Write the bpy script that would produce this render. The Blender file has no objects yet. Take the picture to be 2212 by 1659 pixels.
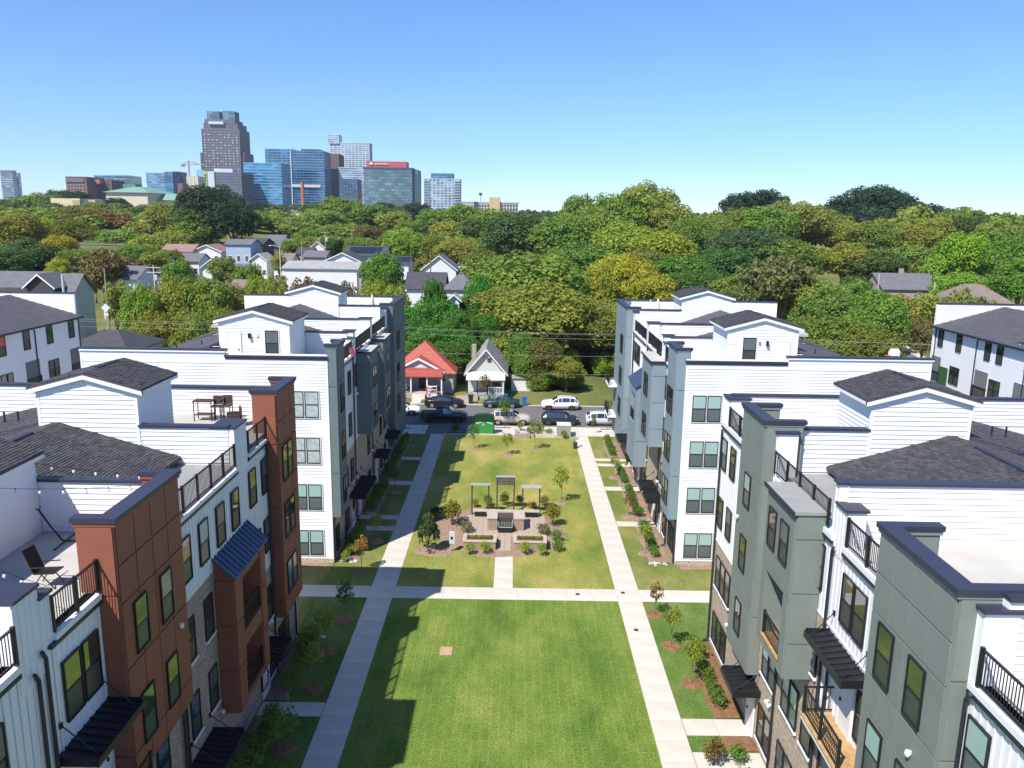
import bpy, math, random
import numpy as np
from mathutils import Vector, Matrix
from math import radians, sin, cos, pi, sqrt
SC = bpy.context.scene
COL = SC.collection
rnd = random.Random(7)

# ------------------------------------------------------------------ camera
CAM_H = 23.3
FPX = 1734.2            # focal length in pixels of a 2212 pixel wide frame
CXP, CYP = 1106.0, 829.5
def cam_axes():
    d = np.array([1258*.8848-CXP, 530*.8848-CYP, FPX]); d /= np.linalg.norm(d)
    t = math.tan(radians(.85)); k = -d[2]*FPX/(d[1]-d[0]*t)
    v = np.array([-k*t, k, FPX]); v /= np.linalg.norm(v)
    r = np.cross(v, d)
    return np.array([r, d, -v]).T
CM = cam_axes()
cam = bpy.data.cameras.new('camera'); camo = bpy.data.objects.new('camera', cam); COL.objects.link(camo)
_r, _u, _b = CM[0], -CM[1], -CM[2]
m = Matrix.Identity(4)
for i in range(3):
    m[i][0], m[i][1], m[i][2] = _r[i], _u[i], _b[i]
m.translation = (0, 0, CAM_H)
camo.matrix_world = m
cam.sensor_width = 36; cam.lens = FPX/2212*36; cam.clip_end = 9000; cam.clip_start = .5
SC.camera = camo

# ------------------------------------------------------------------ world, sun, exposure
SUN_EL, SUN_AZ = 52.0, 216.2
w = bpy.data.worlds.new("World"); SC.world = w; w.use_nodes = True
nt = w.node_tree; bg = nt.nodes['Background']
sky = nt.nodes.new('ShaderNodeTexSky'); sky.sky_type = 'NISHITA'; sky.sun_disc = False
sky.sun_elevation = radians(SUN_EL); sky.sun_rotation = radians(SUN_AZ)
sky.air_density = 1.0; sky.dust_density = 0.0; sky.ozone_density = 10.0; sky.altitude = 0
tint = nt.nodes.new('ShaderNodeMixRGB'); tint.blend_type = 'MULTIPLY'; tint.inputs[0].default_value = 1; tint.inputs[2].default_value = (.83, .89, .97, 1)
nt.links.new(sky.outputs[0], tint.inputs[1]); nt.links.new(tint.outputs[0], bg.inputs[0]); bg.inputs[1].default_value = .09
sun = bpy.data.lights.new('sun', 'SUN'); suno = bpy.data.objects.new('sun', sun); COL.objects.link(suno)
sun.energy = 3.6; sun.angle = radians(.53); sun.color = (1, .95, .87)
_sd = Vector((sin(radians(SUN_AZ))*cos(radians(SUN_EL)), cos(radians(SUN_AZ))*cos(radians(SUN_EL)), sin(radians(SUN_EL))))
suno.rotation_euler = _sd.to_track_quat('Z', 'Y').to_euler(); suno.location = _sd*200
vs = SC.view_settings; SC.display_settings.display_device = 'sRGB'
vs.view_transform = 'Standard'; vs.look = 'None'; vs.exposure = 1.03; vs.gamma = 1; vs.use_curve_mapping = False
SC.cycles.max_bounces = 6; SC.cycles.transparent_max_bounces = 6

# ------------------------------------------------------------------ helpers
def tag(o, label=None, cat=None, group=None, kind=None):
    if label: o['label'] = label
    if cat: o['category'] = cat
    if group: o['group'] = group
    if kind: o['kind'] = kind
    return o
def empty(name, loc=(0,0,0), label=None, cat=None, group=None, rz=0, kind=None):
    o = bpy.data.objects.new(name, None); COL.objects.link(o); o.location = loc
    o.rotation_euler = (0, 0, rz); o.empty_display_size = .3
    return tag(o, label, cat, group, kind)
def link(name, mesh, parent=None, mat=None, loc=None):
    """new object; if parent is given, the mesh is in world space unless parent['local']"""
    o = bpy.data.objects.new(name, mesh); COL.objects.link(o)
    if parent is not None:
        o.parent = parent
        o.matrix_parent_inverse = world_of(parent).inverted()
    if loc is not None: o.location = loc
    return o
def world_of(o):
    b = o.matrix_basis
    if o.parent is None: return b.copy()
    return world_of(o.parent) @ o.matrix_parent_inverse @ b
class MB:
    def __init__(s): s.v = []; s.f = []
    def quad(s, *p):
        n = len(s.v); s.v += [tuple(q) for q in p]; s.f.append(tuple(range(n, n+len(p)))); return s
    def hexa(s, p):
        """p: 8 points, bottom ring 0-3, top ring 4-7"""
        n = len(s.v); s.v += [tuple(q) for q in p]
        a, b, c, d = (Vector(p[i]) for i in (0, 1, 3, 4))
        fs = [(0,3,2,1),(4,5,6,7),(0,1,5,4),(1,2,6,5),(2,3,7,6),(3,0,4,7)]
        if (b-a).cross(c-a).dot(d-a) < 0: fs = [tuple(reversed(f)) for f in fs]
        s.f += [tuple(i+n for i in f) for f in fs]; return s
    def box(s, x0, x1, y0, y1, z0, z1):
        return s.hexa([(x0,y0,z0),(x1,y0,z0),(x1,y1,z0),(x0,y1,z0),(x0,y0,z1),(x1,y0,z1),(x1,y1,z1),(x0,y1,z1)])
    def fb(s, fr, u0, u1, d0, d1, z0, z1):
        P = fr.pt
        return s.hexa([P(u0,d0,z0),P(u1,d0,z0),P(u1,d1,z0),P(u0,d1,z0),P(u0,d0,z1),P(u1,d0,z1),P(u1,d1,z1),P(u0,d1,z1)])
    def prism(s, pts, vec):
        """closed polygon pts extruded by vec"""
        n = len(s.v); k = len(pts); vec = Vector(vec)
        s.v += [tuple(p) for p in pts] + [tuple(Vector(p)+vec) for p in pts]
        nn = Vector((0,0,0))
        for i in range(k): nn += Vector(pts[i]).cross(Vector(pts[(i+1) % k]))
        fl = nn.dot(vec) > 0
        a = list(range(n, n+k)); b = list(range(n+k, n+2*k))
        F = [tuple(reversed(a)), tuple(b)] + [(a[i], a[(i+1) % k], b[(i+1) % k], b[i]) for i in range(k)]
        if not fl: F = [tuple(reversed(f)) for f in F]
        s.f += F; return s
    def tube(s, p0, p1, r0, r1=None, n=8, cap=True):
        r1 = r0 if r1 is None else r1
        p0, p1 = Vector(p0), Vector(p1); d = (p1-p0)
        if d.length < 1e-6: return s
        d.normalize(); a = d.orthogonal().normalized(); b = d.cross(a)
        k = len(s.v)
        for p, r in ((p0, r0), (p1, r1)):
            for i in range(n):
                t = 2*pi*i/n; s.v.append(tuple(p + a*(r*cos(t)) + b*(r*sin(t))))
        for i in range(n): s.f.append((k+i, k+(i+1) % n, k+n+(i+1) % n, k+n+i))
        if cap:
            s.f.append(tuple(range(k+n-1, k-1, -1))); s.f.append(tuple(range(k+n, k+2*n)))
        return s
    def path(s, pts, r, n=6):
        for a, b in zip(pts[:-1], pts[1:]): s.tube(a, b, r, n=n)
        return s
    def lathe(s, prof, c=(0,0,0), n=12):
        k = len(s.v)
        for r, z in prof:
            for i in range(n):
                t = 2*pi*i/n; s.v.append((c[0]+r*cos(t), c[1]+r*sin(t), c[2]+z))
        for j in range(len(prof)-1):
            for i in range(n):
                s.f.append((k+j*n+i, k+j*n+(i+1) % n, k+(j+1)*n+(i+1) % n, k+(j+1)*n+i))
        s.f.append(tuple(range(k+n-1, k-1, -1))); e = k+(len(prof)-1)*n; s.f.append(tuple(range(e, e+n)))
        return s
    def mesh(s, name, mat=None):
        me = bpy.data.meshes.new(name); me.from_pydata(s.v, [], s.f); me.update()
        if mat: me.materials.append(mat)
        return me
    def build(s, name, mat=None, parent=None, **k):
        if not s.v: return None
        o = link(name, s.mesh(name, mat), parent)
        return tag(o, **k) if k else o
class Fr:
    """a vertical wall: u runs along it, d outward from it, z up"""
    def __init__(s, o, U, n): s.o = Vector(o); s.U = Vector(U); s.n = Vector(n)
    def pt(s, u, d, z): return s.o + s.U*u + s.n*d + Vector((0, 0, z))
    def mat(s, u, d, z):
        x = s.U if s.U.cross(s.n).z > 0 else -s.U
        M = Matrix.Identity(4)
        for i in range(3): M[i][0] = x[i]; M[i][1] = s.n[i]; M[i][2] = (0, 0, 1)[i]; M[i][3] = s.pt(u, d, z)[i]
        return M
def put(name, mesh, parent, M):
    """shared mesh placed at world matrix M under parent"""
    o = bpy.data.objects.new(name, mesh); COL.objects.link(o); o.parent = parent
    o.matrix_parent_inverse = world_of(parent).inverted(); o.matrix_basis = M
    return o
def T(x, y, z): return Matrix.Translation((x, y, z))
def smooth(me):
    me.polygons.foreach_set('use_smooth', [True]*len(me.polygons)); return me
def copy_tree(o, parent=None):
    c = o.copy(); COL.objects.link(c)
    if parent is not None: c.parent = parent
    for ch in list(o.children): copy_tree(ch, c)
    return c

# ------------------------------------------------------------------ materials
MATS = {}
def mat(name, col=(.5,.5,.5), rough=.7, metal=0, spec=.3, noise=None, bump=None, island=0, objcol=False, ior=None, emis=None):
    """noise=(scale, amount, [detail]) varies the colour; bump=(scale, strength)"""
    if name in MATS: return MATS[name]
    m = bpy.data.materials.new(name); m.use_nodes = True; nt = m.node_tree; N = nt.nodes; L = nt.links
    b = N['Principled BSDF']; b.inputs['Roughness'].default_value = rough; b.inputs['Metallic'].default_value = metal
    b.inputs['Specular IOR Level'].default_value = spec
    if ior: b.inputs['IOR'].default_value = ior
    b.inputs['Base Color'].default_value = (*col, 1)
    tc = N.new('ShaderNodeTexCoord')
    src = None
    if objcol:
        oi = N.new('ShaderNodeObjectInfo'); src = oi.outputs['Color']
    if noise or island:
        if src is None:
            rgb = N.new('ShaderNodeRGB'); rgb.outputs[0].default_value = (*col, 1); src = rgb.outputs[0]
    if noise:
        t = N.new('ShaderNodeTexNoise'); t.inputs['Scale'].default_value = noise[0]; t.inputs['Detail'].default_value = noise[2] if len(noise) > 2 else 5
        t.inputs['Roughness'].default_value = .6
        L.new(tc.outputs['Object'], t.inputs['Vector'])
        mr = N.new('ShaderNodeMapRange'); mr.inputs[1].default_value = .25; mr.inputs[2].default_value = .75
        mr.inputs[3].default_value = 1-noise[1]; mr.inputs[4].default_value = 1+noise[1]
        L.new(t.outputs[0], mr.inputs[0])
        hs = N.new('ShaderNodeHueSaturation'); L.new(mr.outputs[0], hs.inputs['Value']); L.new(src, hs.inputs['Color']); src = hs.outputs[0]
    if island:
        g = N.new('ShaderNodeNewGeometry'); mr = N.new('ShaderNodeMapRange')
        mr.inputs[3].default_value = 1-island; mr.inputs[4].default_value = 1+island
        L.new(g.outputs['Random Per Island'], mr.inputs[0])
        hs = N.new('ShaderNodeHueSaturation'); L.new(mr.outputs[0], hs.inputs['Value']); L.new(src, hs.inputs['Color']); src = hs.outputs[0]
    if src is not None: L.new(src, b.inputs['Base Color'])
    if bump:
        t = N.new('ShaderNodeTexNoise'); t.inputs['Scale'].default_value = bump[0]; t.inputs['Detail'].default_value = 4
        L.new(tc.outputs['Object'], t.inputs['Vector'])
        bp = N.new('ShaderNodeBump'); bp.inputs['Strength'].default_value = bump[1]; bp.inputs['Distance'].default_value = .02
        L.new(t.outputs[0], bp.inputs['Height']); L.new(bp.outputs[0], b.inputs['Normal'])
    if emis:
        b.inputs['Emission Color'].default_value = (*emis[0], 1); b.inputs['Emission Strength'].default_value = emis[1]
    MATS[name] = m; return m
def leafmat():
    m = bpy.data.materials.new('foliage'); m.use_nodes = True; nt = m.node_tree; N = nt.nodes; L = nt.links
    b = N['Principled BSDF']; b.inputs['Roughness'].default_value = .55; b.inputs['Specular IOR Level'].default_value = .25
    oi = N.new('ShaderNodeObjectInfo'); g = N.new('ShaderNodeNewGeometry')
    mr = N.new('ShaderNodeMapRange'); mr.inputs[3].default_value = .8; mr.inputs[4].default_value = 1.25
    L.new(g.outputs['Random Per Island'], mr.inputs[0])
    tc = N.new('ShaderNodeTexCoord'); t = N.new('ShaderNodeTexNoise'); t.inputs['Scale'].default_value = 5; t.inputs['Detail'].default_value = 2
    L.new(tc.outputs['Object'], t.inputs['Vector'])
    mh = N.new('ShaderNodeMapRange'); mh.inputs[1].default_value = .3; mh.inputs[2].default_value = .7; mh.inputs[3].default_value = .488; mh.inputs[4].default_value = .52
    L.new(t.outputs[0], mh.inputs[0])
    hs = N.new('ShaderNodeHueSaturation'); L.new(mr.outputs[0], hs.inputs['Value']); L.new(mh.outputs[0], hs.inputs['Hue']); L.new(oi.outputs['Color'], hs.inputs['Color'])
    L.new(hs.outputs[0], b.inputs['Base Color'])
    tr = N.new('ShaderNodeBsdfTranslucent'); L.new(hs.outputs[0], tr.inputs['Color'])
    mx = N.new('ShaderNodeMixShader'); mx.inputs[0].default_value = .42
    L.new(b.outputs[0], mx.inputs[1]); L.new(tr.outputs[0], mx.inputs[2]); L.new(mx.outputs[0], N['Material Output'].inputs['Surface'])
    return m
M_LEAF = leafmat()
M_BARK = mat('bark', (.16,.125,.095), .9, noise=(3,.35), bump=(20,.5))
M_WHITE = mat('white_paint', (.75,.755,.755), .55, noise=(.5,.05,7))
M_TRIM = mat('white_trim', (.74,.74,.74), .5)
M_NAVY = mat('navy_metal', (.032,.034,.058), .5, noise=(1.5,.12), spec=.5)
M_BLACK = mat('black_metal', (.014,.015,.018), .45, spec=.4)
M_GUTTER = mat('dark_gutter', (.02,.022,.032), .4, spec=.5)
M_RUST = mat('rust_panel', (.255,.088,.052), .62, noise=(.9,.12,7))
M_GREEN = mat('sage_panel', (.185,.21,.19), .6, noise=(.9,.10,7))
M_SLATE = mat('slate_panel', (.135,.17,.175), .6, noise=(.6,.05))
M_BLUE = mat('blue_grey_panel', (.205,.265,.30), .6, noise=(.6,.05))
M_MEMB = mat('deck_membrane', (.43,.415,.385), .85, noise=(.8,.10), bump=(4,.2))
M_MEMG = mat('grey_membrane', (.27,.27,.265), .85, noise=(1.1,.14))
M_CONC = mat('concrete', (.52,.48,.42), .85, noise=(.5,.15,9), bump=(60,.15))
M_CONC2 = mat('concrete_base', (.40,.37,.33), .9, noise=(.9,.10))
M_WOOD = mat('deck_wood', (.42,.26,.12), .7, noise=(4,.25))
M_GLASS = mat('window_glass', (.018,.025,.024), .03, spec=1.0, ior=2.3)
M_SCREEN = mat('window_screen', (.045,.05,.05), .35, spec=.5, ior=1.6)
M_BLIND = mat('window_blind', (.30,.44,.41), .18, spec=.8, noise=(.6,.12))
M_BLIND2 = mat('window_shade', (.10,.12,.125), .2, spec=.8, noise=(.8,.2))
M_CURTAIN = mat('curtained_glass', (.38,.44,.43), .15, spec=.8, noise=(3,.3))
M_ASPH = mat('asphalt', (.135,.125,.125), .9, noise=(.25,.14,8), bump=(80,.2))
M_SHINGLE = mat('shingle', (.060,.060,.066), .9, island=.28, noise=(3,.15))
M_SHIN2 = mat('shingle_far', (.075,.075,.088), .9, noise=(1.5,.25))
M_LAMP = mat('white_lamp', (.75,.75,.75), .4)

def brickmat(name, c1, c2, mortar, sx=.2, sy=.067, axis='YZ'):
    m = bpy.data.materials.new(name); m.use_nodes = True; nt = m.node_tree; N = nt.nodes; L = nt.links
    b = N['Principled BSDF']; b.inputs['Roughness'].default_value = .85; b.inputs['Specular IOR Level'].default_value = .2
    tc = N.new('ShaderNodeTexCoord'); sp = N.new('ShaderNodeSeparateXYZ'); cb = N.new('ShaderNodeCombineXYZ')
    L.new(tc.outputs['Object'], sp.inputs[0])
    ad = N.new('ShaderNodeMath'); ad.operation = 'ADD'; L.new(sp.outputs[0], ad.inputs[0]); L.new(sp.outputs[1], ad.inputs[1])
    L.new(ad.outputs[0], cb.inputs[0]); L.new(sp.outputs[2], cb.inputs[1])
    br = N.new('ShaderNodeTexBrick'); br.inputs['Scale'].default_value = 1; br.inputs['Brick Width'].default_value = sx; br.inputs['Row Height'].default_value = sy
    br.inputs['Mortar Size'].default_value = .006; br.inputs['Mortar Smooth'].default_value = .3
    br.inputs['Color1'].default_value = (*c1, 1); br.inputs['Color2'].default_value = (*c2, 1); br.inputs['Mortar'].default_value = (*mortar, 1)
    L.new(cb.outputs[0], br.inputs['Vector'])
    t = N.new('ShaderNodeTexNoise'); t.inputs['Scale'].default_value = 7; t.inputs['Detail'].default_value = 6; L.new(tc.outputs['Object'], t.inputs['Vector'])
    mr = N.new('ShaderNodeMapRange'); mr.inputs[1].default_value = .3; mr.inputs[2].default_value = .7; mr.inputs[3].default_value = .72; mr.inputs[4].default_value = 1.25
    L.new(t.outputs[0], mr.inputs[0]); hs = N.new('ShaderNodeHueSaturation'); L.new(mr.outputs[0], hs.inputs['Value']); L.new(br.outputs[0], hs.inputs['Color'])
    L.new(hs.outputs[0], b.inputs['Base Color'])
    bp = N.new('ShaderNodeBump'); bp.inputs['Strength'].default_value = .6; bp.inputs['Distance'].default_value = .01; bp.invert = True
    L.new(br.outputs['Fac'], bp.inputs['Height']); L.new(bp.outputs[0], b.inputs['Normal'])
    return m
M_BRICK = brickmat('tan_brick', (.48,.385,.30), (.36,.28,.215), (.50,.46,.41))
M_BRICK2 = brickmat('rose_brick', (.40,.315,.27), (.28,.215,.185), (.44,.40,.36))
# ------------------------------------------------------------------ building kit
_win = {}; wr_ = random.Random(77)
def win_meshes(w, h, style):
    k = (round(w, 3), round(h, 3), style)
    if k in _win: return _win[k]
    f = .043
    m = MB()
    m.box(-w/2, -w/2+f, 0, .07, 0, h).box(w/2-f, w/2, 0, .07, 0, h).box(-w/2+f, w/2-f, 0, .07, 0, f*1.3).box(-w/2+f, w/2-f, 0, .07, h-f, h)
    m.box(-w/2+f, w/2-f, 0, .06, h*.5-.025, h*.5+.025)
    if style in ('slider',): m.box(-.03, .03, 0, .065, f, h-f)
    fm = m.mesh('window', M_BLACK)
    up = {'facade': M_GLASS, 'blind': M_BLIND, 'curtain': M_CURTAIN, 'slider': M_GLASS, 'shade': M_BLIND2}[style]
    lo = {'facade': M_SCREEN, 'blind': M_BLIND2, 'curtain': M_CURTAIN, 'slider': M_GLASS, 'shade': M_SCREEN}[style]
    a = MB().box(-w/2+f, w/2-f, .005, .045, h*.5+.026, h-f-.001).mesh('pane', up)
    b = MB().box(-w/2+f, w/2-f, .005, .03, f*1.3+.001, h*.5-.026).mesh('pane', lo)
    t = MB(); tw = .07
    t.box(-w/2-tw, -w/2-.002, 0, .045, -tw, h+tw).box(w/2+.002, w/2+tw, 0, .045, -tw, h+tw).box(-w/2-.002, w/2+.002, 0, .045, h+.002, h+tw).box(-w/2-.002, w/2+.002, 0, .045, -tw, -.002)
    tm = t.mesh('window_trim', M_TRIM)
    sl = MB().box(-w/2-.08, w/2+.08, 0, .11, -.09, -.002).mesh('sill', M_TRIM)
    _win[k] = (fm, a, b, tm, sl); return _win[k]
def window(par, fr, u0, u1, z0, z1, d=.03, style='facade', trim=None, n=1):
    """n sash windows side by side between u0 and u1"""
    ww = (u1-u0)/n
    if style == 'facade' and wr_.random() < .3: style = wr_.choice(('shade', 'blind', 'shade'))
    for i in range(n):
        w = ww-(.09 if n > 1 else 0)
        fm, a, b, tm, sl = win_meshes(w, z1-z0, style)
        M = fr.mat(u0+ww*(i+.5), d, z0)
        o = put('window', fm, par, M)
        put('pane', a, o, M); put('pane', b, o, M)
        if trim == 'w' : put('window_trim', tm, o, M)
        if trim == 's' : put('sill', sl, o, M)
_brd = {}
def siding(par, fr, u0, u1, z0, z1, d=0, clip=None, pitch=.2):
    """lap boards, each its own object; clip(z) gives (ua, ub) for a gable"""
    n = max(1, int(round((z1-z0)/pitch))); p = (z1-z0)/n
    for i in range(n):
        z = z0+i*p; a, b = (u0, u1) if clip is None else clip(z+p*.5)
        if b-a < .12: continue
        L = round(b-a, 3); k = (L, round(p, 4))
        if k not in _brd:
            m = MB(); h = p*1.0
            m.hexa([(-L/2,0,0),(L/2,0,0),(L/2,.037,0),(-L/2,.037,0),(-L/2,0,h-.001),(L/2,0,h-.001),(L/2,.004,h-.001),(-L/2,.004,h-.001)])
            _brd[k] = m.mesh('siding_board', M_WHITE)
        put('siding_board', _brd[k], par, fr.mat((a+b)/2, d, z))
def battens(par, fr, u0, u1, z0, z1, d=0, sp=.3, m=None):
    """board and batten sheet: a thin panel with proud battens"""
    b = MB(); n = max(1, int(round((u1-u0)/sp)))
    for i in range(n+1):
        u = u0+.03+(u1-u0-.06)*i/n
        b.fb(fr, u-.028, u+.028, d, d+.022, z0+.002, z1-.002)
    b.build('battens', m or M_WHITE, par, kind='stuff')
_pnl = {}
def panels(par, fr, u0, u1, z0, z1, d, m, nc, zs=None):
    """flat cladding panels with open joints, each its own object"""
    zs = zs or [z0, z1]; cw = (u1-u0)/nc
    for j in range(len(zs)-1):
        for i in range(nc):
            w = round(cw-.05, 3); h = round(zs[j+1]-zs[j]-.05, 3); k = (w, h, m.name)
            if k not in _pnl: _pnl[k] = MB().box(-w/2, w/2, 0, .04, 0, h).mesh('panel', m)
            put('panel', _pnl[k], par, fr.mat(u0+cw*(i+.5), d, zs[j]+.025))
def railing(par, fr, u0, u1, d, z0, h=1.0, posts=2, fine=True, ends=()):
    m = MB(); m.fb(fr, u0, u1, d-.03, d+.03, z0+h-.05, z0+h).fb(fr, u0, u1, d-.02, d+.02, z0+.09, z0+.13)
    for i in range(posts):
        u = u0+.04+(u1-u0-.08)*i/max(1, posts-1); m.fb(fr, u-.045, u+.045, d-.045, d+.045, z0, z0+h+.03)
    for (ua, da, db) in ends:
        m.fb(fr, ua-.03, ua+.03, da, db, z0+h-.05, z0+h).fb(fr, ua-.02, ua+.02, da, db, z0+.09, z0+.13)
    r = m.build('railing', M_BLACK, par)
    n = int((u1-u0)/.115)
    if fine:
        k = ('pk', round(h, 2))
        if k not in _pnl: _pnl[k] = MB().box(-.0095, .0095, -.0095, .0095, 0, h-.18).mesh('picket', M_BLACK)
        for i in range(1, n): put('picket', _pnl[k], r, fr.mat(u0+(u1-u0)*i/n, d, z0+.131))
        for (ua, da, db) in ends:
            q = int(abs(db-da)/.115)
            for i in range(1, q): put('picket', _pnl[k], r, fr.mat(ua, da+(db-da)*i/q, z0+.131))
    else:
        p = MB()
        for i in range(1, n):
            u = u0+(u1-u0)*i/n; p.fb(fr, u-.011, u+.011, d-.011, d+.011, z0+.131, z0+h-.051)
        p.build('pickets', M_BLACK, r, kind='stuff')
    return r
def cap(par, fr, u0, u1, d0, d1, z, t=.09, ov=.07):
    MB().fb(fr, u0-ov, u1+ov, d0-ov, d1+ov, z, z+t).build('parapet_cap', M_NAVY, par)
def gutter(par, fr, u0, u1, d, z):
    MB().fb(fr, u0, u1, d, d+.13, z-.12, z-.01).build('gutter', M_GUTTER, par)
def edges(par, fr, segs, z_off=0):
    for (u0, u1, za, zb) in segs: MB().fb(fr, u0, u1, -.35, .12, za, zb).build('deck_edge', M_TRIM, par)
def downspout(par, fr, u, d, z0, z1, kick=True):
    m = MB(); P = fr.pt
    pts = [P(u, d+.07, z1), P(u, d+.07, z0+.15)]
    if kick: pts = [P(u-.25, d+.14, z1+.22), P(u, d+.07, z1-.1), P(u, d+.07, z0+.2), P(u, d+.35, z0+.08)]
    m.path(pts, .055, 8).build('downspout', M_GUTTER, par)
def awning(par, fr, u0, u1, z, proj=1.1, drop=.12, rods=True, m=None):
    P = fr.pt; m0 = m or M_BLACK
    a = MB().hexa([P(u0,0,z-.03),P(u1,0,z-.03),P(u1,proj,z-drop-.03),P(u0,proj,z-drop-.03),P(u0,0,z),P(u1,0,z),P(u1,proj,z-drop),P(u0,proj,z-drop)])
    a.fb(fr, u0-.04, u1+.04, proj+.001, proj+.06, z-drop-.16, z-drop+.06)
    a.fb(fr, u0-.05, u0-.001, 0, proj, z-drop-.14, z+.03).fb(fr, u1+.001, u1+.05, 0, proj, z-drop-.14, z+.03)
    o = a.build('awning', m0, par)
    n = max(3, int((u1-u0)/.33))
    for i in range(n+1):
        u = u0+.02+(u1-u0-.04)*i/n
        MB().hexa([P(u-.02,.01,z+.001),P(u+.02,.01,z+.001),P(u+.02,proj-.005,z-drop+.001),P(u-.02,proj-.005,z-drop+.001),P(u-.02,.01,z+.05),P(u+.02,.01,z+.05),P(u+.02,proj-.005,z-drop+.05),P(u-.02,proj-.005,z-drop+.05)]).build('rib', m0, o)
    if rods:
        for u in (u0+.25, u1-.25):
            MB().tube(P(u, .05, z+.75), P(u, proj-.1, z-drop+.05), .018).fb(fr, u-.05, u+.05, 0, .06, z+.68, z+.85).build('support_rod', M_BLACK, o)
    return o
def lamp(par, fr, u, z, d=0):
    MB().lathe([(.02,.1),(.07,.08),(.09,0),(.06,-.08),(.02,-.1)], fr.pt(u, d+.12, z), 8).fb(fr, u-.03, u+.03, d, d+.1, z+.02, z+.08).build('wall_light', M_LAMP, par)
def door(par, fr, u0, u1, z0, z1, d=.02, m=None):
    m = m or M_TRIM
    o = MB().fb(fr, u0, u1, d, d+.05, z0, z1).build('door', m, par)
    MB().fb(fr, u0-.08, u0-.002, d, d+.07, z0, z1+.08).fb(fr, u1+.002, u1+.08, d, d+.07, z0, z1+.08).fb(fr, u0-.002, u1+.002, d, d+.07, z1+.002, z1+.08).build('door_frame', M_TRIM, o)
    MB().fb(fr, u1-.14, u1-.08, d+.051, d+.1, z0+.95, z0+1.07).build('handle', M_BLACK, o)
def tower(par, fr, u0, u1, d, z0, z1, m, nc, zs, wins=(), style='facade', back=.5, capz=True, side='both', wn=1, ztop=12.3):
    """projecting clad bay from z0 to z1"""
    zt = min(z1, ztop)
    q0 = MB().fb(fr, u0, u1, -.0, d, z0, zt)
    if z1 > ztop: q0.fb(fr, u0, u1, d-.34, d, zt, z1).fb(fr, u0, u0+.22, -back, d-.34, zt, z1).fb(fr, u1-.22, u1, -back, d-.34, zt, z1)
    q0.build('bay_wall', m, par)
    panels(par, fr, u0+.03, u1-.03, z0, z1, d, m, nc, zs)
    q = [z for z in zs]
    # side cladding strip: panels facing along the wall
    for sgn, uu in ((-1, u0), (1, u1)):
        f2 = Fr(fr.pt(uu, 0, 0), fr.n, fr.U*sgn)
        zz = [z0]+[z for z in zs[1:-1:2]]+[z1]
        panels(par, f2, .01, d-.01, z0, zt, 0, m, 1, [z for z in zz if z < zt-.5]+[zt])
        if z1 > ztop: panels(par, f2, -back+.01, d-.01, zt, z1, 0, m, 1)
    for (a, b, c, e) in wins: window(par, fr, a, b, c, e, d+.042, style, n=wn)
    if capz:
        for nm, mm, za, zb, o in (('cornice', m, z1, z1+.12, .05), ('parapet_cap', M_NAVY, z1+.121, z1+.27, .10)):
            MB().fb(fr, u0-o, u1+o, d-.36-o*.6, d+.03+o, za, zb).fb(fr, u0-o, u0+.24+o*.5, -back-o, d-.36-o*.6, za, zb).fb(fr, u1-.24-o*.5, u1+o, -back-o, d-.36-o*.6, za, zb).build(nm, mm, par)
def shingles(par, P0, U, S, L, H, m=None, ex=.135, name='shingles', tab=.27):
    """courses of shingle tabs on the slope through P0, U along the eave (unit), S up the slope (unit); L wide, H long"""
    P0, U, S = Vector(P0), Vector(U), Vector(S); Nn = U.cross(S).normalized()
    if Nn.z < 0: Nn = -Nn
    mb = MB(); r = random.Random(int(L*100+H*10)); n = int(H/ex)+1
    for j in range(n):
        s0 = j*ex; s1 = min(H, s0+ex*1.12)
        if s1-s0 < .02: continue
        u = -r.random()*tab
        while u < L:
            w = tab*r.uniform(.55, 1.35); a, b = max(0, u), min(L, u+w-.004); u += w
            if b-a < .02: continue
            t = r.choice((.010, .014, .022))
            p = [P0+U*a+S*s0, P0+U*b+S*s0, P0+U*b+S*s1, P0+U*a+S*s1]
            hi = Nn*(.012+t); lo = Nn*.004
            mb.quad(p[0]+hi, p[1]+hi, p[2]+lo, p[3]+lo)
            k = len(mb.v)
            mb.v += [tuple(p[0]+Nn*.002), tuple(p[1]+Nn*.002)]; mb.f.append((k, k+1, k-3, k-4))
    return mb.build(name, m or M_SHINGLE, par, kind='stuff')
def vent_pipe(par, x, y, z, h=.45):
    MB().lathe([(.09,-.1),(.09,.02),(.045,.05),(.045,h)], (x, y, z), 8).build('vent_pipe', M_GUTTER, par)
class Blk:
    """helper for roof work on a block; a = distance back from the facade plane, s = -1 left block, +1 right block"""
    def __init__(s, root, x0, sg): s.r = root; s.x0 = x0; s.sg = sg
    def X(s, a): return s.x0+s.sg*a
    def box(s, m, a0, a1, y0, y1, z0, z1):
        xa, xb = sorted((s.X(a0), s.X(a1))); return m.box(xa, xb, y0, y1, z0, z1)
    def slope(s, a0, z0, a1, z1, y0, y1, name='roof', shing=True):
        """roof plane rising from (a0,z0) to (a1,z1) between y0,y1"""
        p = [(s.X(a0),y0,z0),(s.X(a0),y1,z0),(s.X(a1),y1,z1),(s.X(a1),y0,z1)]
        q = [(x,y,z-.14) for x, y, z in p]
        o = MB().hexa(q+p).build(name, M_SHIN2, s.r)
        S = Vector((s.X(a1)-s.X(a0), 0, z1-z0)); H = S.length; S.normalize()
        if shing: shingles(o, p[0], (0,1,0), S, y1-y0, H)
        return o
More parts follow.
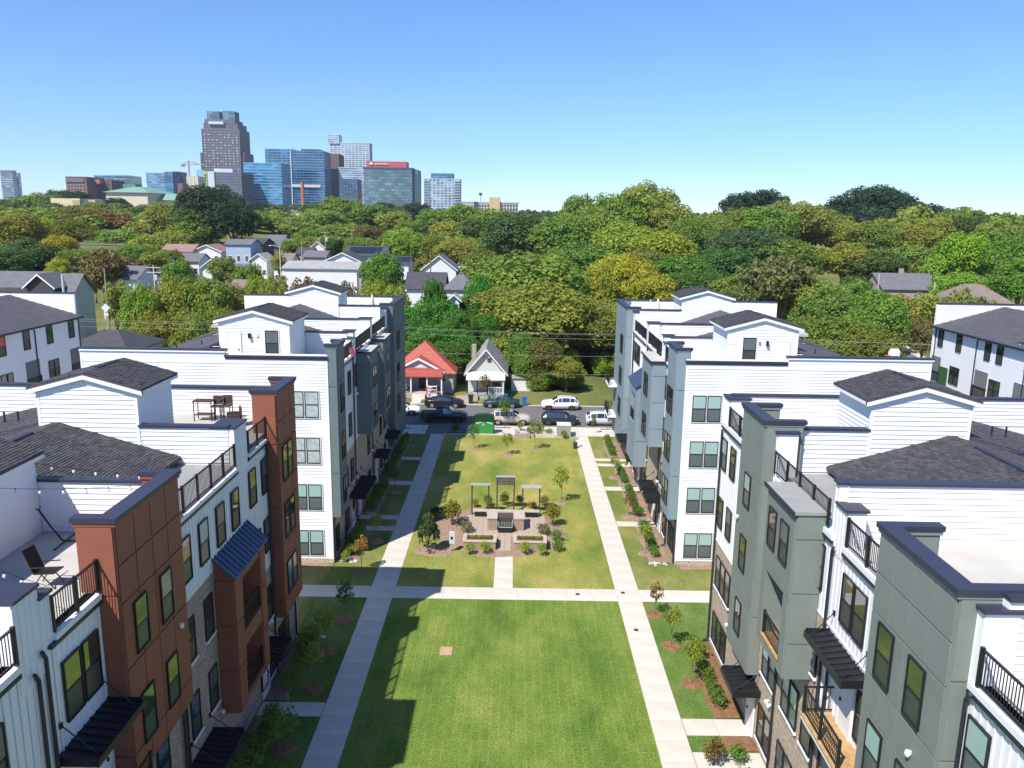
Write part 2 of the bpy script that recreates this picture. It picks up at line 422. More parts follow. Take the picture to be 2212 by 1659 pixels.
def party_wall(b, y, a0, a1, z1, z0=12.0, th=.25, face=True, capit=True, sz0=None, capb=.0):
    """wall across the roof; boards on the side that faces the street end (-y)"""
    m = MB(); b.box(m, a0, a1, y+.001, y+th, z0, z1); m.build('party_wall', M_WHITE, b.r)
    fr = Fr((0, y, 0), (1,0,0), (0,-1,0)); x0, x1 = sorted((b.X(a0), b.X(a1)))
    if face: siding(b.r, fr, x0, x1, sz0 if sz0 is not None else z0+.3, z1)
    if capit: MB().box(x0-.02, x1+.02, y-.09, y+th+.07, z1, z1+.10).build('parapet_cap', M_NAVY, b.r)
def bulkhead(b, y0, y1, a0, a1, zb, ze, zr, face='gable', back=True):
    """stair penthouse, ridge along y"""
    x0, x1 = sorted((b.X(a0), b.X(a1))); xm = (x0+x1)/2
    pts = [(x0,y0+.001,zb),(x1,y0+.001,zb),(x1,y0+.001,ze),(xm,y0+.001,zr),(x0,y0+.001,ze)]
    MB().prism(pts, (0, y1-y0, 0)).build('stair_house_wall', M_WHITE, b.r)
    fr = Fr((0, y0, 0), (1,0,0), (0,-1,0))
    sl = (zr-ze)/((x1-x0)/2)
    def clip(z):
        if z <= ze-.05: return (x0, x1)
        k = (z-ze)/sl; return (x0+k+.05, x1-k-.05)
    siding(b.r, fr, x0, x1, zb, zr-.05, clip=clip)
    for xx, sg in ((x0, -1), (x1, 1)):
        f2 = Fr((xx, 0, 0), (0,1,0), (sg,0,0)); siding(b.r, f2, y0, y1, zb, ze-.02)
        MB().box(min(xx-sg*.1, xx+sg*.03), max(xx-sg*.1, xx+sg*.03), y0-.035, y0+.1, zb, ze-.05).build('corner_board', M_TRIM, b.r)
    ov = .32
    for sg in (-1, 1):
        xe = xm+sg*((x1-x0)/2+ov); zo = ze-ov*sl
        p = [(xe,y0-.2,zo),(xe,y1+.1,zo),(xm,y1+.1,zr),(xm,y0-.2,zr)]
        o = MB().hexa([(x,y,z+.02) for x, y, z in p]+[(x,y,z+.12) for x, y, z in p]).build('roof', M_SHIN2, b.r)
        S = Vector((xm-xe, 0, zr-zo)); H = S.length; S.normalize()
        shingles(o, (xe, y0-.21, zo+.12), (0,1,0), S, y1-y0+.31, H)
        q = [(xe,y0-.205,zo-.16),(xm,y0-.205,zr-.16),(xm,y0-.205,zr+.015),(xe,y0-.205,zo+.015)]
        MB().prism(q, (0, .12, 0)).build('rake_board', M_TRIM, b.r)
        MB().box(min(xe, xe-sg*.03), max(xe, xe-sg*.03), y0-.2, y1+.1, zo-.12, zo+.018).build('fascia', M_TRIM, b.r)
        MB().box(min(xe-sg*.03, xm+sg*(x1-x0)/2), max(xe-sg*.03, xm+sg*(x1-x0)/2), y0-.08, y1+.1, zo-.12, zo-.10).build('soffit', M_TRIM, b.r)
    a = MB().hexa([(xm-.12,y0+1,zr+.13),(xm+.12,y0+1,zr+.13),(xm+.12,y1-.6,zr+.13),(xm-.12,y1-.6,zr+.13),(xm-.03,y0+1,zr+.17),(xm+.03,y0+1,zr+.17),(xm+.03,y1-.6,zr+.17),(xm-.03,y1-.6,zr+.17)])
    a.build('ridge_vent', M_GUTTER, b.r)
# ------------------------------------------------------------------ the four courtyard townhouse blocks
def slab(par, fr, u0, u1, z0, z1, m, name, t=.02, d=0):
    return MB().fb(fr, u0, u1, d-t, d, z0, z1).build(name, m, par)
def mass(b, y0, y1, depth, ztop, z0=-.3):
    m = MB(); b.box(m, .03, depth, y0, y1, z0, ztop); m.build('core_wall', M_WHITE, b.r)

# ---- near left block
X_L, X_R = -12.0, 11.3
r = empty('townhouse_block', (X_L, 18, 0), 'nearer townhouse block with rust red bays, brown brick and blue metal canopy', 'townhouse block')
b = Blk(r, X_L, -1); F = Fr((X_L, 0, 0), (0,1,0), (1,0,0))
mass(b, 11, 41.5, 16, 12.0)
slab(r, F, 11, 41.5, 0, 6.1, M_BRICK2, 'brick_wall', d=.0)
slab(r, F, 26.7, 35.0, 6.1, 9.1, M_BRICK2, 'brick_wall')
slab(r, F, 35.0, 41.5, 6.1, 12.2, M_WHITE, 'batten_wall'); battens(r, F, 35.0, 37.5, 6.1, 12.1); battens(r, F, 40.85, 41.5, 6.1, 12.1)
slab(r, F, 26.1, 35.0, 9.1, 12.2, M_WHITE, 'batten_wall'); battens(r, F, 26.1, 35.0, 9.15, 12.1)
slab(r, F, 19.3, 26.1, 6.1, 12.2, M_WHITE, 'batten_wall', d=.001); battens(r, F, 19.3, 21.6, 9.1, 12.1)
slab(r, F, 18.0, 21.6, 6.1, 9.0, M_WHITE, 'batten_wall', d=.015); battens(r, F, 18.0, 21.6, 6.2, 8.8, d=.016)
slab(r, F, 11, 19.3, 6.1, 12.2, M_WHITE, 'batten_wall', t=.03, d=.001); battens(r, F, 11, 19.2, 6.2, 12.1, d=.016)
# white bay
window(r, F, 19.4, 21.34, 9.66, 11.45, n=2); window(r, F, 18.5, 19.2, 3.6, 5.4)
gutter(r, F, 19.0, 21.6, .0, 12.22); gutter(r, F, 26.2, 33.4, 0, 12.3); gutter(r, F, 34.9, 37.5, 0, 12.45); gutter(r, F, 12, 17.7, 0, 12.22)
awning(r, F, 18.9, 21.58, 9.02, 1.05)
railing(r, F, 18.3, 21.5, 1.2, 6.3, posts=3, ends=((18.33, 0, 1.2),))
MB().fb(F, 18.2, 21.58, .04, 1.3, 6.1, 6.28).build('balcony_floor', M_TRIM, r)
door(r, F, 20.3, 21.2, 6.3, 8.5, d=.04)
railing(r, F, 19.25, 21.6, .05, 12.45, posts=3); railing(r, F, 26.3, 33.25, .05, 12.55, posts=6); railing(r, F, 34.95, 37.6, .05, 12.67, posts=3)
railing(r, F, 12.2, 17.7, .05, 12.45, posts=4)
edges(r, F, [(19.25, 21.6, 12.23, 12.4), (26.2, 33.4, 12.31, 12.46), (34.9, 37.5, 12.46, 12.6), (12, 17.7, 12.23, 12.4)])
# near unit beyond the pier
window(r, F, 16.0, 16.9, 9.66, 11.45); window(r, F, 14.2, 15.1, 9.66, 11.45)
tower(r, F, 12.6, 16.6, .7, 3.0, 8.3, M_RUST, 4, [3.0, 6.0, 8.3], capz=False)
downspout(r, F, 18.75, .02, 0, 12.1); downspout(r, F, 18.35, .03, 0, 11.7)
# pier with party wall
MB().fb(F, 17.7, 18.75, -1.0, .03, 11.5, 14.0).build('pier', M_WHITE, r); battens(r, F, 17.7, 18.75, 11.6, 13.9, d=.03, sp=.26)
cap(r, F, 17.75, 18.7, -1.4, .05, 14.0); party_wall(b, 17.95, 1.0, 8, 13.95, face=True)
MB().fb(F, 18.751, 19.3, -.5, .02, 12.2, 13.6).build('pier', M_WHITE, r); battens(r, F, 18.78, 19.3, 12.3, 13.5, d=.02, sp=.22)
cap(r, F, 18.8, 19.25, -.5, .04, 13.6)
# rust bay 1
ZR = [6.1, 8.85, 10.05, 13.1, 14.45]
tower(r, F, 21.65, 26.1, .6, 6.1, 14.45, M_RUST, 4, [6.1, 7.0, 9.85, 12.0, 13.2, 14.45], wins=[(22.3,23.15,10.05,11.75),(24.1,24.95,10.05,11.75),(22.3,23.15,6.95,8.68),(24.1,24.95,6.95,8.68)], back=.5)
b_lamp = [(25.35, 9.4)]
lamp(r, F, 25.35, 9.35, .6)
for z in (.6, 3.6): window(r, F, 22.6, 23.5, z, z+1.7, trim='s'); window(r, F, 24.2, 25.1, z, z+1.7, trim='s')
downspout(r, F, 26.35, .03, 0, 12.0); downspout(r, F, 26.62, .03, 0, 9.0, kick=False)
# middle
for u in (27.15, 28.9, 30.72, 32.48): window(r, F, u, u+.9, 9.86, 11.6)
for u in (34.85, 36.65): window(r, F, u, u+.92, 10.0, 11.75)
window(r, F, 36.65, 37.55, 7.0, 8.7)
for u in (27.15, 29.0):
    for z in (6.66, 3.55, .5): window(r, F, u, u+.85, z, z+1.72, d=-.01, trim='s')
for z in (3.5, .5): window(r, F, 35.1, 36.0, z, z+1.7, trim='s'); window(r, F, 36.4, 37.2, z, z+1.7, trim='s')
window(r, F, 35.2, 36.1, 6.9, 8.6)
lamp(r, F, 26.95, 8.75); lamp(r, F, 30.0, 2.9); lamp(r, F, 36.9, 3.3)
# rust balcony box with metal roof
def balcony_box(r, F, u0, u1, d, zb, z1, m, ops, roof=True, roofm=M_NAVY):
    bx = MB(); w = .95
    ua, ub = u0+w, u1-w*.8
    bx.fb(F, u0, ua, 0, d, zb, z1).fb(F, ub, u1, 0, d, zb, z1)
    zz = zb
    for (a, c) in ops:
        bx.fb(F, ua, ub, 0, d, zz, a); zz = c
    bx.fb(F, ua, ub, 0, d, zz, z1)
    o = bx.build('balcony_box', m, r)
    panels(r, F, u0+.02, ua-.02, zb, z1, d, m, 1, [zb, zb+(z1-zb)/3, zb+(z1-zb)*2/3, z1]); panels(r, F, ub+.02, u1-.02, zb, z1, d, m, 1, [zb, zb+(z1-zb)/3, zb+(z1-zb)*2/3, z1])
    f2 = Fr(F.pt(u0, 0, 0), F.n, -F.U); panels(r, f2, .01, d-.01, zb, z1, 0, m, 1, [zb, zb+(z1-zb)/3, zb+(z1-zb)*2/3, z1])
    for (a, c) in ops: railing(r, F, ua, ub, d-.08, a-.02, .95)
    if roof:
        P = F.pt; zt = z1+.95; zo = z1+.08
        a = MB().hexa([P(u0-.15,0,zt-.05),P(u1+.15,0,zt-.05),P(u1+.15,d+.15,zo-.05),P(u0-.15,d+.15,zo-.05),P(u0-.15,0,zt),P(u1+.15,0,zt),P(u1+.15,d+.15,zo),P(u0-.15,d+.15,zo)])
        q = a.build('metal_roof', roofm, r)
        n = int((u1-u0+.3)/.36)
        for i in range(n+1):
            u = u0-.12+(u1-u0+.24)*i/n
            MB().hexa([P(u-.025,.01,zt),P(u+.025,.01,zt),P(u+.025,d+.14,zo),P(u-.025,d+.14,zo),P(u-.02,.01,zt+.06),P(u+.02,.01,zt+.06),P(u+.02,d+.14,zo+.06),P(u-.02,d+.14,zo+.06)]).build('standing_seam', roofm, q)
        MB().prism([P(u0,0.01,z1),P(u0,d,z1),P(u0,d,zo-.06),P(u0,.01,zt-.07)], F.U*(u1-u0)).build('gable_panel', m, r)
M_NAVYR = mat('navy_standing_seam', (.045,.07,.135), .45, spec=.5, noise=(2,.15))
balcony_box(r, F, 30.2, 34.25, .78, 2.7, 8.7, M_RUST, [(2.95, 5.2), (5.9, 8.3)], roofm=M_NAVYR)
awning(r, F, 26.75, 29.1, 2.75, 1.25); awning(r, F, 34.55, 36.35, 2.75, 1.2)
door(r, F, 35.3, 36.2, 0, 2.2); door(r, F, 27.9, 28.8, 0, 2.2)
# pier 2 and rust bay 2
MB().fb(F, 33.3, 34.85, -.9, .03, 12.2, 14.2).build('pier', M_WHITE, r); battens(r, F, 33.3, 34.85, 12.3, 14.1, d=.03, sp=.26)
cap(r, F, 33.35, 34.8, -.95, .05, 14.2)
tower(r, F, 37.6, 40.85, .6, 3.15, 14.75, M_RUST, 3, [3.15, 4.1, 7.1, 9.1, 10.15, 12.2, 13.4, 14.75], wins=[(38.05,39.85,10.25,12.05),(38.05,39.85,7.25,9.0),(38.05,39.85,4.2,5.95)], back=.55, wn=2)
window(r, F, 38.1, 39.9, .5, 2.2, n=2); downspout(r, F, 37.45, .03, 0, 12.2); downspout(r, F, 41.3, .0, 0, 12.0)
# roofs of the near left block
def deck(b, a0, a1, y0, y1, z, m=M_MEMB):
    q = MB(); b.box(q, a0, a1, y0, y1, z-.25, z); q.build('roof_deck', m, b.r)
def near_roofs(b, left):
    zc = 14.2 if left else 14.5
    deck(b, .05, 16 if not left else 4.3, 18.3, 26.15, 12.4)
    deck(b, .05, 10, 11, 17.9, 12.4)
    party_wall(b, 26.2, .25, 4.4 if left else 16, zc, sz0=12.4)
    if left: bulkhead(b, 19.6, 26.15, 4.25, 8.45, 12.2, 15.25, 15.85)
    # shingle unit
    deck(b, .05, 2.7, 26.45, 33.25, 12.6, M_MEMG)
    b.slope(2.3, 12.95, 7.5, 14.42, 26.46, 33.28); b.slope(16.2, 12.0, 7.5, 14.42, 26.46, 33.28)
    q = MB(); b.box(q, 7.42, 7.6, 27.0, 31.4, 14.41, 14.5); q.build('ridge_vent', M_GUTTER, b.r)
    party_wall(b, 33.3, .2, 4.0, zc+.05, sz0=12.7); party_wall(b, 33.31, 8.25, 16.1, 13.6, face=True, sz0=12.4)
    bulkhead(b, 33.28, 36.7, 4.0, 8.25, 12.6, 15.92, 16.5)
    deck(b, .05, 8.4, 33.55, 41.2, 12.85)
    b.slope(16.2, 12.3, 8.3, 14.3, 33.56, 41.2)
    party_wall(b, 41.25, .3, 16, 14.25, sz0=12.85)
    vent_pipe(b.r, b.X(11.2), 36.5, 13.6); vent_pipe(b.r, b.X(10.4), 29.3, 13.7, .2); vent_pipe(b.r, b.X(12.5), 37.5, 13.3)
near_roofs(b, True)
fe = Fr((0, 41.5, 0), (1,0,0), (0,1,0)); siding(r, fe, -28, -12, 0, 14.2)
MB().box(-12.0, -11.93, 41.3, 41.56, 0, 12).build('corner_board', M_TRIM, r)
BL_NL = b

# ---- near right block
r = empty('townhouse_block', (X_R, 18, 0), 'nearer townhouse block with sage green bays and tan brick', 'townhouse block')
b = Blk(r, X_R, 1); F = Fr((X_R, 0, 0), (0,1,0), (-1,0,0))
mass(b, 11, 41.6, 16, 12.0)
slab(r, F, 26.2, 41.6, 0, 6.2, M_BRICK, 'brick_wall'); slab(r, F, 26.2, 33.0, 6.2, 9.4, M_BRICK, 'brick_wall')
slab(r, F, 11, 26.2, 0, 6.2, M_BRICK, 'brick_wall', d=.001)
slab(r, F, 33.0, 41.6, 6.2, 12.35, M_WHITE, 'batten_wall'); battens(r, F, 36.4, 41.6, 6.25, 12.2)
slab(r, F, 11, 33.0, 9.4, 12.35, M_WHITE, 'batten_wall'); battens(r, F, 22.1, 27.9, 9.45, 12.2); battens(r, F, 30.3, 33.0, 9.45, 12.2); battens(r, F, 11, 17.8, 6.25, 12.1, d=.012)
slab(r, F, 11, 26.2, 6.2, 9.4, M_WHITE, 'batten_wall', d=.012); battens(r, F, 22.1, 26.2, 6.4, 9.2, d=.012)
MB().fb(F, 11, 33, 0, .035, 9.33, 9.41).fb(F, 36.4, 41.6, 0, .035, 6.13, 6.21).build('band_board', M_TRIM, r)
for u in (38.76, 40.4): window(r, F, u, u+.9, 10.35, 12.0); window(r, F, u, u+.9, 7.1, 8.72)
window(r, F, 38.1, 40.95, 3.75, 5.5, n=3, trim='s'); window(r, F, 38.1, 40.9, .55, 2.25, n=3, trim='s')
for z in (3.7, .5): window(r, F, 30.6, 32.4, z, z+1.7, n=2, trim='s')
window(r, F, 28.0, 29.8, 3.7, 5.4, n=2, trim='s'); window(r, F, 28.0, 29.8, .5, 2.2, n=2, trim='s')
window(r, F, 26.9, 27.8, 10.25, 11.96); window(r, F, 26.7, 27.6, 6.9, 8.6, trim='s'); window(r, F, 26.5, 27.5, 3.7, 5.4, trim='s'); window(r, F, 26.5, 27.5, .5, 2.2, trim='s')
window(r, F, 31.2, 32.1, 10.3, 12.0)
window(r, F, 23.3, 25.25, 10.0, 11.76, n=2)
window(r, F, 22.5, 23.3, 6.9, 8.6, d=.035); door(r, F, 23.6, 24.5, 6.55, 8.7, d=.035)
window(r, F, 16.65, 17.55, 9.9, 11.62); window(r, F, 14.6, 15.5, 9.9, 11.62)
window(r, F, 22.5, 24.5, 3.6, 5.3, n=2, trim='s'); window(r, F, 22.5, 24.5, .5, 2.2, n=2, trim='s')
tower(r, F, 33.05, 36.4, .5, 3.1, 14.75, M_GREEN, 2, [3.1, 5.95, 9.15, 12.15, 14.75], wins=[(34.38,35.28,10.5,12.05),(34.38,35.28,7.4,9.05),(34.38,35.28,4.22,5.88)], back=1.1)
tower(r, F, 17.85, 22.05, .5, 3.1, 14.5, M_GREEN, 4, [3.1, 6.0, 8.95, 10.1, 12.1, 13.3, 14.5], wins=[(20.5,21.43,10.28,12.0),(18.75,19.62,10.28,12.0),(20.5,21.43,7.1,8.85),(18.75,19.62,7.1,8.85),(20.5,21.43,4.0,5.7)], back=1.1)
# bay 2 with recessed balcony
z0, z1 = 6.55, 13.05
bx = MB().fb(F, 27.15, 27.75, 0, 1.08, z0, z1).fb(F, 29.85, 30.35, 0, 1.08, z0, z1).fb(F, 27.75, 29.85, 0, 1.08, 9.72, z1).fb(F, 27.75, 29.85, 0, 1.08, z0, 6.95)
bx.build('bay_wall', M_GREEN, r)
panels(r, F, 27.75, 29.85, 9.72, z1, 1.08, M_GREEN, 1, [9.72, 10.6, z1]); panels(r, F, 27.17, 27.75, z0, z1, 1.08, M_GREEN, 1, [z0, 9.7, z1])
panels(r, F, 29.85, 30.33, z0, z1, 1.08, M_GREEN, 1, [z0, 9.7, z1])
f2 = Fr(F.pt(27.15, 0, 0), F.n, -F.U); panels(r, f2, .02, 1.06, z0, z1, 0, M_GREEN, 1, [z0, 8.0, 10.0, 12.1, z1])
window(r, F, 27.63, 28.5, 10.8, 12.4, d=1.11); window(r, F, 29.02, 29.9, 10.8, 12.4, d=1.11)
MB().fb(F, 27.76, 29.84, .02, 1.14, 6.96, 7.03).build('balcony_floor', M_WOOD, r); railing(r, F, 27.78, 29.82, 1.03, 6.99, .98)
door(r, F, 28.7, 29.6, 7.03, 9.1, d=.03, m=M_TRIM)
MB().fb(F, 27.05, 30.45, -.1, 1.2, z1+.001, z1+.12).build('bay_roof', M_MEMG, r); MB().fb(F, 27.03, 30.47, 1.201, 1.25, z1-.03, z1+.13).build('edge_trim', M_GUTTER, r)
# balcony and awnings
MB().fb(F, 21.95, 25.2, .04, 1.05, 6.3, 6.5).build('balcony_beam', M_TRIM, r); MB().fb(F, 21.95, 25.2, .04, 1.1, 6.501, 6.55).build('balcony_floor', M_WOOD, r)
railing(r, F, 22.1, 25.15, 1.0, 6.55, posts=3, ends=((25.12, 0, 1.0),))
awning(r, F, 22.75, 25.95, 9.25, .85); awning(r, F, 32.4, 34.5, 2.65, 1.2); awning(r, F, 22.4, 24.9, 2.7, 1.2)
door(r, F, 33.0, 33.9, 0, 2.2)
downspout(r, F, 26.25, .02, 0, 12.1); downspout(r, F, 41.45, .03, 0, 12.2); downspout(r, F, 17.7, .03, 0, 12.0); downspout(r, F, 30.55, .03, 0, 6.5, kick=False); downspout(r, F, 25.6, .03, 0, 9.0, kick=False)
gutter(r, F, 22.1, 25.4, 0, 12.4); gutter(r, F, 26.3, 32.6, 0, 12.42); gutter(r, F, 36.4, 41.6, 0, 12.6); gutter(r, F, 12, 17.7, 0, 12.22)
edges(r, F, [(22.1, 25.4, 12.41, 12.6), (26.3, 32.6, 12.43, 12.62), (36.4, 41.6, 12.61, 12.8), (12, 17.7, 12.23, 12.4)])
railing(r, F, 22.1, 25.3, .05, 12.65, posts=3); railing(r, F, 26.9, 32.9, .05, 12.72, posts=5); railing(r, F, 36.45, 40.4, .05, 12.85, posts=3); railing(r, F, 12.5, 17.45, .05, 12.45, posts=3)
for (u0, u1, zt, dd) in ((40.45, 41.6, 14.2, 1.0), (32.75, 33.0, 14.5, .8), (25.4, 26.25, 13.8, .6), (26.25, 26.55, 14.5, .5), (17.5, 17.85, 14.3, .8)):
    MB().fb(F, u0, u1, -dd, .03, 12.0, zt).build('pier', M_WHITE, r); battens(r, F, u0, u1, 12.1, zt-.05, d=.03, sp=.25); cap(r, F, u0, u1, -dd, .05, zt)
near_roofs(b, False); party_wall(b, 17.55, .5, 16, 14.6, sz0=12.4)
bulkhead(b, 19.6, 26.15, 9.5, 13.8, 12.2, 15.25, 15.85)
for u, z, d in ((35.9, 9.6, .5), (19.0, 9.45, .5), (31.0, 2.9, 0), (31.3, 2.9, 0), (38.0, 2.9, 0)): lamp(r, F, u, z, d)
siding(r, Fr((0, 41.6, 0), (1,0,0), (0,1,0)), 11.3, 27.3, 0, 14.2)
# ---- far blocks
def far_block(sg, X0, root, M1, M2, yE):
    b = Blk(root, X0, sg); F = Fr((X0, 0, 0), (0,1,0), (-sg,0,0)); r = root; dp = 16
    mass(b, yE+.03, 83.6, dp, 12.2)
    xa, xb = sorted((b.X(0), b.X(dp)))
    fe = Fr((0, yE, 0), (1,0,0), (0,-1,0))
    siding(r, fe, xa+.12, xb-.12, .35, 13.75, d=0)
    MB().box(xa, xb, yE-.005, yE+.2, 13.0, 14.4).build('parapet_wall', M_WHITE, r)
    MB().box(xa, xa+.12, yE-.045, yE, 0.3, 13.75).box(xb-.12, xb, yE-.045, yE, .3, 13.75).build('corner_board', M_TRIM, r)
    MB().box(xa, xb, yE-.04, yE-.006, 13.76, 14.2).build('frieze_board', M_TRIM, r)
    MB().box(xa, xb, yE-.02, yE, 0, .34).build('foundation', M_BRICK, r)
    k0, k1 = sorted((b.X(0), b.X(6.6))); MB().box(k0-.06, k1, yE-.12, yE+.26, 14.2, 14.32).box(k0-.02, k1, yE-.08, yE-.02, 14.05, 14.19).build('parapet_cap', M_NAVY, r)
    k0, k1 = sorted((b.X(6.601), b.X(dp))); MB().box(k0, k1+.06, yE-.14, yE+.26, 14.48, 14.60).box(k0, k1, yE-.05, yE+.2, 14.201, 14.479).build('parapet_cap', M_NAVY if False else M_TRIM, r)
    MB().box(k0-.05, k1+.08, yE-.16, yE+.28, 14.601, 14.70).build('parapet_cap', M_NAVY, r)
    # end wall windows, two per storey
    wx = (11.8, 13.78) if sg > 0 else (-14.6, -12.62)
    for i, z in enumerate((.62, 3.87, 7.1, 10.22)):
        window(r, fe, wx[0], wx[1], z, z+1.78, d=.035, style='curtain' if (sg < 0 and i > 1) else 'blind', trim='w', n=2)
    # facade
    slab(r, F, yE, 83.6, 0, 6.3, M_BRICK, 'brick_wall'); slab(r, F, yE, 83.6, 6.3, 12.8, M_WHITE, 'batten_wall')
    battens(r, F, yE+3, 83.6, 6.35, 12.7, sp=.4)
    t1 = (50.45 if sg < 0 else yE-.9, 53.2 if sg < 0 else 54.5)
    tower(r, F, yE+.04, t1[1], .6, 3.3, 14.85, M1, 3, [3.3, 6.4, 9.8, 12.7, 14.85], wins=[(yE+.5, t1[1]-.5, z, z+1.8) for z in (4.1, 7.2, 10.45)], back=.12 if sg < 0 else .3, wn=2)
    window(r, F, yE+.6, t1[1]-.4, .6, 2.3, n=2)
    for (u, z) in ((57.0, 10.4), (57.0, 7.25), (59.6, 10.5), (70.5, 10.5), (71.7, 10.5), (73.0, 10.5), (70.8, 7.1), (72.8, 7.1)): window(r, F, u, u+.9, z, z+1.72)
    for u in (55.2, 57.2, 64.2, 70.2, 72.4):
        for z in (.6, 3.7): window(r, F, u, u+.9, z, z+1.7, trim='s')
    # projecting boxes
    for (u0, u1, z0, z1, mt) in ((60.3, 63.4, 6.6, 13.0, M1), (66.8, 70.0, 6.6, 13.0, M2)):
        if sg > 0 and u0 > 65:
            balcony_box(r, F, 64.3, 68.6, 1.1, 3.0, 9.7, M1, [(6.5, 8.9)], roofm=M_NAVYR); window(r, F, 65.8, 67.6, 10.3, 12.0, n=2); continue
        if sg > 0: u0, u1 = 57.9, 62.3
        MB().fb(F, u0, u1, 0, 1.08, z0, z1).build('bay_wall', mt, r); panels(r, F, u0+.02, u1-.02, z0, z1, 1.08, mt, 3, [z0, 9.3, z1])
        f2 = Fr(F.pt(u0, 0, 0), F.n, -F.U); panels(r, f2, .02, 1.06, z0, z1, 0, mt, 1, [z0, 8.0, 10.0, 12.0, z1])
        uc = (u0+u1)/2; window(r, F, uc-.9, uc+.9, 10.1, 11.8, d=1.11, n=2, style='facade'); window(r, F, uc-.9, uc+.9, 7.0, 8.7, d=1.11, n=2)
        MB().fb(F, u0-.1, u1+.1, -.1, 1.2, z1+.001, z1+.12).build('bay_roof', M_MEMB, r)
        MB().fb(F, u0-.14, u1+.14, 1.201, 1.25, z1-.04, z1+.13).fb(F, u0-.14, u0-.101, 0, 1.2, z1-.04, z1+.13).build('edge_trim', M_GUTTER, r)
    tower(r, F, 75.6, 83.3, .6, 1.4 if sg > 0 else 1.2, 14.9, M1, 5, [1.4 if sg > 0 else 1.2, 6.3, 9.6, 12.7, 14.9], wins=[(77.2, 79.0, z, z+1.8) for z in (4.1, 7.2, 10.4)], back=.6, wn=2)
    for (u0, u1, zt, dd) in ((58.75, 59.35, 14.3, .6), (59.351, 60.1, 14.75, .7), (66.4, 67.3, 14.8, .9), (74.1, 75.4, 14.8, .9)):
        MB().fb(F, u0, u1, -dd, .04, 12.8, zt).build('pier', M_WHITE, r); cap(r, F, u0, u1, -dd, .06, zt)
    for (u0, u1) in ((54.6, 58.7), (60.2, 66.35), (67.4, 74.0)):
        gutter(r, F, u0, u1, 0, 12.95); MB().fb(F, u0, u1, -.35, .12, 12.96, 13.12).build('deck_edge', M_TRIM, r)
        railing(r, F, u0, u1, .0, 13.15, posts=4, fine=False)
    for u in (54.75, 58.8, 66.3, 74.2): downspout(r, F, u, .03, 0, 12.8)
    downspout(r, fe if False else F, yE+.12, .62 if False else .02, 0, 11.6, kick=False)
    # awnings and doors
    for (u0, u1) in ((56.6, 58.6), (59.4, 61.2), (66.9, 68.8), (73.0, 75.2)):
        awning(r, F, u0, u1, 2.9, 1.2); door(r, F, u0+.6, u0+1.5, .1, 2.3)
    for u in (58.75, 58.95, 66.0, 74.0): lamp(r, F, u, 3.6)
    lamp(r, F, 60.0, 9.9)
    # roofs
    deck(b, .05, 3.5, yE+.2, 58.7, 13.0); deck(b, 3.5, 8.4, yE+.2, 54.7, 13.0); deck(b, 8.4, 16, yE+.2, 53.0, 13.0)
    party_wall(b, 58.75, .3, 8.6, 14.75, z0=12.9, sz0=13.1)
    bulkhead(b, 54.6, 58.6, 3.4, 8.2, 13.0, 16.15, 16.8)
    f5 = Fr((0, 54.6, 0), (1,0,0), (0,-1,0)); wxx = b.X(4.9) if sg > 0 else b.X(4.6)
    window(r, f5, wxx-.45, wxx+.45, 13.7, 15.45, d=.035, style='shade', trim='w')
    dx = b.X(7.2); door(r, f5, dx-.42, dx+.42, 13.1, 15.25, d=.03)
    MB().fb(f5, b.X(6.1)-.07, b.X(6.1)+.07, .03, .25, 14.9, 15.25).build('wall_light', M_BLACK, r); MB().fb(f5, b.X(5.6)-.06, b.X(5.6)+.06, .03, .12, 15.0, 15.18).build('alarm_box', mat('red_plastic', (.4,.12,.1), .5) if sg > 0 else M_TRIM, r)
    deck(b, .05, 2.0, 59.0, 66.4, 13.05, M_MEMG); b.slope(1.9, 13.2, 7.6, 14.85, 59.0, 66.45, shing=False); b.slope(16.2, 12.4, 7.6, 14.85, 54.7 if False else 59.0, 66.45, shing=False)
    b.slope(16.2, 12.6, 8.3, 14.6, 53.0, 58.74, shing=False)
    q = MB(); b.box(q, 7.55, 16.1, 52.9, 53.0, 12.4, 14.3)
    party_wall(b, 66.5, .3, 8.3, 14.75, z0=12.9, sz0=13.1)
    deck(b, .05, 2.0, 66.75, 73.5, 13.05, M_MEMG); b.slope(1.9, 13.25, 7.6, 15.25, 66.8, 73.5, shing=False); b.slope(16.2, 12.4, 7.6, 15.25, 66.8, 73.5, shing=False)
    party_wall(b, 73.55, .3, 4.1, 15.1, z0=12.9, sz0=13.1)
    bulkhead(b, 73.5, 77.3, 4.1, 8.6, 13.1, 16.35, 16.97)
    deck(b, .05, 16, 73.8, 83.4, 13.1); party_wall(b, 83.3, .3, 16, 15.0, z0=12.9, sz0=13.1)
    for a, y, z in ((9.5, 62, 14.3), (3.0, 71, 13.6), (11, 70, 14.3), (10, 56, 14.1), (12.4, 57.4, 13.5)): vent_pipe(r, b.X(a), y, z, .4)
    # far end wall with balconies over the street
    fz = Fr((0, 83.6, 0), (1,0,0), (0,1,0))
    if sg > 0:
        MB().fb(F, 80.4, 83.3, .62, 1.5, 3.2, 3.4).fb(F, 80.4, 83.3, .62, 1.5, 6.4, 6.6).build('balcony_floor', M_TRIM, r)
        railing(r, F, 80.4, 83.3, 1.45, 3.4, fine=False); railing(r, F, 80.4, 83.3, 1.45, 6.6, fine=False)
    return b
r = empty('townhouse_block', (X_L, 51.1, 0), 'farther townhouse block with dark slate bays in shade beside the red roofed house', 'townhouse block')
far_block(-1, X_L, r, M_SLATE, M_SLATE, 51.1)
r = empty('townhouse_block', (X_R, 51.6, 0), 'farther townhouse block with sunlit pale blue grey bays', 'townhouse block')
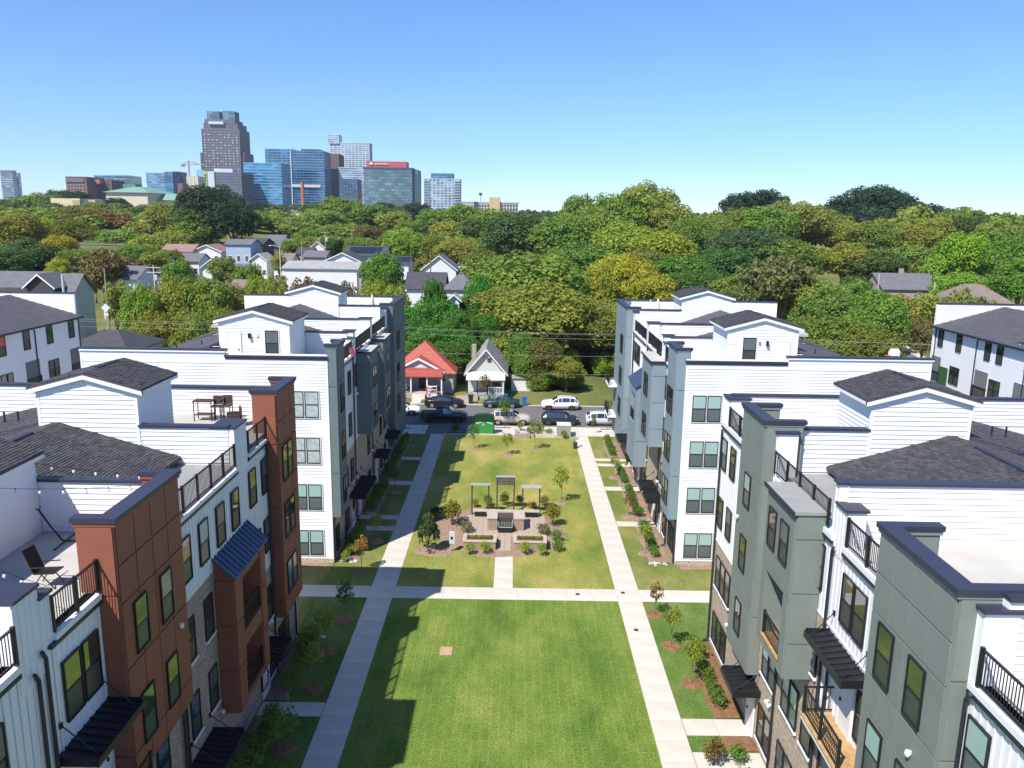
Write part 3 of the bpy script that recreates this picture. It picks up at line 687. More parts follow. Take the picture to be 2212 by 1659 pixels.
far_block(1, X_R, r, M_BLUE, M_BLUE, 51.6)

# ---- blocks across the rear lanes
def rear_block(sg, X0, y0, y1, root, wy):
    r = root; b = Blk(r, X0, sg); F = Fr((X0, 0, 0), (0,1,0), (-sg,0,0)); dp = 12
    mass(b, y0, y1, dp, 13.2); slab(r, F, y0, y1, 0, 13.3, M_WHITE, 'render_wall')
    if sg > 0: siding(r, F, y0, y1-8, 6.0, 13.2)
    b.slope(-.35, 13.35, 6.5, 15.3, y0, y1+.1, shing=False); b.slope(12.4, 13.35, 6.5, 15.3, y0, y1+.1, shing=False)
    MB().fb(F, y0, y1+.1, .351, .47, 13.18, 13.36).build('gutter', M_GUTTER, r)
    party_wall(b, y1+.12, -.1 if sg > 0 else .3, 12, 15.5, z0=0, sz0=12.5); party_wall(b, y1-13.2, .2, 12, 13.9 if sg < 0 else 13.6, z0=13, face=False)
    for u in (y1-.2, y1-7.4, y1-14.6): downspout(r, F, u, .0, 0, 13.0)
    for u in wy:
        for z in (11.45,): window(r, F, u, u+.9, z, z+1.65, style='facade')
    for u in wy[1::2]: window(r, F, u-.2, u+1.5, 8.3, 9.95, n=2); window(r, F, u-.2, u+1.5, 5.1, 6.8, n=2)
    for u in wy[::2]:
        MB().fb(F, u, u+2.0, -.0, .045, 8.0, 10.4).build('recess', mat('recess_grey', (.16,.165,.165), .8), r)  # flat dark sheet on the wall, its grey paints a recess's shade
        railing(r, F, u, u+2.0, .10, 7.95, fine=False)
r = empty('townhouse_block', (-42, 65, 0), 'white rendered row with dark gutters behind the rust bay block', 'townhouse block')
rear_block(-1, -42, 50, 77.0, r, [52, 56, 60.5, 64.5, 67.9, 71.4, 75.0])
r = empty('townhouse_block', (42, 65, 0), 'white boarded row with dark downspouts behind the sage block', 'townhouse block')
rear_block(1, 42, 45, 79.4, r, [48, 52, 56, 60, 64, 68, 69.8, 74.5, 77.8])
MB().fb(Fr((42,0,0),(0,1,0),(-1,0,0)), 76.3, 78.0, .036, .08, 7.6, 9.6).build('glass_door', mat('green_glass', (.05,.12,.05), .08, spec=1, ior=1.8), r)
# ------------------------------------------------------------------ ground, paths, street
def sstep(a, b, x):
    t = min(1, max(0, (x-a)/(b-a))); return t*t*(3-2*t)
def terr(x, y):
    z = 3.0*sstep(125, 210, y) + 5.5*sstep(210, 340, y) + 8*sstep(340, 800, y) + 7*sstep(800, 1500, y)
    z += 4.0*sstep(-45, -110, x)*sstep(70, 140, y) if x < -45 else 0
    if x < -45: z += 4.0*sstep(45, 130, -x)*sstep(70, 140, y)
    z += 9*math.exp(-((x-170)/120)**2-((y-380)/130)**2)*sstep(110, 230, y)
    return z
def grassmat(name, c1, c2, c3, sc=.12, stripes=0):
    m = bpy.data.materials.new(name); m.use_nodes = True; nt = m.node_tree; N = nt.nodes; L = nt.links
    b = N['Principled BSDF']; b.inputs['Roughness'].default_value = .95; b.inputs['Specular IOR Level'].default_value = .1
    tc = N.new('ShaderNodeTexCoord')
    t = N.new('ShaderNodeTexNoise'); t.inputs['Scale'].default_value = sc; t.inputs['Detail'].default_value = 9; t.inputs['Roughness'].default_value = .68
    mp = N.new('ShaderNodeMapping'); mp.inputs['Scale'].default_value = (1, .55, 1); L.new(tc.outputs['Object'], mp.inputs[0]); L.new(mp.outputs[0], t.inputs['Vector'])
    cr = N.new('ShaderNodeValToRGB'); e = cr.color_ramp.elements
    e[0].position = .33; e[0].color = (*c1, 1); e[1].position = .68; e[1].color = (*c3, 1); k = e.new(.5); k.color = (*c2, 1)
    L.new(t.outputs[0], cr.inputs[0])
    t2 = N.new('ShaderNodeTexNoise'); t2.inputs['Scale'].default_value = 9; t2.inputs['Detail'].default_value = 6; L.new(tc.outputs['Object'], t2.inputs['Vector'])
    mr = N.new('ShaderNodeMapRange'); mr.inputs[1].default_value = .3; mr.inputs[2].default_value = .7; mr.inputs[3].default_value = .66; mr.inputs[4].default_value = 1.32; L.new(t2.outputs[0], mr.inputs[0])
    hs = N.new('ShaderNodeHueSaturation'); L.new(mr.outputs[0], hs.inputs['Value']); L.new(cr.outputs[0], hs.inputs['Color']); out = hs.outputs[0]
    if stripes:
        br = N.new('ShaderNodeTexBrick'); br.inputs['Scale'].default_value = 1; br.inputs['Brick Width'].default_value = 1.35; br.inputs['Row Height'].default_value = .42
        br.inputs['Mortar Size'].default_value = .018; br.inputs['Mortar Smooth'].default_value = .6; br.offset = .5
        br.inputs['Color1'].default_value = (1,1,1,1); br.inputs['Color2'].default_value = (.90,.90,.90,1); br.inputs['Mortar'].default_value = (1.45,1.3,1.05,1)
        rt = N.new('ShaderNodeMapping'); rt.inputs['Rotation'].default_value = (0, 0, pi/2); L.new(tc.outputs['Object'], rt.inputs[0]); L.new(rt.outputs[0], br.inputs['Vector'])
        mx = N.new('ShaderNodeMixRGB'); mx.blend_type = 'MULTIPLY'; mx.inputs[0].default_value = stripes; L.new(out, mx.inputs[1]); L.new(br.outputs[0], mx.inputs[2]); out = mx.outputs[0]
    L.new(out, b.inputs['Base Color'])
    bp = N.new('ShaderNodeBump'); bp.inputs['Strength'].default_value = .7; bp.inputs['Distance'].default_value = .05
    t3 = N.new('ShaderNodeTexNoise'); t3.inputs['Scale'].default_value = 14; t3.inputs['Detail'].default_value = 5; L.new(tc.outputs['Object'], t3.inputs['Vector']); L.new(t3.outputs[0], bp.inputs['Height']); L.new(bp.outputs[0], b.inputs['Normal'])
    return m
G_NEAR = grassmat('lawn_green', (.075,.135,.022), (.125,.19,.034), (.20,.235,.06), .35, stripes=.85)
G_FAR = grassmat('lawn_dry', (.115,.17,.03), (.225,.235,.055), (.38,.31,.11), .22)
G_SIDE = grassmat('lawn_side', (.10,.145,.03), (.165,.185,.05), (.27,.24,.09), .4)
G_SIDE2 = grassmat('lawn_side_green', (.06,.12,.022), (.10,.16,.035), (.17,.19,.06), .5)
G_WILD = grassmat('rough_grass', (.07,.10,.03), (.15,.16,.05), (.28,.22,.11), .06)
# terrain
xs = sorted(set([-2600,-1500,-900,-600]+list(range(-420, 421, 20))+[600,900,1500,2600]))
ys = sorted(set([-300,-100,0]+list(range(60, 900, 20))+[1000,1200,1500,1900,2600,4000]))
mb = MB()
for y in ys:
    for x in xs: mb.v.append((x, y, terr(x, y)-.03))
nx = len(xs)
for j in range(len(ys)-1):
    for i in range(nx-1): mb.f.append((j*nx+i, j*nx+i+1, (j+1)*nx+i+1, (j+1)*nx+i))
g = mb.build('ground', G_WILD, None, kind='structure'); smooth(g.data)
def sheet(name, x0, x1, y0, y1, z, m, parent=None, th=.02):
    o = MB().box(x0, x1, y0, y1, z-th, z).build(name, m, parent)
    if parent is None: o['kind'] = 'structure'
    return o
sheet('lawn', -7.3, 6.75, 10, 46.15, 0.0, G_NEAR)
sheet('lawn', -7.3, -1.05, 47.75, 84.6, 0.0, G_FAR); sheet('lawn', .2, 6.7, 47.75, 84.6, 0.0, G_FAR); sheet('lawn', -1.05, .2, 53.4, 84.6, -.001, G_FAR)
M_MULCH = mat('mulch', (.20,.105,.055), .95, noise=(6,.45,8), bump=(25,.9))
M_MULCH2 = mat('grey_mulch', (.27,.185,.135), .95, noise=(6,.4,8), bump=(25,.9))
# paths: slab by slab
pr = empty('path', (0, 20, 0), kind='structure')
_slab = {}
def slabs(x0, x1, y0, y1, along='y', z=.018, L=1.5, skip=None):
    n = max(1, round(((y1-y0) if along == 'y' else (x1-x0))/L))
    for i in range(n):
        if along == 'y': a, b_, c, d = x0, x1, y0+(y1-y0)*i/n, y0+(y1-y0)*(i+1)/n
        else: a, b_, c, d = x0+(x1-x0)*i/n, x0+(x1-x0)*(i+1)/n, y0, y1
        w, h = round(b_-a-.014, 3), round(d-c-.014, 3); k = (w, h)
        if k not in _slab: _slab[k] = MB().box(-w/2, w/2, -h/2, h/2, -.05, 0).mesh('slab', M_CONC)
        o = put('slab', _slab[k], pr, T((a+b_)/2, (c+d)/2, z+rnd.uniform(-.001, .001)))
MB().box(-8.85, -7.3, 10, 85, -.05, .004).box(6.75, 8.25, 10, 85, -.05, .004).box(-22, -8.85, 46.15, 47.75, -.05, .004).box(-7.3, 6.75, 46.15, 47.75, -.05, .004).box(8.25, 22, 46.15, 47.75, -.05, .004).build('slab_bed', M_CONC2, pr)
for x0, x1 in ((-8.85, -7.3), (6.75, 8.25)):
    slabs(x0, x1, 10, 46.15); slabs(x0, x1, 46.15, 47.75); slabs(x0, x1, 47.75, 84.6)
slabs(-22, -8.85, 46.15, 47.75, 'x'); slabs(-7.3, 6.75, 46.15, 47.75, 'x'); slabs(8.25, 22, 46.15, 47.75, 'x')
slabs(-1.05, .2, 47.75, 53.5)
# door paths + side lawns + beds
lefts = [(14, 15.2), (26.7, 27.9), (34.0, 35.1), (57.0, 57.9), (59.3, 60.2), (67.6, 68.6), (75.0, 76.0)]
rights = [(14, 15.2), (30.6, 31.8), (33.0, 34.25), (58.6, 59.6), (66.9, 67.9), (73.9, 74.7), (75.6, 76.4)]
def side(sg, xp, xf, doors, gm):
    y = 10.0
    segs = []
    for (a, c) in doors+[(84.6, 84.6)]:
        if y < 46.15 < a: segs += [(y, 46.15), (47.75, a)]
        else: segs.append((y, a))
        y = c
        if c > a:
            x0, x1 = sorted((xp, xf)); slabs(x0+.01, x1-.01, a, c, 'x', L=1.6); 
    for (a, c) in segs:
        x0, x1 = sorted((xp, xf)); m = gm[0] if c <= 46.2 else gm[1]
        sheet('lawn', x0, x1, a, c, -.003, m)
side(-1, -8.86, -11.95, lefts, (G_SIDE2, G_SIDE)); side(1, 8.26, 11.28, rights, (G_SIDE2, G_SIDE))
sheet('lawn', -28, -12, 41.9, 46.15, -.004, G_SIDE); sheet('lawn', -28, -12, 47.75, 50.9, -.004, G_SIDE)
sheet('lawn', 11.3, 28, 41.9, 46.15, -.004, G_SIDE2); sheet('lawn', 11.3, 28, 47.75, 51.4, -.004, G_SIDE)
def blob(name, cx, cy, rx, ry, m, h=.06, wob=.15, parent=None, n=28, seed=0):
    """low irregular mound"""
    r_ = random.Random(seed+int(cx*10+cy*7)); mb = MB(); ph = [r_.uniform(0, 6.3) for _ in range(4)]
    rings = [(1, -.02), (.93, h*.5), (.75, h*.9), (.4, h)]
    for (q, z) in rings:
        for i in range(n):
            t = 2*pi*i/n; w_ = 1+wob*(.5*sin(2*t+ph[0])+.3*sin(3*t+ph[1])+.25*sin(5*t+ph[2]))
            mb.v.append((cx+rx*q*w_*cos(t), cy+ry*q*w_*sin(t), z+r_.uniform(-.006, .006)))
    for j in range(len(rings)-1):
        for i in range(n): mb.f.append((j*n+i, j*n+(i+1) % n, (j+1)*n+(i+1) % n, (j+1)*n+i))
    mb.f.append(tuple(range((len(rings)-1)*n, len(rings)*n)))
    o = mb.build(name, m, parent); 
    if parent is None: o['kind'] = 'structure'
    return o
def bed(x0, x1, y0, y1, m):
    n = max(4, int((y1-y0)/.6)); mb = MB(); rr = random.Random(int(y0*10))
    for i in range(n+1):
        y = y0+(y1-y0)*i/n; a = rr.uniform(-.09, .09); c = rr.uniform(-.02, .02)
        for (q, z) in ((0, -.01), (.15, .04), (.85, .05), (1, -.01)):
            x = x0+(x1-x0)*q+(a if (q < .5) == (abs(x0) < abs(x1)) else c); mb.v.append((x, y, z))
    for i in range(n):
        for k in range(3): mb.f.append((i*4+k, i*4+k+1, i*4+5+k, i*4+4+k))
    o = mb.build('mulch_bed', m); o['kind'] = 'structure'
for (a, c) in ((15.3, 26.6), (28.0, 33.9), (35.2, 41.2)): bed(-11.97, -10.75, a, c, M_MULCH2)
for (a, c) in ((51.6, 56.9), (60.3, 67.4), (68.7, 74.9), (76.1, 83)): bed(-11.97, -10.6, a, c, M_MULCH2)
for (a, c) in ((15.3, 30.5), (34.3, 41.4)): bed(9.85, 11.28, a, c, M_MULCH)
bed(9.85, 11.28, 31.85, 32.95, M_MULCH)
for (a, c) in ((51.9, 58.5), (59.7, 66.8), (68.0, 73.8), (76.5, 83)): bed(9.6, 11.28, a, c, M_MULCH2)
bed(11.4, 27, 50.9, 51.55, M_MULCH2); bed(-28, -12.1, 50.5, 51.05, M_MULCH2)
# white river stones
M_STONE = mat('river_stone', (.50,.48,.45), .8, island=.35)
def stones(cx, cy, n, rx, ry, seed):
    r_ = random.Random(seed); root = empty('stone_patch', (cx, cy, 0), kind='structure')
    for i in range(n):
        a, q = r_.uniform(0, 6.3), sqrt(r_.random()); s = r_.uniform(.07, .13)
        if ('st', 0) not in _slab: _slab[('st', 0)] = smooth(MB().lathe([(.35,-.3),(.9,0),(.8,.35),(.3,.55)], n=7).mesh('stone', M_STONE))
        o = put('stone', _slab[('st', 0)], root, T(cx+rx*q*cos(a), cy+ry*q*sin(a), .03) @ Matrix.Rotation(r_.uniform(0, 6), 4, 'Z') @ Matrix.Diagonal((s, s*r_.uniform(.6, 1), s*.8, 1)))
for i, (cx, cy, n, rx, ry) in enumerate(((-11.1,51.4,22,.7,.3),(-11.0,60.4,16,.5,.3),(-10.9,34.2,14,.6,.25),(-10.9,41.2,14,.6,.25),(10.2,51.7,24,.7,.3),(10.6,59.9,14,.5,.3),(10.6,41.6,10,.4,.2),(10.3,68.2,12,.5,.25))): stones(cx, cy, n, rx, ry, i)
# street side
sheet('sidewalk', -40, 40, 84.62, 88.2, .012, M_CONC)
for x in np.arange(-14, 14, 1.6): MB().box(x-.006, x+.006, 84.63, 88.19, .0121, .0135).build('joint', M_CONC2, bpy.data.objects['sidewalk'])
sheet('road', -400, 400, 88.38, 98.7, -.02, M_ASPH, th=.05)
o = MB().box(-400, 400, 88.2, 88.38, -.1, .02).build('kerb', M_CONC); o['kind'] = 'structure'
o = MB().box(-400, 400, 98.7, 98.95, -.1, .05).build('kerb', M_CONC); o['kind'] = 'structure'
sheet('driveway', -9.5, -5.0, 84.62, 88.3, .02, M_ASPH, th=.03)
sheet('driveway', -7.5, -4.6, 99.0, 104.0, .02, mat('old_concrete', (.33,.28,.22), .9, noise=(1.2,.2)), th=.03)
# planting strip kerb wall at the street end of the lawn
sheet('verge', -7.2, -4.6, 84.64, 85.3, .02, G_SIDE2)
o = MB().box(-7.3, 6.4, 84.5, 84.62, -.1, .12).build('lawn_edging', M_CONC); o['kind'] = 'structure'
o = MB().box(-7.45, -7.3, 79.5, 84.5, -.1, .1).build('lawn_edging', M_CONC); o['kind'] = 'structure'
# rear lanes
sheet('lane', -41.9, -28.2, 10, 84, -.015, M_ASPH); sheet('lane', 27.6, 41.9, 10, 84, -.015, M_ASPH)
sheet('yard', -80, -54.4, 60, 87, -.015, G_WILD)
# branch road and walks at the far left corner and on the right
def strip(name, pts, w, m, dz=.02, kind='structure'):
    mb = MB(); n = len(pts)
    for i, (x, y) in enumerate(pts):
        a = Vector(pts[max(0, i-1)]); c = Vector(pts[min(n-1, i+1)]); t = (c-a).normalized(); p = Vector((-t.y, t.x))
        for s_ in (-1, 1):
            q = Vector((x, y))+p*(w/2*s_); mb.v.append((q.x, q.y, terr(q.x, q.y)+dz))
    for i in range(n-1): mb.f.append((2*i, 2*i+1, 2*i+3, 2*i+2))
    o = mb.build(name, m); o['kind'] = kind; return o
def lin(a, b_, n=14): return [(a[0]+(b_[0]-a[0])*i/n, a[1]+(b_[1]-a[1])*i/n) for i in range(n+1)]
strip('road', lin((-74, 92), (-62, 250), 30), 7.5, M_ASPH, .05); strip('road', lin((60, 96), (96, 330), 30), 8, M_ASPH, .05)
strip('sidewalk', lin((-80.5, 99), (-70, 200), 24), 1.6, M_CONC, .07); strip('sidewalk', lin((-66.5, 99.5), (-55, 220), 24), 1.6, M_CONC, .07)
strip('sidewalk', lin((-120, 101.2), (-60, 101.2), 16), 1.6, M_CONC, .08); strip('sidewalk', lin((66, 102), (100, 330), 30), 1.5, M_CONC, .07)
strip('road', lin((-150, 262), (60, 250), 30), 8, M_ASPH, .12)
# ------------------------------------------------------------------ plants
def leaf_mesh(name, lobes, nleaf, size, seed, flat=.35):
    """leaf faces scattered over lobes [(x,y,z,r)]; each leaf is a small quad facing roughly outward"""
    r_ = np.random.RandomState(seed); L = np.array(lobes); wt = L[:, 3]**2; wt /= wt.sum()
    idx = r_.choice(len(L), nleaf, p=wt); c = L[idx]
    d = r_.normal(size=(nleaf, 3)); d /= np.linalg.norm(d, axis=1)[:, None]
    d[:, 2] = np.where(d[:, 2] < -.3, -d[:, 2]*.5, d[:, 2]); d /= np.linalg.norm(d, axis=1)[:, None]
    rad = c[:, 3]*(1-.38*r_.rand(nleaf)**2)
    p = c[:, :3]+d*rad[:, None]
    n = d+r_.normal(size=(nleaf, 3))*.55+np.array([0, 0, flat]); n /= np.linalg.norm(n, axis=1)[:, None]
    t = np.cross(n, r_.normal(size=(nleaf, 3))); t /= np.linalg.norm(t, axis=1)[:, None]; b_ = np.cross(n, t)
    s = size*r_.uniform(.6, 1.3, nleaf)
    a = t*(s*.62)[:, None]; e = b_*(s*.42)[:, None]
    v = np.stack([p-a, p-e*.9+a*.1, p+a, p+e-a*.1], 1).reshape(-1, 3)
    me = bpy.data.meshes.new(name); nv = len(v)
    me.vertices.add(nv); me.vertices.foreach_set('co', v.astype(np.float32).ravel())
    me.loops.add(nv); me.loops.foreach_set('vertex_index', np.arange(nv, dtype=np.int32))
    me.polygons.add(nleaf); me.polygons.foreach_set('loop_start', np.arange(0, nv, 4, dtype=np.int32))
    me.update(calc_edges=True); me.materials.append(M_LEAF); return me
def crown_lobes(n, seed, rx=.5, rz=.38, zc=.62, rl=(.10, .19), shape='round'):
    r_ = np.random.RandomState(seed); out = []
    ax = r_.uniform(.82, 1.1, 2)
    for i in range(n):
        k = (i+.5)/n; z = 1-1.75*k; z = max(-.85, z+r_.uniform(-.12, .12)); z = min(.97, z)
        t = i*2.39996+r_.uniform(-.35, .35); h = sqrt(max(0, 1-z*z))
        q = r_.uniform(.62, .98)
        if shape == 'cone': h *= (1-z)*.62+.15
        if shape == 'vase': h *= .75+.35*z
        rr = r_.uniform(*rl)*(1 if shape == 'round' else .85)
        out.append((rx*(q-rr*.6)*h*cos(t)*ax[0], rx*(q-rr*.6)*h*sin(t)*ax[1], zc+rz*(q-.1)*z, rr))
    for i in range(n//5):
        out.append((*(r_.uniform(-.22, .22, 2)), zc+r_.uniform(-.12, .15), r_.uniform(.12, .2)))
    return out
def trunk_mesh(name, lobes, r0=.028, zf=.32, seed=0, limbs=7, lean=0.0):
    r_ = random.Random(seed); mb = MB(); top = (lean, lean*.4, zf+.12)
    mb.tube((0,0,-.03), (lean*.4, 0, zf*.55), r0*1.25, r0*.95, 9).tube((lean*.4, 0, zf*.55), top, r0*.95, r0*.6, 8)
    for L in r_.sample(lobes, min(limbs, len(lobes))):
        s = (lean*r_.uniform(.4, 1), 0, zf*r_.uniform(.55, 1.1)); mid = ((s[0]+L[0])*.5+r_.uniform(-.03, .03), (s[1]+L[1])*.5, (s[2]+L[2])*.5+.04)
        mb.tube(s, mid, r0*.5, r0*.33, 6).tube(mid, L[:3], r0*.33, r0*.1, 5)
    return smooth(mb.mesh(name, M_BARK))
TREES = {}
def make_proto(kind, nl, nleaf, size, seed, shape='round', rz=.38, zc=.62, rl=(.10,.19), zf=.32, r0=.028, limbs=7, lean=0.):
    lobes = crown_lobes(nl, seed, rz=rz, zc=zc, rl=rl, shape=shape)
    TREES.setdefault(kind, []).append((trunk_mesh('trunk', lobes, r0, zf, seed, limbs, lean), leaf_mesh('crown', lobes, nleaf, size, seed)))
for i in range(4): make_proto('near', 66, 15000, .031, 10+i, rl=(.09, .17))
for i in range(4): make_proto('mid', 46, 7000, .043, 20+i, rl=(.10, .19))
for i in range(3): make_proto('far', 30, 2300, .075, 30+i, rl=(.13, .22))
for i in range(2): make_proto('open', 46, 3600, .04, 40+i, rl=(.06, .12), shape='vase', zf=.36, limbs=22, r0=.022, lean=.03)
for i in range(2): make_proto('cone', 30, 3000, .05, 50+i, shape='cone', rz=.5, zc=.5, rl=(.09,.15), zf=.15)
for i in range(3): make_proto('young', 16, 330, .085, 60+i, rl=(.09, .17), rz=.3, zc=.68, zf=.5, r0=.014, limbs=8)
for i in range(3): make_proto('shrub', 22, 520, .10, 70+i, rl=(.16, .26), rz=.42, zc=.5, zf=.1, r0=.03, limbs=5)
def tree(name, kind, x, y, z, wdt, hgt, col, label, cat='tree', group=None, var=None, rz=None):
    v = TREES[kind]; tm, lm = v[rnd.randrange(len(v)) if var is None else var]
    o = empty(name, (x, y, z), label, cat, group, rz=rnd.uniform(0, 6.28) if rz is None else rz); o.scale = (wdt, wdt, hgt)
    a = bpy.data.objects.new('trunk', tm); COL.objects.link(a); a.parent = o
    c = bpy.data.objects.new('crown' if kind != 'shrub' else 'foliage', lm); COL.objects.link(c); c.parent = o
    c.color = (*col, 1)
    return o
C_MID = (.18,.25,.036); C_DARK = (.09,.15,.034); C_YEL = (.38,.38,.032); C_OLIVE = (.25,.29,.045); C_LIME = (.26,.36,.035); C_OR = (.42,.20,.04); C_BRN = (.20,.14,.045); C_FRESH = (.13,.235,.03); C_DEEP = (.035,.07,.03); C_PALE = (.18,.19,.055)
def jit(c, a=.12): return tuple(max(.005, q*(1+rnd.uniform(-a, a))) for q in c)
# foundation shrubs
def hedge(x, y0, y1, n, side, s=.85, col=(.12,.22,.03)):
    for i in range(n):
        y = y0+(y1-y0)*(i+.5)/n; w_ = s*rnd.uniform(.8, 1.15)
        tree('shrub', 'shrub', x+rnd.uniform(-.05, .05), y+rnd.uniform(-.08, .08), .03, w_, w_*rnd.uniform(.85, 1.15), jit(col, .2), side[0], 'shrub', side[1])
GR1 = ('small round green shrub in the mulch bed along the sunlit sage block', 'shrubs along the nearer right block')
GR2 = ('small round green shrub in the mulch bed along the pale blue block', 'shrubs along the farther right block')
GL1 = ('dark green shrub in the shaded bed along the brown brick wall', 'shrubs along the nearer left block')
GL2 = ('dark green shrub in the shaded bed along the slate green block', 'shrubs along the farther left block')
hedge(10.25, 34.9, 41.3, 9, GR1); hedge(10.2, 24, 30.0, 8, GR1)
hedge(10.15, 52.6, 58.2, 11, GR2, .8); hedge(10.15, 60.4, 66.4, 10, GR2, .8); hedge(10.15, 68.6, 73.4, 9, GR2, .8); hedge(10.1, 77.0, 82.6, 9, GR2, .8)
hedge(-10.9, 35.6, 41.0, 7, GL1, 1.15, C_MID); hedge(-10.9, 28.4, 33.6, 6, GL1, 1.15, C_MID)
hedge(-11.1, 52.0, 56.6, 8, GL2, .95, C_MID); hedge(-11.1, 60.8, 67.0, 9, GL2, .95, C_MID); hedge(-11.1, 69.2, 74.6, 9, GL2, .9, C_MID); hedge(-11.1, 76.4, 82.4, 9, GL2, .9, C_MID)
tree('shrub', 'shrub', -11.3, 51.35, .03, .6, .8, C_LIME, 'lime green leafy shrub at the corner of the white end wall', 'shrub')
tree('shrub', 'shrub', 9.0, 31.0, .03, 1.1, 1.3, C_BRN, 'reddish brown leggy shrub beside the nearest door path', 'shrub')
tree('shrub', 'shrub', 10.1, 31.1, .03, .9, .9, C_FRESH, 'glossy green shrub beside the downspout and door path', 'shrub')
# courtyard bed shrubs
bs = [(-4.5,58.3,1.5,2.1,(.23,.21,.03),'tall yellow green upright shrub at the left back of the mulch bed'),
 (-5.7,59.6,1.3,1.1,C_DEEP,'dark shaded shrub behind the tall yellow shrub'),
 (3.25,58.4,1.3,2.0,(.22,.20,.03),'tall yellow green upright shrub at the right back of the mulch bed'),
 (-2.84,52.85,.75,.85,C_LIME,'bright shrub before the left end of the left brick planter'),
 (-1.78,53.04,.8,.95,C_LIME,'bright shrub before the left brick planter, next to the walk'),
 (1.04,52.99,.8,.95,C_LIME,'bright shrub before the right brick planter, next to the walk'),
 (2.23,52.89,.7,.95,C_LIME,'bright shrub before the right end of the right brick planter'),
 (3.36,55.4,.95,.9,C_FRESH,'green shrub in the mulch at the right of the brick planter'),
 (3.4,53.7,.95,.8,C_FRESH,'lowest green shrub at the right corner of the mulch bed'),
 (-3.3,56.8,1.1,.9,(.20,.18,.08),'pale tufted grass clump at the left end of the seat wall'),
 (2.45,56.6,1.1,.9,(.20,.18,.08),'pale tufted grass clump at the right end of the seat wall'),
 (-2.93,62.3,.7,.7,(.26,.19,.04),'orange tinged shrub behind the left bench frame'),
 (-1.9,62.5,.8,1.0,C_FRESH,'green shrub behind the gap of the left and middle frames'),
 (-.53,62.9,.9,1.1,C_DARK,'dark green upright shrub seen through the middle frame'),
 (.75,62.8,.7,.95,C_FRESH,'green shrub between the middle and right frames'),
 (1.75,62.3,.8,.5,(.24,.19,.05),'low yellow shrub behind the right bench frame'),
 (2.75,62.8,.9,.9,(.22,.18,.05),'yellowish shrub at the back right of the mulch bed'),
 (-6.2,85.0,1.1,1.1,C_DARK,'dark round bush at the end of the left path by the street')]
blob('mulch_bed', -1.0, 57.3, 5.4, 4.9, M_MULCH2, .05, .12)
blob('mulch_bed', -5.4, 53.5, 1.5, 1.1, M_MULCH2, .06, .1)
for (x, y, w_, h_, c, lb) in bs: tree('shrub', 'shrub', x, y, .04, w_, h_, c, lb, 'shrub')
# young trees with mulch rings
yt = [(9.05,40.9,1.15,2.4,C_OLIVE,'thin young tree in a mulch ring, second from the crossing'),
 (8.75,44.5,1.0,2.0,(.2,.12,.04),'brownish young tree at the corner of the crossing path on the sage side'),
 (9.4,37.2,1.1,2.6,C_OLIVE,'young tree with pale trunk nearest the row of shrubs on the sage side'),
 (9.6,27.5,1.1,2.4,C_OLIVE,'young tree near the bottom edge beside the sage block'),
 (-9.9,49.9,1.1,2.6,C_OR,'orange autumn young tree in the lit grass by the white end wall'),
 (-9.6,43.2,1.2,2.6,C_DARK,'young dark leaved tree just below the crossing path in shade'),
 (-9.9,39.8,1.3,2.6,C_OLIVE,'shaded young tree beyond the white stones on the left'),
 (-9.7,36.2,1.2,2.6,C_OLIVE,'shaded young tree by the white stake on the left'),
 (-9.9,31.6,1.6,1.8,C_MID,'low bushy young tree in the nearest shaded lawn'),
 (-9.8,55.0,1.1,2.2,C_OLIVE,'shaded young tree beyond the orange one'),
 (-9.9,65.5,1.1,2.3,C_DARK,'shaded thin tree on the third side lawn'),
 (-9.8,85.9,.9,2.3,C_DARK,'thin sapling on the pavement side of the left lawn'),
 (9.6,53.5,1.1,2.4,C_OLIVE,'young tree on the first lawn beside the pale blue block'),
 (9.4,60.6,1.0,2.1,C_BRN,'bare looking young tree on the second lawn beside the pale blue block'),
 (9.4,70.5,1.0,2.2,C_OLIVE,'young tree on the third lawn beside the pale blue block'),
 (-3.84,79.1,1.4,2.7,C_FRESH,'bright young tree on the lawn before the green sign panel'),
 (-.45,77.1,1.5,2.3,C_OLIVE,'thin leaved young tree alone in the middle of the dry lawn'),
 (2.35,79.1,1.6,3.2,C_MID,'taller young tree on the lawn before the retaining bed'),
 (4.2,63.6,1.6,3.2,C_LIME,'bright young tree on the lawn right of the bench frames'),
 (10.8,88.0,1.5,3.4,C_PALE,'pale leaved street tree in front of the silver hatchback'),
 (-.9,88.0,1.6,3.4,C_FRESH,'green street tree in front of the dark green coupe'),
 (9.0,85.6,.6,2.2,C_PALE,'bare thin sapling on the pavement before the pale blue block'),
 (-3.6,101.6,1.6,3.4,C_BRN,'russet leaved small tree on the steps of the grey porch house')]
for i, (x, y, w_, h_, c, lb) in enumerate(yt):
    tree('young_tree', 'young', x, y, .0, w_, h_, jit(c, .08), lb, 'young tree')
    if y < 84: blob('mulch_ring', x, y, .55, .55, M_MULCH if y < 50 else M_MULCH2, .07, .08, n=14)
# tall evergreen-like bush
tree('magnolia', 'cone', -5.8, 53.3, 0, 2.1, 3.2, (.07,.11,.03), 'dense upright evergreen magnolia at the left corner of the mulch bed', 'tree')
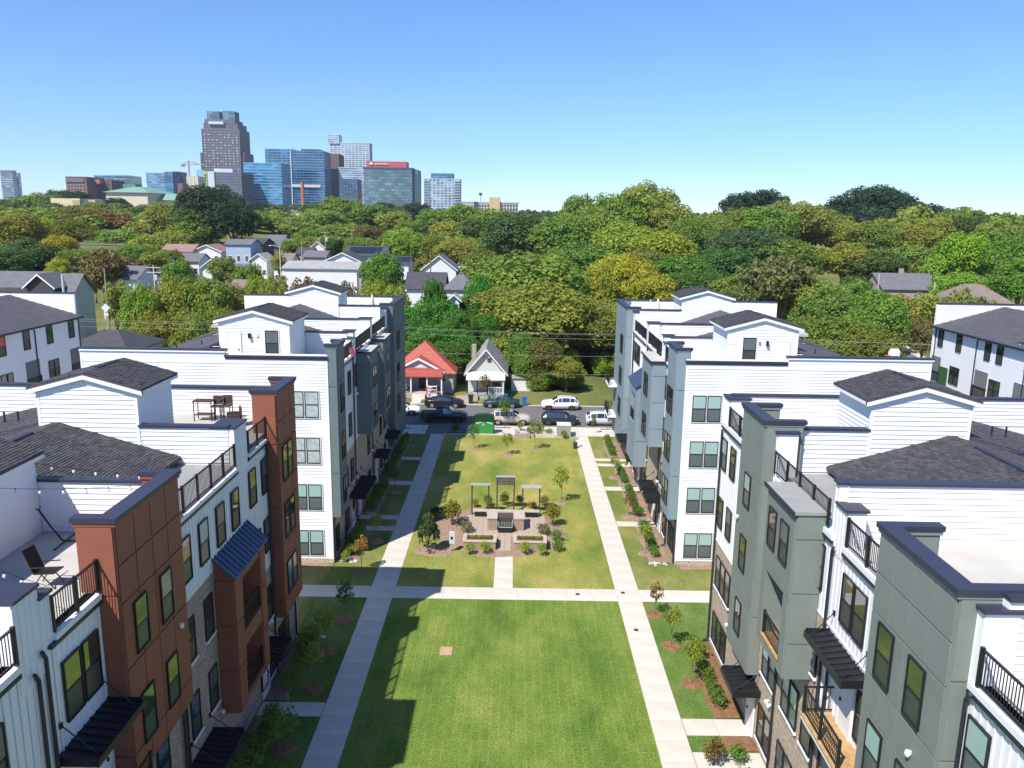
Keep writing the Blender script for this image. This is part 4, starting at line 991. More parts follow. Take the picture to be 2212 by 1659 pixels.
# ------------------------------------------------------------------ courtyard feature
M_PAVER = mat('paver', (.36,.29,.235), .85, noise=(3,.2), island=.12)
M_STEEL = mat('brown_steel', (.07,.055,.05), .5)
M_GALV = mat('galvanised_sheet', (.33,.34,.34), .5, noise=(2,.1))
pt = empty('patio', (-.4, 58, 0), kind='structure'); rr_ = random.Random(3)
for i in range(14):
    for j in range(10):
        x = -3.45+i*.44; y = 56.0+j*.44
        if ('pv',) not in _slab: _slab[('pv',)] = MB().box(-.213, .213, -.213, .213, -.04, 0).mesh('paver', M_PAVER)
        put('paver', _slab[('pv',)], pt, T(x+.22, y+.22, .075+rr_.uniform(-.004, .004)))
for j in range(6): put('paver', _slab[('pv',)], pt, T(-.62, 53.75+j*.44, .07)); put('paver', _slab[('pv',)], pt, T(-.18, 53.75+j*.44, .07))
for j in range(1): MB().box(-3.5, 2.75, 55.9, 60.5, -.02, .032).box(-.9, .05, 53.5, 55.9, -.02, .03).build('paver_bed', M_CONC2, pt)
def brick_box(par, x0, x1, y0, y1, z0, z1, name='brick'):
    """running bond shell of separate bricks over a mortar core"""
    MB().box(x0+.02, x1-.02, y0+.02, y1-.02, z0, z1).build('mortar_core', mat('mortar', (.38,.33,.28), .9), par)
    k = ('bk',)
    if k not in _slab: _slab[k] = MB().box(-.118, .118, -.05, .05, 0, .083).mesh('brick', mat('walling_brick', (.34,.245,.18), .85, noise=(5,.3)))
    n = max(1, int((z1-z0)/.095)); s = (z1-z0)/n
    for i in range(n):
        off = .125 if i % 2 else 0
        for (y, yy) in ((y0+.045, 0),):
            x = x0+.12+off
            while x < x1-.08: put(name, _slab[k], par, T(x, y, z0+i*s)); x += .25
        for xx in (x0+.045, x1-.045):
            y = y0+.12+off
            while y < y1-.08: put(name, _slab[k], par, T(xx, y, z0+i*s) @ Matrix.Rotation(pi/2, 4, 'Z')); y += .25
def planter(x0, x1, lab):
    r = empty('brick_planter', ((x0+x1)/2, 53.9, 0), lab, 'planter')
    brick_box(r, x0, x1, 53.6, 54.9, 0, .62)
    m = MB().box(x0-.05, x1+.05, 53.55, 53.8, .63, .71).box(x0-.05, x1+.05, 54.7, 54.95, .63, .71).box(x0-.05, x0+.2, 53.8, 54.7, .63, .71).box(x1-.2, x1+.05, 53.8, 54.7, .63, .71)
    m.build('coping', mat('limestone', (.42,.36,.31), .8, noise=(3,.1)), r); MB().box(x0+.2, x1-.2, 53.8, 54.7, .5, .64).build('soil', M_MULCH, r)
    MB().box(x0+.1, x1, 55.05, 55.35, .42, .5).build('seat_slab', MATS['limestone'], r); MB().box(x0+.15, x1-.05, 55.1, 55.3, 0, .42).build('seat_base', M_BLACK, r)
    for i in range(7):
        x = x0+.35+(x1-x0-.7)*i/6; tree('planter_plant', 'shrub', x, 54.25, .64, .32, .3, jit(C_LIME if i % 2 else (.26,.2,.05), .2), 'small yellow green bedding plant in the %s brick planter' % ('left' if x0 < -1 else 'right'), 'bedding plant', 'bedding plants in the %s planter' % ('left' if x0 < -1 else 'right'))
planter(-3.35, -1.05, 'low brick planter with stone coping on the magnolia side of the walk')
planter(.25, 2.55, 'low brick planter on the other side of the walk from the magnolia')
g_ = empty('grill_counter', (-.4, 57.6, 0), 'tan brick outdoor kitchen counter with a built in steel grill', 'grill counter')
brick_box(g_, -1.75, -1.02, 57.2, 58.6, 0, .98); brick_box(g_, .22, 1.0, 57.2, 58.6, 0, .98)
MB().box(-1.0, .2, 57.6, 58.6, 0, .95).build('back_wall', M_STEEL, g_)
MB().box(-1.85, 1.1, 58.6, 59.0, .99, 1.07).box(-1.8, -1.0, 57.15, 58.59, .99, 1.07).box(.2, 1.05, 57.15, 58.59, .99, 1.07).build('counter_top', MATS['limestone'], g_)
MB().box(-.95, .15, 56.75, 57.58, 0, .5).build('grill_cabinet', M_BLACK, g_); MB().box(-.97, .17, 56.7, 56.75, .5, .56).box(-.97, -.92, 56.7, 57.58, .5, .8).box(.12, .17, 56.7, 57.58, .5, .8).build('grill_rim', M_GALV, g_)
for i in range(8): MB().box(-.85+i*.125, -.82+i*.125, 56.78, 57.55, .6, .64).build('grill_bar', M_GALV, g_)
def frame_thing(x0, x1, y, h, top, lab, sign=False):
    r = empty('metal_frame', ((x0+x1)/2, y, 0), lab, 'shade frame')
    for x in (x0, x1): MB().box(x-.055, x+.055, y-.055, y+.055, 0, h).build('post', M_STEEL, r)
    if sign:
        MB().box(x0-.06, x1+.06, y-.09, y-.06, h-.62, h-.02).build('sign_board', M_STEEL, r)
        MB().box(x0-.1, x1+.1, y-.12, y+.25, h, h+.05).build('top_plate', M_GALV, r)
        rr2 = random.Random(5); mb = MB()
        for row in range(2):
            x = x0+.08
            while x < x1-.1:
                w_ = rr2.uniform(.05, .11); zz = h-.3-row*.26
                mb.box(x, x+.018, y-.096, y-.091, zz, zz+.19)
                if rr2.random() < .7: mb.box(x+.019, x+w_, y-.096, y-.091, zz+.17, zz+.19)
                if rr2.random() < .6: mb.box(x+.019, x+w_*.8, y-.096, y-.091, zz+.085, zz+.1)
                if rr2.random() < .5: mb.box(x+.019, x+w_, y-.096, y-.091, zz, zz+.018)
                x += w_+.035
        mb.build('cut_lettering', mat('pale_metal', (.35,.3,.25), .6), r)
    else: MB().box(x0-.1, x1+.12, y-.35 if top else y-.15, y+.35 if top else y+.25, h, h+.06).build('top_plate', M_GALV, r)
    return r
frame_thing(-3.1, -1.78, 60.6, 2.5, False, 'brown metal frame with thin grey top, the one nearest the left path')
frame_thing(-1.12, .24, 61.3, 2.95, True, 'tallest metal frame, carrying a dark cut metal sign board', True)
frame_thing(.93, 2.27, 60.7, 2.35, True, 'brown metal frame with a wide grey top plate over the right bench')
for x0, x1, lb in ((-3.0, -1.85, 'stone topped bench under the thin topped frame'), (1.0, 2.25, 'stone topped bench under the wide topped frame')):
    q = empty('bench', ((x0+x1)/2, 60.2, 0), lb, 'bench'); MB().box(x0, x1, 59.95, 60.4, .5, .58).build('seat', MATS['limestone'], q)
    MB().box(x0+.15, x1-.1, 60.0, 60.35, .05, .5).build('base', M_BLACK, q)
q = empty('utility_pedestal', (-4.2, 53.3, 0), 'pale grey utility box on a post at the front of the mulch bed', 'utility box')
MB().box(-4.28, -4.2, 53.26, 53.34, 0, .7).build('post', M_GALV, q); MB().box(-4.32, -3.92, 53.2, 53.38, .65, 1.5).build('cabinet', mat('pale_steel', (.5,.53,.55), .5), q); MB().box(-4.22, -4.06, 53.17, 53.2, 1.0, 1.18).build('meter', M_BLACK, q)
# valve covers, drain and patch
for x, y, lb in ((4.3, 47.0, 'small round drain cover in the crossing path left of the junction'), (7.2, 47.3, 'small round drain cover at the junction of the paths'), (7.35, 42.6, 'small round drain cover in the path below the junction')):
    o = MB().lathe([(.14,0),(.14,.006),(.1,.008)], (x, y, .02), 14).build('drain_cover', M_GUTTER); tag(o, lb, 'drain cover')
o = MB().box(-3.75, -3.1, 39.6, 40.45, -.02, .01).build('ground_patch', mat('sandy_patch', (.42,.27,.17), .95, noise=(7,.35))); tag(o, 'small square sandy orange patch in the green lawn', 'bare patch')
o = MB().box(-12.6, -11.3, 86.6, 87.1, -.01, .0205).build('street_drain', M_BLACK); tag(o, 'dark rectangular grate in the pavement by the slate block', 'drain grate')
o = MB().box(2.4, 3.2, 0, 0, 0, 0)
for x, lb in ((-2.0, 'reddish brown planting pit in the pavement beside the green sign panel'), (10.0, 'reddish brown planting pit in the pavement near the silver hatchback')):
    o = MB().box(x-.05, x+1.9, 87.5, 87.95, -.01, .022).build('tree_pit', mat('red_mulch', (.23,.09,.05), .95, noise=(5,.3))); o['kind'] = 'structure'
# green panel, equipment box, waste station, retaining bed
q = empty('sign_panel', (-3.1, 84.9, 0), 'bright green community sign panel with a dark arched top by the street', 'sign')
M_GRN = mat('sign_green', (.035,.24,.06), .5); M_DKG = mat('sign_dark_green', (.01,.05,.025), .5)
MB().box(-4.1, -2.05, 84.9, 85.5, .05, 1.45).build('cabinet', M_GRN, q)
pts = [(-4.15,84.85,1.45),(-2.0,84.85,1.45),(-2.0,84.85,2.0)]+[(-3.075+1.075*cos(t), 84.85, 2.0+.22*sin(t)) for t in np.linspace(0, pi, 13)[1:-1]]+[(-4.15,84.85,2.0)]
MB().prism(pts, (0, .7, 0)).build('arched_top', M_DKG, q)
for x in (-4.18, -2.0): MB().box(x-.03, x+.06, 84.8, 84.84, 0, 2.05).build('post', M_BLACK, q)
tx = MB()
def glyphs(mb, s, x, y, z, h, fr=None):
    w_ = h*.62; seg = {'t': (0,0,1,0), }
    G = {'T':'ab','R':'cadeg','A':'cadf','I':'b','L':'cg','S':'adg','E':'cadg','H':'cdf','N':'cef','O':'cagf','P':'cad','F':'cad'}
    for ch in s:
        for k in G.get(ch, ''):
            if k == 'a': mb.box(x, x+w_, y-.006, y, z+h*.84, z+h)
            if k == 'g': mb.box(x, x+w_, y-.006, y, z, z+h*.16)
            if k == 'd': mb.box(x, x+w_, y-.006, y, z+h*.42, z+h*.57)
            if k == 'b': mb.box(x+w_*.38, x+w_*.6, y-.006, y, z, z+h*.83)
            if k == 'c': mb.box(x, x+w_*.2, y-.006, y, z+h*.16, z+h*.84)
            if k == 'f': mb.box(x+w_*.8, x+w_, y-.006, y, z+h*.16, z+h*.84)
            if k == 'e': mb.box(x+w_*.55, x+w_*.75, y-.006, y, z+h*.16, z+h*.42)
        x += w_*1.35
glyphs(tx, 'I', -3.25, 84.895, .98, .36)
for i in range(5): tx.box(-3.95+i*.13, -3.88+i*.13, 84.889, 84.895, 1.12+.03*i, 1.28+.03*i).box(-2.75+i*.13, -2.68+i*.13, 84.889, 84.895, 1.24-.03*i, 1.40-.03*i)
tx.box(-3.3, -2.98, 84.889, 84.8885+.006, .98, 1.02)
tx.build('lettering', mat('sign_white', (.7,.8,.7), .5), q)
q = empty('equipment_box', (5.6, 84.6, 0), 'grey green electrical cabinet with a pale lid by the pavement', 'electrical cabinet')
MB().box(4.9, 6.35, 84.0, 85.4, .02, 1.3).build('cabinet', mat('cabinet_green', (.27,.29,.25), .6), q); MB().box(4.87, 6.38, 83.97, 85.43, 1.3, 1.36).build('lid', mat('cabinet_lid', (.6,.62,.6), .5), q)
MB().box(4.75, 6.5, 83.9, 85.5, 0, .03).build('pad', M_CONC, q)
q = empty('waste_station', (6.55, 80.0, 0), 'black pet waste station post with bin at the top of the right path', 'waste bin')
MB().box(6.5, 6.56, 80.0, 80.06, 0, 1.75).build('post', M_BLACK, q); MB().lathe([(.2,0),(.22,.6),(.16,.66)], (6.55, 79.85, .02), 12).build('bin', mat('dark_bin', (.02,.04,.035), .5), q)
MB().box(6.62, 6.85, 79.95, 80.1, .85, 1.2).build('bag_box', M_GALV, q)
q = empty('retaining_bed', (3, 84, 0), 'low brick edged planting bed with gravel near the pavement', 'planting bed')
MB().box(.3, 1.9, 83.4, 83.7, 0, .5).box(.3, .6, 83.7, 85.5, 0, .5).build('brick_edge', M_BRICK2, q); MB().box(1.9, 4.7, 83.8, 84.0, 0, .35).build('kerb_edge', M_CONC, q)
MB().box(.6, 4.7, 84.0, 86.2, -.02, .12).build('gravel', mat('pale_gravel', (.42,.39,.36), .95, noise=(8,.45), bump=(30,.8)), q)
for i, (x, y) in enumerate(((1.9,84.6),(3.0,84.3),(4.0,84.2),(5.6,83.5),(3.2,86.3),(.9,86.5))): tree('shrub', 'shrub', x, y, .1, .85, .9, jit(C_OLIVE, .2), 'round shrub in the gravel bed by the electrical cabinet', 'shrub', 'shrubs in the gravel bed')
# ------------------------------------------------------------------ roof furniture
M_WICK = mat('brown_wicker', (.075,.045,.035), .8, noise=(30,.4)); M_DARKM = mat('dark_frame', (.02,.018,.018), .5)
zd = 12.85
q = empty('bar_table', (-15.75, 40.2, zd), 'tall brown bar table against the white parapet on the roof terrace', 'bar table')
MB().box(-16.3, -15.3, 39.7, 40.35, zd+1.0, zd+1.05).build('table_top', M_WICK, q)
for x in (-16.25, -15.35):
    for y in (39.75, 40.3): MB().box(x-.02, x+.02, y-.02, y+.02, zd, zd+1.0).build('leg', M_DARKM, q)
MB().box(-16.25, -15.35, 39.75, 40.3, zd+.3, zd+.33).build('shelf', M_WICK, q)
def stool(x, y, lb):
    q = empty('bar_stool', (x, y, zd), lb, 'bar stool', 'bar stools on the roof terrace')
    MB().box(x-.24, x+.24, y-.22, y+.22, zd+.72, zd+.78).build('seat', M_WICK, q); MB().box(x-.24, x+.24, y+.2, y+.25, zd+.8, zd+1.25).build('backrest', M_WICK, q)
    for sx in (-1, 1):
        for sy in (-1, 1): MB().box(x+sx*.22-.02, x+sx*.22+.02, y+sy*.2-.02, y+sy*.2+.02, zd, zd+.71).build('leg', M_DARKM, q)
        MB().box(x+sx*.22-.02, x+sx*.22+.02, y-.2, y+.2, zd+.98, zd+1.02).build('arm', M_DARKM, q)
stool(-15.15, 40.0, 'brown bar stool tucked closest to the tall table'); stool(-14.7, 40.15, 'brown bar stool standing farther out from the tall table')
def wchair(x, y, lb, rot, z=12.85, m=None):
    q = empty('armchair', (x, y, z), lb, 'armchair'); m = m or M_WICK
    R = Matrix.Rotation(rot, 4, 'Z'); 
    def bx(nm, *a):
        me = MB().box(*a).mesh(nm, m); put(nm, me, q, T(x, y, z) @ R)
    bx('seat', -.32, .32, -.3, .32, .2, .42); bx('backrest', -.34, .34, .3, .42, .2, .95)
    for s_ in (-1, 1): bx('arm', s_*.34-.05, s_*.34+.05, -.3, .3, .05, .65)
    for sx in (-.3, .3):
        for sy in (-.26, .36): bx('leg', sx-.03, sx+.03, sy-.03, sy+.03, 0, .2)
wchair(-13.95, 38.9, 'brown wicker armchair alone by the roof railing', -1.2)
for i, (x, lb) in enumerate(((-15.9, 'dark patio chair closest to the stair house behind the parapet'), (-15.1, 'dark patio chair in the middle of the three behind the parapet'), (-14.4, 'dark patio chair nearest the railing behind the parapet'))): wchair(x, 35.2, lb, pi+.2*i, m=M_DARKM)
q = empty('hammock_stand', (-15.0, 25.2, 12.4), 'black metal hammock stand arm on the nearest roof deck', 'hammock stand')
MB().path([(-15.03,25.26,12.45),(-15.4,25.28,12.95),(-15.75,25.3,13.5)], .03).build('arm', M_BLACK, q); MB().path([(-15.85,25.3,13.55),(-15.75,25.3,13.5),(-15.68,25.3,13.62)], .022).build('hook', M_BLACK, q)
MB().tube((-14.96,25.9,12.44), (-14.9,24.5,12.44), .03).build('foot', M_BLACK, q); MB().tube((-15.03,25.26,12.45), (-13.6,25.2,12.45), .03).build('base_bar', M_BLACK, q)
q = empty('recliner', (-13.7, 22.0, 12.4), 'black mesh zero gravity recliner beside the roof railing', 'recliner chair')
P_ = lambda a, c: (-13.7+a, 22.1-c*.1, 12.4)
MB().hexa([(-13.95,21.8,12.85),(-13.9,22.3,12.85),(-14.2,22.35,13.55),(-14.25,21.85,13.55),(-13.93,21.8,12.87),(-13.88,22.3,12.87),(-14.17,22.35,13.57),(-14.22,21.85,13.57)]).build('backrest', M_DARKM, q)
MB().hexa([(-13.93,21.8,12.84),(-13.3,21.75,12.9),(-13.28,22.25,12.9),(-13.9,22.3,12.84),(-13.93,21.8,12.87),(-13.3,21.75,12.93),(-13.28,22.25,12.93),(-13.9,22.3,12.87)]).build('seat', M_DARKM, q)
for y in (21.8, 22.3): MB().path([(-14.0,y,12.42),(-13.7,y,12.85),(-13.35,y,12.42)], .018).build('leg', M_BLACK, q); MB().tube((-14.0,y,13.05), (-13.4,y,13.1), .02).build('arm', M_BLACK, q)
# string lights
def string(pts, n, lb, sag=.35):
    q = empty('string_lights', pts[0], lb, 'string lights'); mb = MB(); A, B_ = Vector(pts[0]), Vector(pts[1]); P = []
    for i in range(25):
        t = i/24; p = A.lerp(B_, t); p.z -= sag*4*t*(1-t); P.append(p)
    mb.path(P, .008, 4).build('cable', M_BLACK, q)
    for i in range(n):
        t = (i+.5)/n; p = A.lerp(B_, t); p.z -= sag*4*t*(1-t)
        MB().lathe([(.02,0),(.02,-.05)], p, 6).build('socket', M_BLACK, q); MB().lathe([(.015,-.05),(.045,-.1),(.04,-.15),(.01,-.18)], p, 8).build('bulb', M_LAMP, q)
string([(-19.0,22.6,15.5),(-12.6,26.0,14.2)], 11, 'string of bulbs hanging lower across the nearest roof deck', .25)
string([(-19.0,26.1,15.3),(-12.3,26.1,14.5)], 9, 'string of bulbs hung along the white parapet face', .1)
string([(-18.0,21.0,15.5),(-12.2,19.6,13.6)], 11, 'string of bulbs running down toward the nearest railing', .3)
# white closed parasols on the far roofs
for (x, y, lb) in ((-13.7, 77.5, 'closed pale parasol standing on the roof beyond the dark slate block'), (13.9, 77.5, 'closed cream parasol standing on the roof of the pale blue block')):
    q = empty('parasol', (x, y, 13.1), lb, 'parasol'); MB().tube((x,y,13.1), (x,y,14.2), .04).build('pole', M_TRIM, q)
    smooth(MB().lathe([(.30,.9),(.26,1.6),(.16,2.3),(.03,2.75)], (x, y, 13.1), 10).build('folded_canopy', mat('cream_fabric', (.55,.50,.42), .9), q).data)
q = empty('pole', (13.2, 77.6, 13.1), 'thin white pole beside the cream parasol', 'pole'); MB().tube((13.2,77.6,13.1), (13.2,77.6,15.7), .05).build('shaft', M_TRIM, q)
# flags on the slate block rail
q = empty('hanging_flag', (-11.85, 58.3, 13.6), 'small red and violet cloth hanging beside the white pier', 'flag'); MB().tube((-12.2,58.2,13.4), (-11.6,58.0,14.1), .02).build('staff', M_BLACK, q)
MB().hexa([(-11.9,58.1,13.1),(-11.55,58.0,13.2),(-11.5,58.1,13.2),(-11.88,58.2,13.1),(-12.1,58.1,13.7),(-11.6,58.0,13.95),(-11.58,58.06,13.95),(-12.08,58.16,13.7)]).build('cloth', mat('flag_cloth', (.35,.12,.2), .8), q)
# ------------------------------------------------------------------ picture ray helpers used to site far things on the terrain
def ray(px, py):
    v = CM.T @ np.array([(px-CXP)/FPX, (py-CYP)/FPX, 1.0]); return v
def at_y(px, py, Y):
    r = ray(px, py); t = Y/r[1]; return r[0]*t, CAM_H+r[2]*t
# ------------------------------------------------------------------ vehicles
M_TYRE = mat('tyre', (.02,.02,.02), .8); M_RIM = mat('alloy', (.42,.42,.44), .35, metal=.6); M_RIMD = mat('dark_alloy', (.08,.08,.09), .4, metal=.5)
M_CGL = mat('car_glass', (.02,.03,.04), .06, spec=1.0, ior=1.9); M_RED = mat('tail_lamp', (.35,.02,.02), .3); M_HL = mat('head_lamp', (.6,.62,.65), .15, spec=.8)
PROF = {
 'sedan': ([(0,.42,.84,.90,.72,.55),(.10,.28,.94,1.02,.84,.66),(.75,.2,.97,1.10,.91,.70),(1.15,.2,.97,1.18,.92,.68),(1.75,.2,.96,1.42,.92,.58),(2.5,.2,.95,1.47,.92,.58),(2.95,.2,.94,1.40,.92,.57),(3.6,.2,.93,1.04,.91,.70),(4.3,.2,.86,.95,.89,.70),(4.7,.26,.74,.82,.82,.62),(4.84,.36,.6,.66,.68,.5)], (2,7), (.95,3.85)),
 'coupe': ([(0,.42,.82,.86,.72,.55),(.10,.28,.90,.96,.84,.66),(.7,.2,.93,1.02,.90,.70),(1.4,.2,.94,1.26,.91,.56),(1.95,.2,.92,1.33,.91,.55),(2.4,.2,.91,1.28,.91,.54),(3.0,.2,.90,.98,.90,.70),(3.9,.2,.82,.88,.88,.68),(4.45,.26,.68,.74,.80,.6),(4.6,.36,.55,.6,.66,.5)], (2,6), (.9,3.7)),
 'suv': ([(0,.45,.95,1.05,.78,.6),(.08,.3,1.04,1.18,.86,.68),(.5,.22,1.07,1.56,.91,.62),(1.1,.22,1.06,1.64,.93,.63),(2.1,.22,1.04,1.66,.93,.63),(2.55,.22,1.03,1.58,.93,.62),(3.35,.22,1.02,1.14,.92,.76),(4.1,.22,.98,1.07,.90,.74),(4.5,.28,.86,.95,.84,.66),(4.62,.4,.7,.76,.7,.55)], (1,6), (.88,3.72)),
 'hatch': ([(0,.42,.85,.95,.76,.58),(.08,.28,.92,1.12,.84,.64),(.5,.2,.96,1.42,.90,.60),(1.2,.2,.95,1.52,.91,.61),(2.1,.2,.94,1.52,.91,.61),(2.6,.2,.93,1.44,.91,.60),(3.3,.2,.92,1.05,.90,.70),(3.9,.2,.85,.94,.87,.68),(4.25,.3,.7,.76,.76,.58)], (1,6), (.75,3.45)),
 'truck': ([(0,.5,1.1,1.12,.86,.80),(.06,.4,1.14,1.16,.92,.86),(1.75,.4,1.14,1.16,.94,.86),(1.78,.4,1.14,1.80,.94,.68),(2.6,.4,1.12,1.84,.95,.70),(3.3,.4,1.12,1.76,.95,.68),(3.9,.4,1.12,1.24,.94,.78),(4.8,.4,1.06,1.17,.93,.80),(5.2,.42,.95,1.02,.88,.72),(5.35,.5,.8,.86,.8,.66)], (3,6), (1.0,4.35))}
def car(kind, cx, cy, face, paint, lb, cat, rim=None, z=-.02, extra=None):
    st, (g0, g1), (wr, wf) = PROF[kind]; L = st[-1][0]; s = 1.04
    q = empty('parked_car' if kind not in ('suv', 'truck') else ('pickup_truck' if kind == 'truck' else 'parked_suv'), (cx, cy, z), lb, cat)
    M0 = T(cx, cy, z) @ Matrix.Rotation(0 if face > 0 else pi, 4, 'Z') @ T(-L/2, 0, 0)
    def add(mb, nm, m, par=q, sm=False):
        me = mb.mesh(nm, m); 
        if sm: smooth(me)
        return put(nm, me, par, M0)
    mb = MB(); rings = []
    for (x, zb, zs, zt, ws, wt) in st:
        half = [(ws*.9, zb), (ws, zb+(zs-zb)*.45), (ws*.985, zs-.06), (ws*.95, zs), (wt+(.02), zt-.07), (wt*.86, zt-.01), (0, zt+.01)]
        ring = [(x, -a, b_) for a, b_ in half]+[(x, a, b_) for a, b_ in reversed(half[:-1])]
        rings.append(len(mb.v)); mb.v += ring; nr = len(ring)
    for i in range(len(rings)-1):
        a, c = rings[i], rings[i+1]
        for k in range(nr): mb.f.append((a+k, a+(k+1) % nr, c+(k+1) % nr, c+k))
    mb.f.append(tuple(range(rings[0]+nr-1, rings[0]-1, -1))); mb.f.append(tuple(range(rings[-1], rings[-1]+nr)))
    bo = add(mb, 'body', paint, sm=True)
    # side glass
    for sg in (-1, 1):
        gm = MB()
        for i in range(g0, g1):
            A, B_ = st[i], st[i+1]
            def pts(S, f): 
                za, zb_ = S[2]+.02, S[3]-.10
                return (S[4]*.95, za), (S[5]+.02, zb_)
            (ya, z0), (yb, z1) = pts(A, 0); (yc, z2), (yd, z3) = pts(B_, 0)
            z1 = max(z1, z0+.01); z3 = max(z3, z2+.01)
            e = .03; o = .012
            p = [(A[0]+e, sg*(ya+o), z0), (B_[0]-e, sg*(yc+o), z2), (B_[0]-e, sg*(yd+o), z3), (A[0]+e, sg*(yb+o), z1)]
            if max(z1-z0, z3-z2) > .12: gm.hexa(p+[(x, y+sg*.006, z_) for x, y, z_ in p])
        if gm.v: add(gm, 'side_glass', M_CGL)
        for x in (wr, wf):
            w_ = MB().tube((x, sg*.70, .34), (x, sg*(st[4][4]-.0+.005), .34), .34, n=18).mesh('tyre', M_TYRE)
            wh = put('wheel', MB().tube((x, sg*.72, .34), (x, sg*(st[4][4]+.012), .34), .215, n=14).mesh('rim', rim or M_RIM), q, M0)
            put('tyre', w_, wh, M0)
            sp = MB()
            for k in range(5):
                t = k*2*pi/5; sp.tube((x, sg*(st[4][4]+.014), .34), (x+.19*cos(t), sg*(st[4][4]+.014), .34+.19*sin(t)), .028, n=5)
            put('hub', MB().tube((x, sg*(st[4][4]+.01), .34), (x, sg*(st[4][4]+.03), .34), .05, n=8).mesh('hub', M_TYRE), wh, M0)
        ah = MB().tube((x, 0, 0), (x, 0, 0), .1)
        add(MB().box(wr-.42, wr+.42, sg*.55, sg*(st[4][4]-.004), .22, .62), 'wheel_well', M_BLACK); add(MB().box(wf-.42, wf+.42, sg*.55, sg*(st[4][4]-.004), .22, .62), 'wheel_well', M_BLACK)
        add(MB().box(L-.32, L-.12, sg*.5, sg*.72, st[-2][2]-.1, st[-2][2]+.0), 'headlight', M_HL); add(MB().box(.03, .2, sg*.55, sg*.8, st[1][2]-.16, st[1][2]-.02), 'tail_light', M_RED)
        add(MB().box(st[g1][0]-.28, st[g1][0]-.14, sg*.93, sg*1.06, st[g1][2]+.02, st[g1][2]+.14), 'mirror', paint)
    # windscreens
    for (a, c) in ((g1-1, g1), (g0+ (1 if kind in ('suv','hatch') else 0), g0+(0 if kind in ('suv','hatch') else 1))):
        A, B_ = st[a], st[c]
        lo, hi = (B_, A) if A[3] > B_[3] else (A, B_)
        f0, f1 = .12, .90
        def P(S, T_, f): return (S[0]+(T_[0]-S[0])*f, (S[5]+(T_[5]-S[5])*f)*.88, S[3]+(T_[3]-S[3])*f)
        x0, y0, z0 = P(lo, hi, f0); x1, y1, z1 = P(lo, hi, f1)
        p = [(x0,-y0,z0+.012),(x0,y0,z0+.012),(x1,y1,z1+.012),(x1,-y1,z1+.012)]
        add(MB().hexa(p+[(x,y,z_+.012) for x, y, z_ in p]), 'windscreen', M_CGL)
    if kind == 'truck': add(MB().box(.12, 1.7, -.78, .78, 1.0, 1.168), 'cargo_bed', mat('bed_liner', (.05,.05,.055), .8))
    if kind in ('suv',):
        for sg in (-1, 1): add(MB().box(.6, 2.6, sg*.62-.015, sg*.62+.015, 1.69, 1.74), 'roof_rail', M_BLACK)
    if extra: extra(add, st)
    return q
def paint(n, c, r=.25, metal=0): return mat(n, c, r, metal=metal, spec=.7)
car('sedan', -8.5, 97.6, 1, paint('black_paint', (.012,.012,.02)), 'black sedan parked at the far kerb before the red roofed house', 'car')
car('coupe', -1.4, 98.0, -1, paint('teal_paint', (.012,.05,.05)), 'dark green coupe at the far kerb between the two wheelie bins', 'car')
car('suv', 5.9, 97.3, -1, paint('white_car_paint', (.72,.73,.74)), 'white compact suv at the far kerb under the trees', 'suv', rim=M_RIMD)
def deco(add, st):
    for x in (1.3, 2.0, 2.7): add(MB().box(x, x+.35, -.945, -.93, .5, .8), 'door_marking', mat('marking_blue', (.06,.08,.12), .5))
car('sedan', -13.4, 93.7, 1, paint('white_car_paint2', (.74,.74,.75)), 'white car with dark door markings half hidden behind the slate block', 'car', extra=deco)
car('truck', -7.9, 90.3, 1, paint('black_blue_paint', (.012,.016,.03)), 'black pickup truck parked at the near kerb', 'pickup truck', rim=M_RIMD)
car('suv', -.2, 89.8, 1, paint('beige_paint', (.46,.42,.36)), 'beige suv parked at the near kerb behind the green sign panel', 'suv')
car('hatch', 5.5, 89.9, 1, paint('dark_car_paint', (.02,.022,.035)), 'dark hatchback with red tail lamps at the near kerb behind the electrical cabinet', 'car', rim=M_RIMD)
car('hatch', 10.6, 90.0, 1, paint('silver_paint', (.5,.53,.58)), 'silver white hatchback at the near kerb beside the pale blue block', 'car', rim=M_RIMD)
for x, y, c, lb in ((-5.3, 99.5, (.02,.035,.03), 'dark green wheelie bin on the verge before the grey porch house'), (1.5, 98.9, (.03,.13,.42), 'bright blue wheelie bin at the kerb beside the green coupe'), (-1.0, 102.6, (.03,.13,.45), 'blue plastic tub lying by the corner of the grey porch house')):
    big = lb[0] != 'b' or 'wheelie' in lb; q = empty('wheelie_bin' if big else 'plastic_tub', (x, y, 0), lb, 'bin'); m_ = mat('bin_'+lb[:9].replace(' ', '_'), c, .5)
    h_ = 1.05 if big else .5
    MB().hexa([(x-.24,y-.28,.04),(x+.24,y-.28,.04),(x+.24,y+.25,.04),(x-.24,y+.25,.04),(x-.31,y-.36,h_),(x+.31,y-.36,h_),(x+.31,y+.33,h_),(x-.31,y+.33,h_)]).build('body', m_, q)
    MB().box(x-.34, x+.34, y-.4, y+.38, h_, h_+.08).build('lid', m_, q)
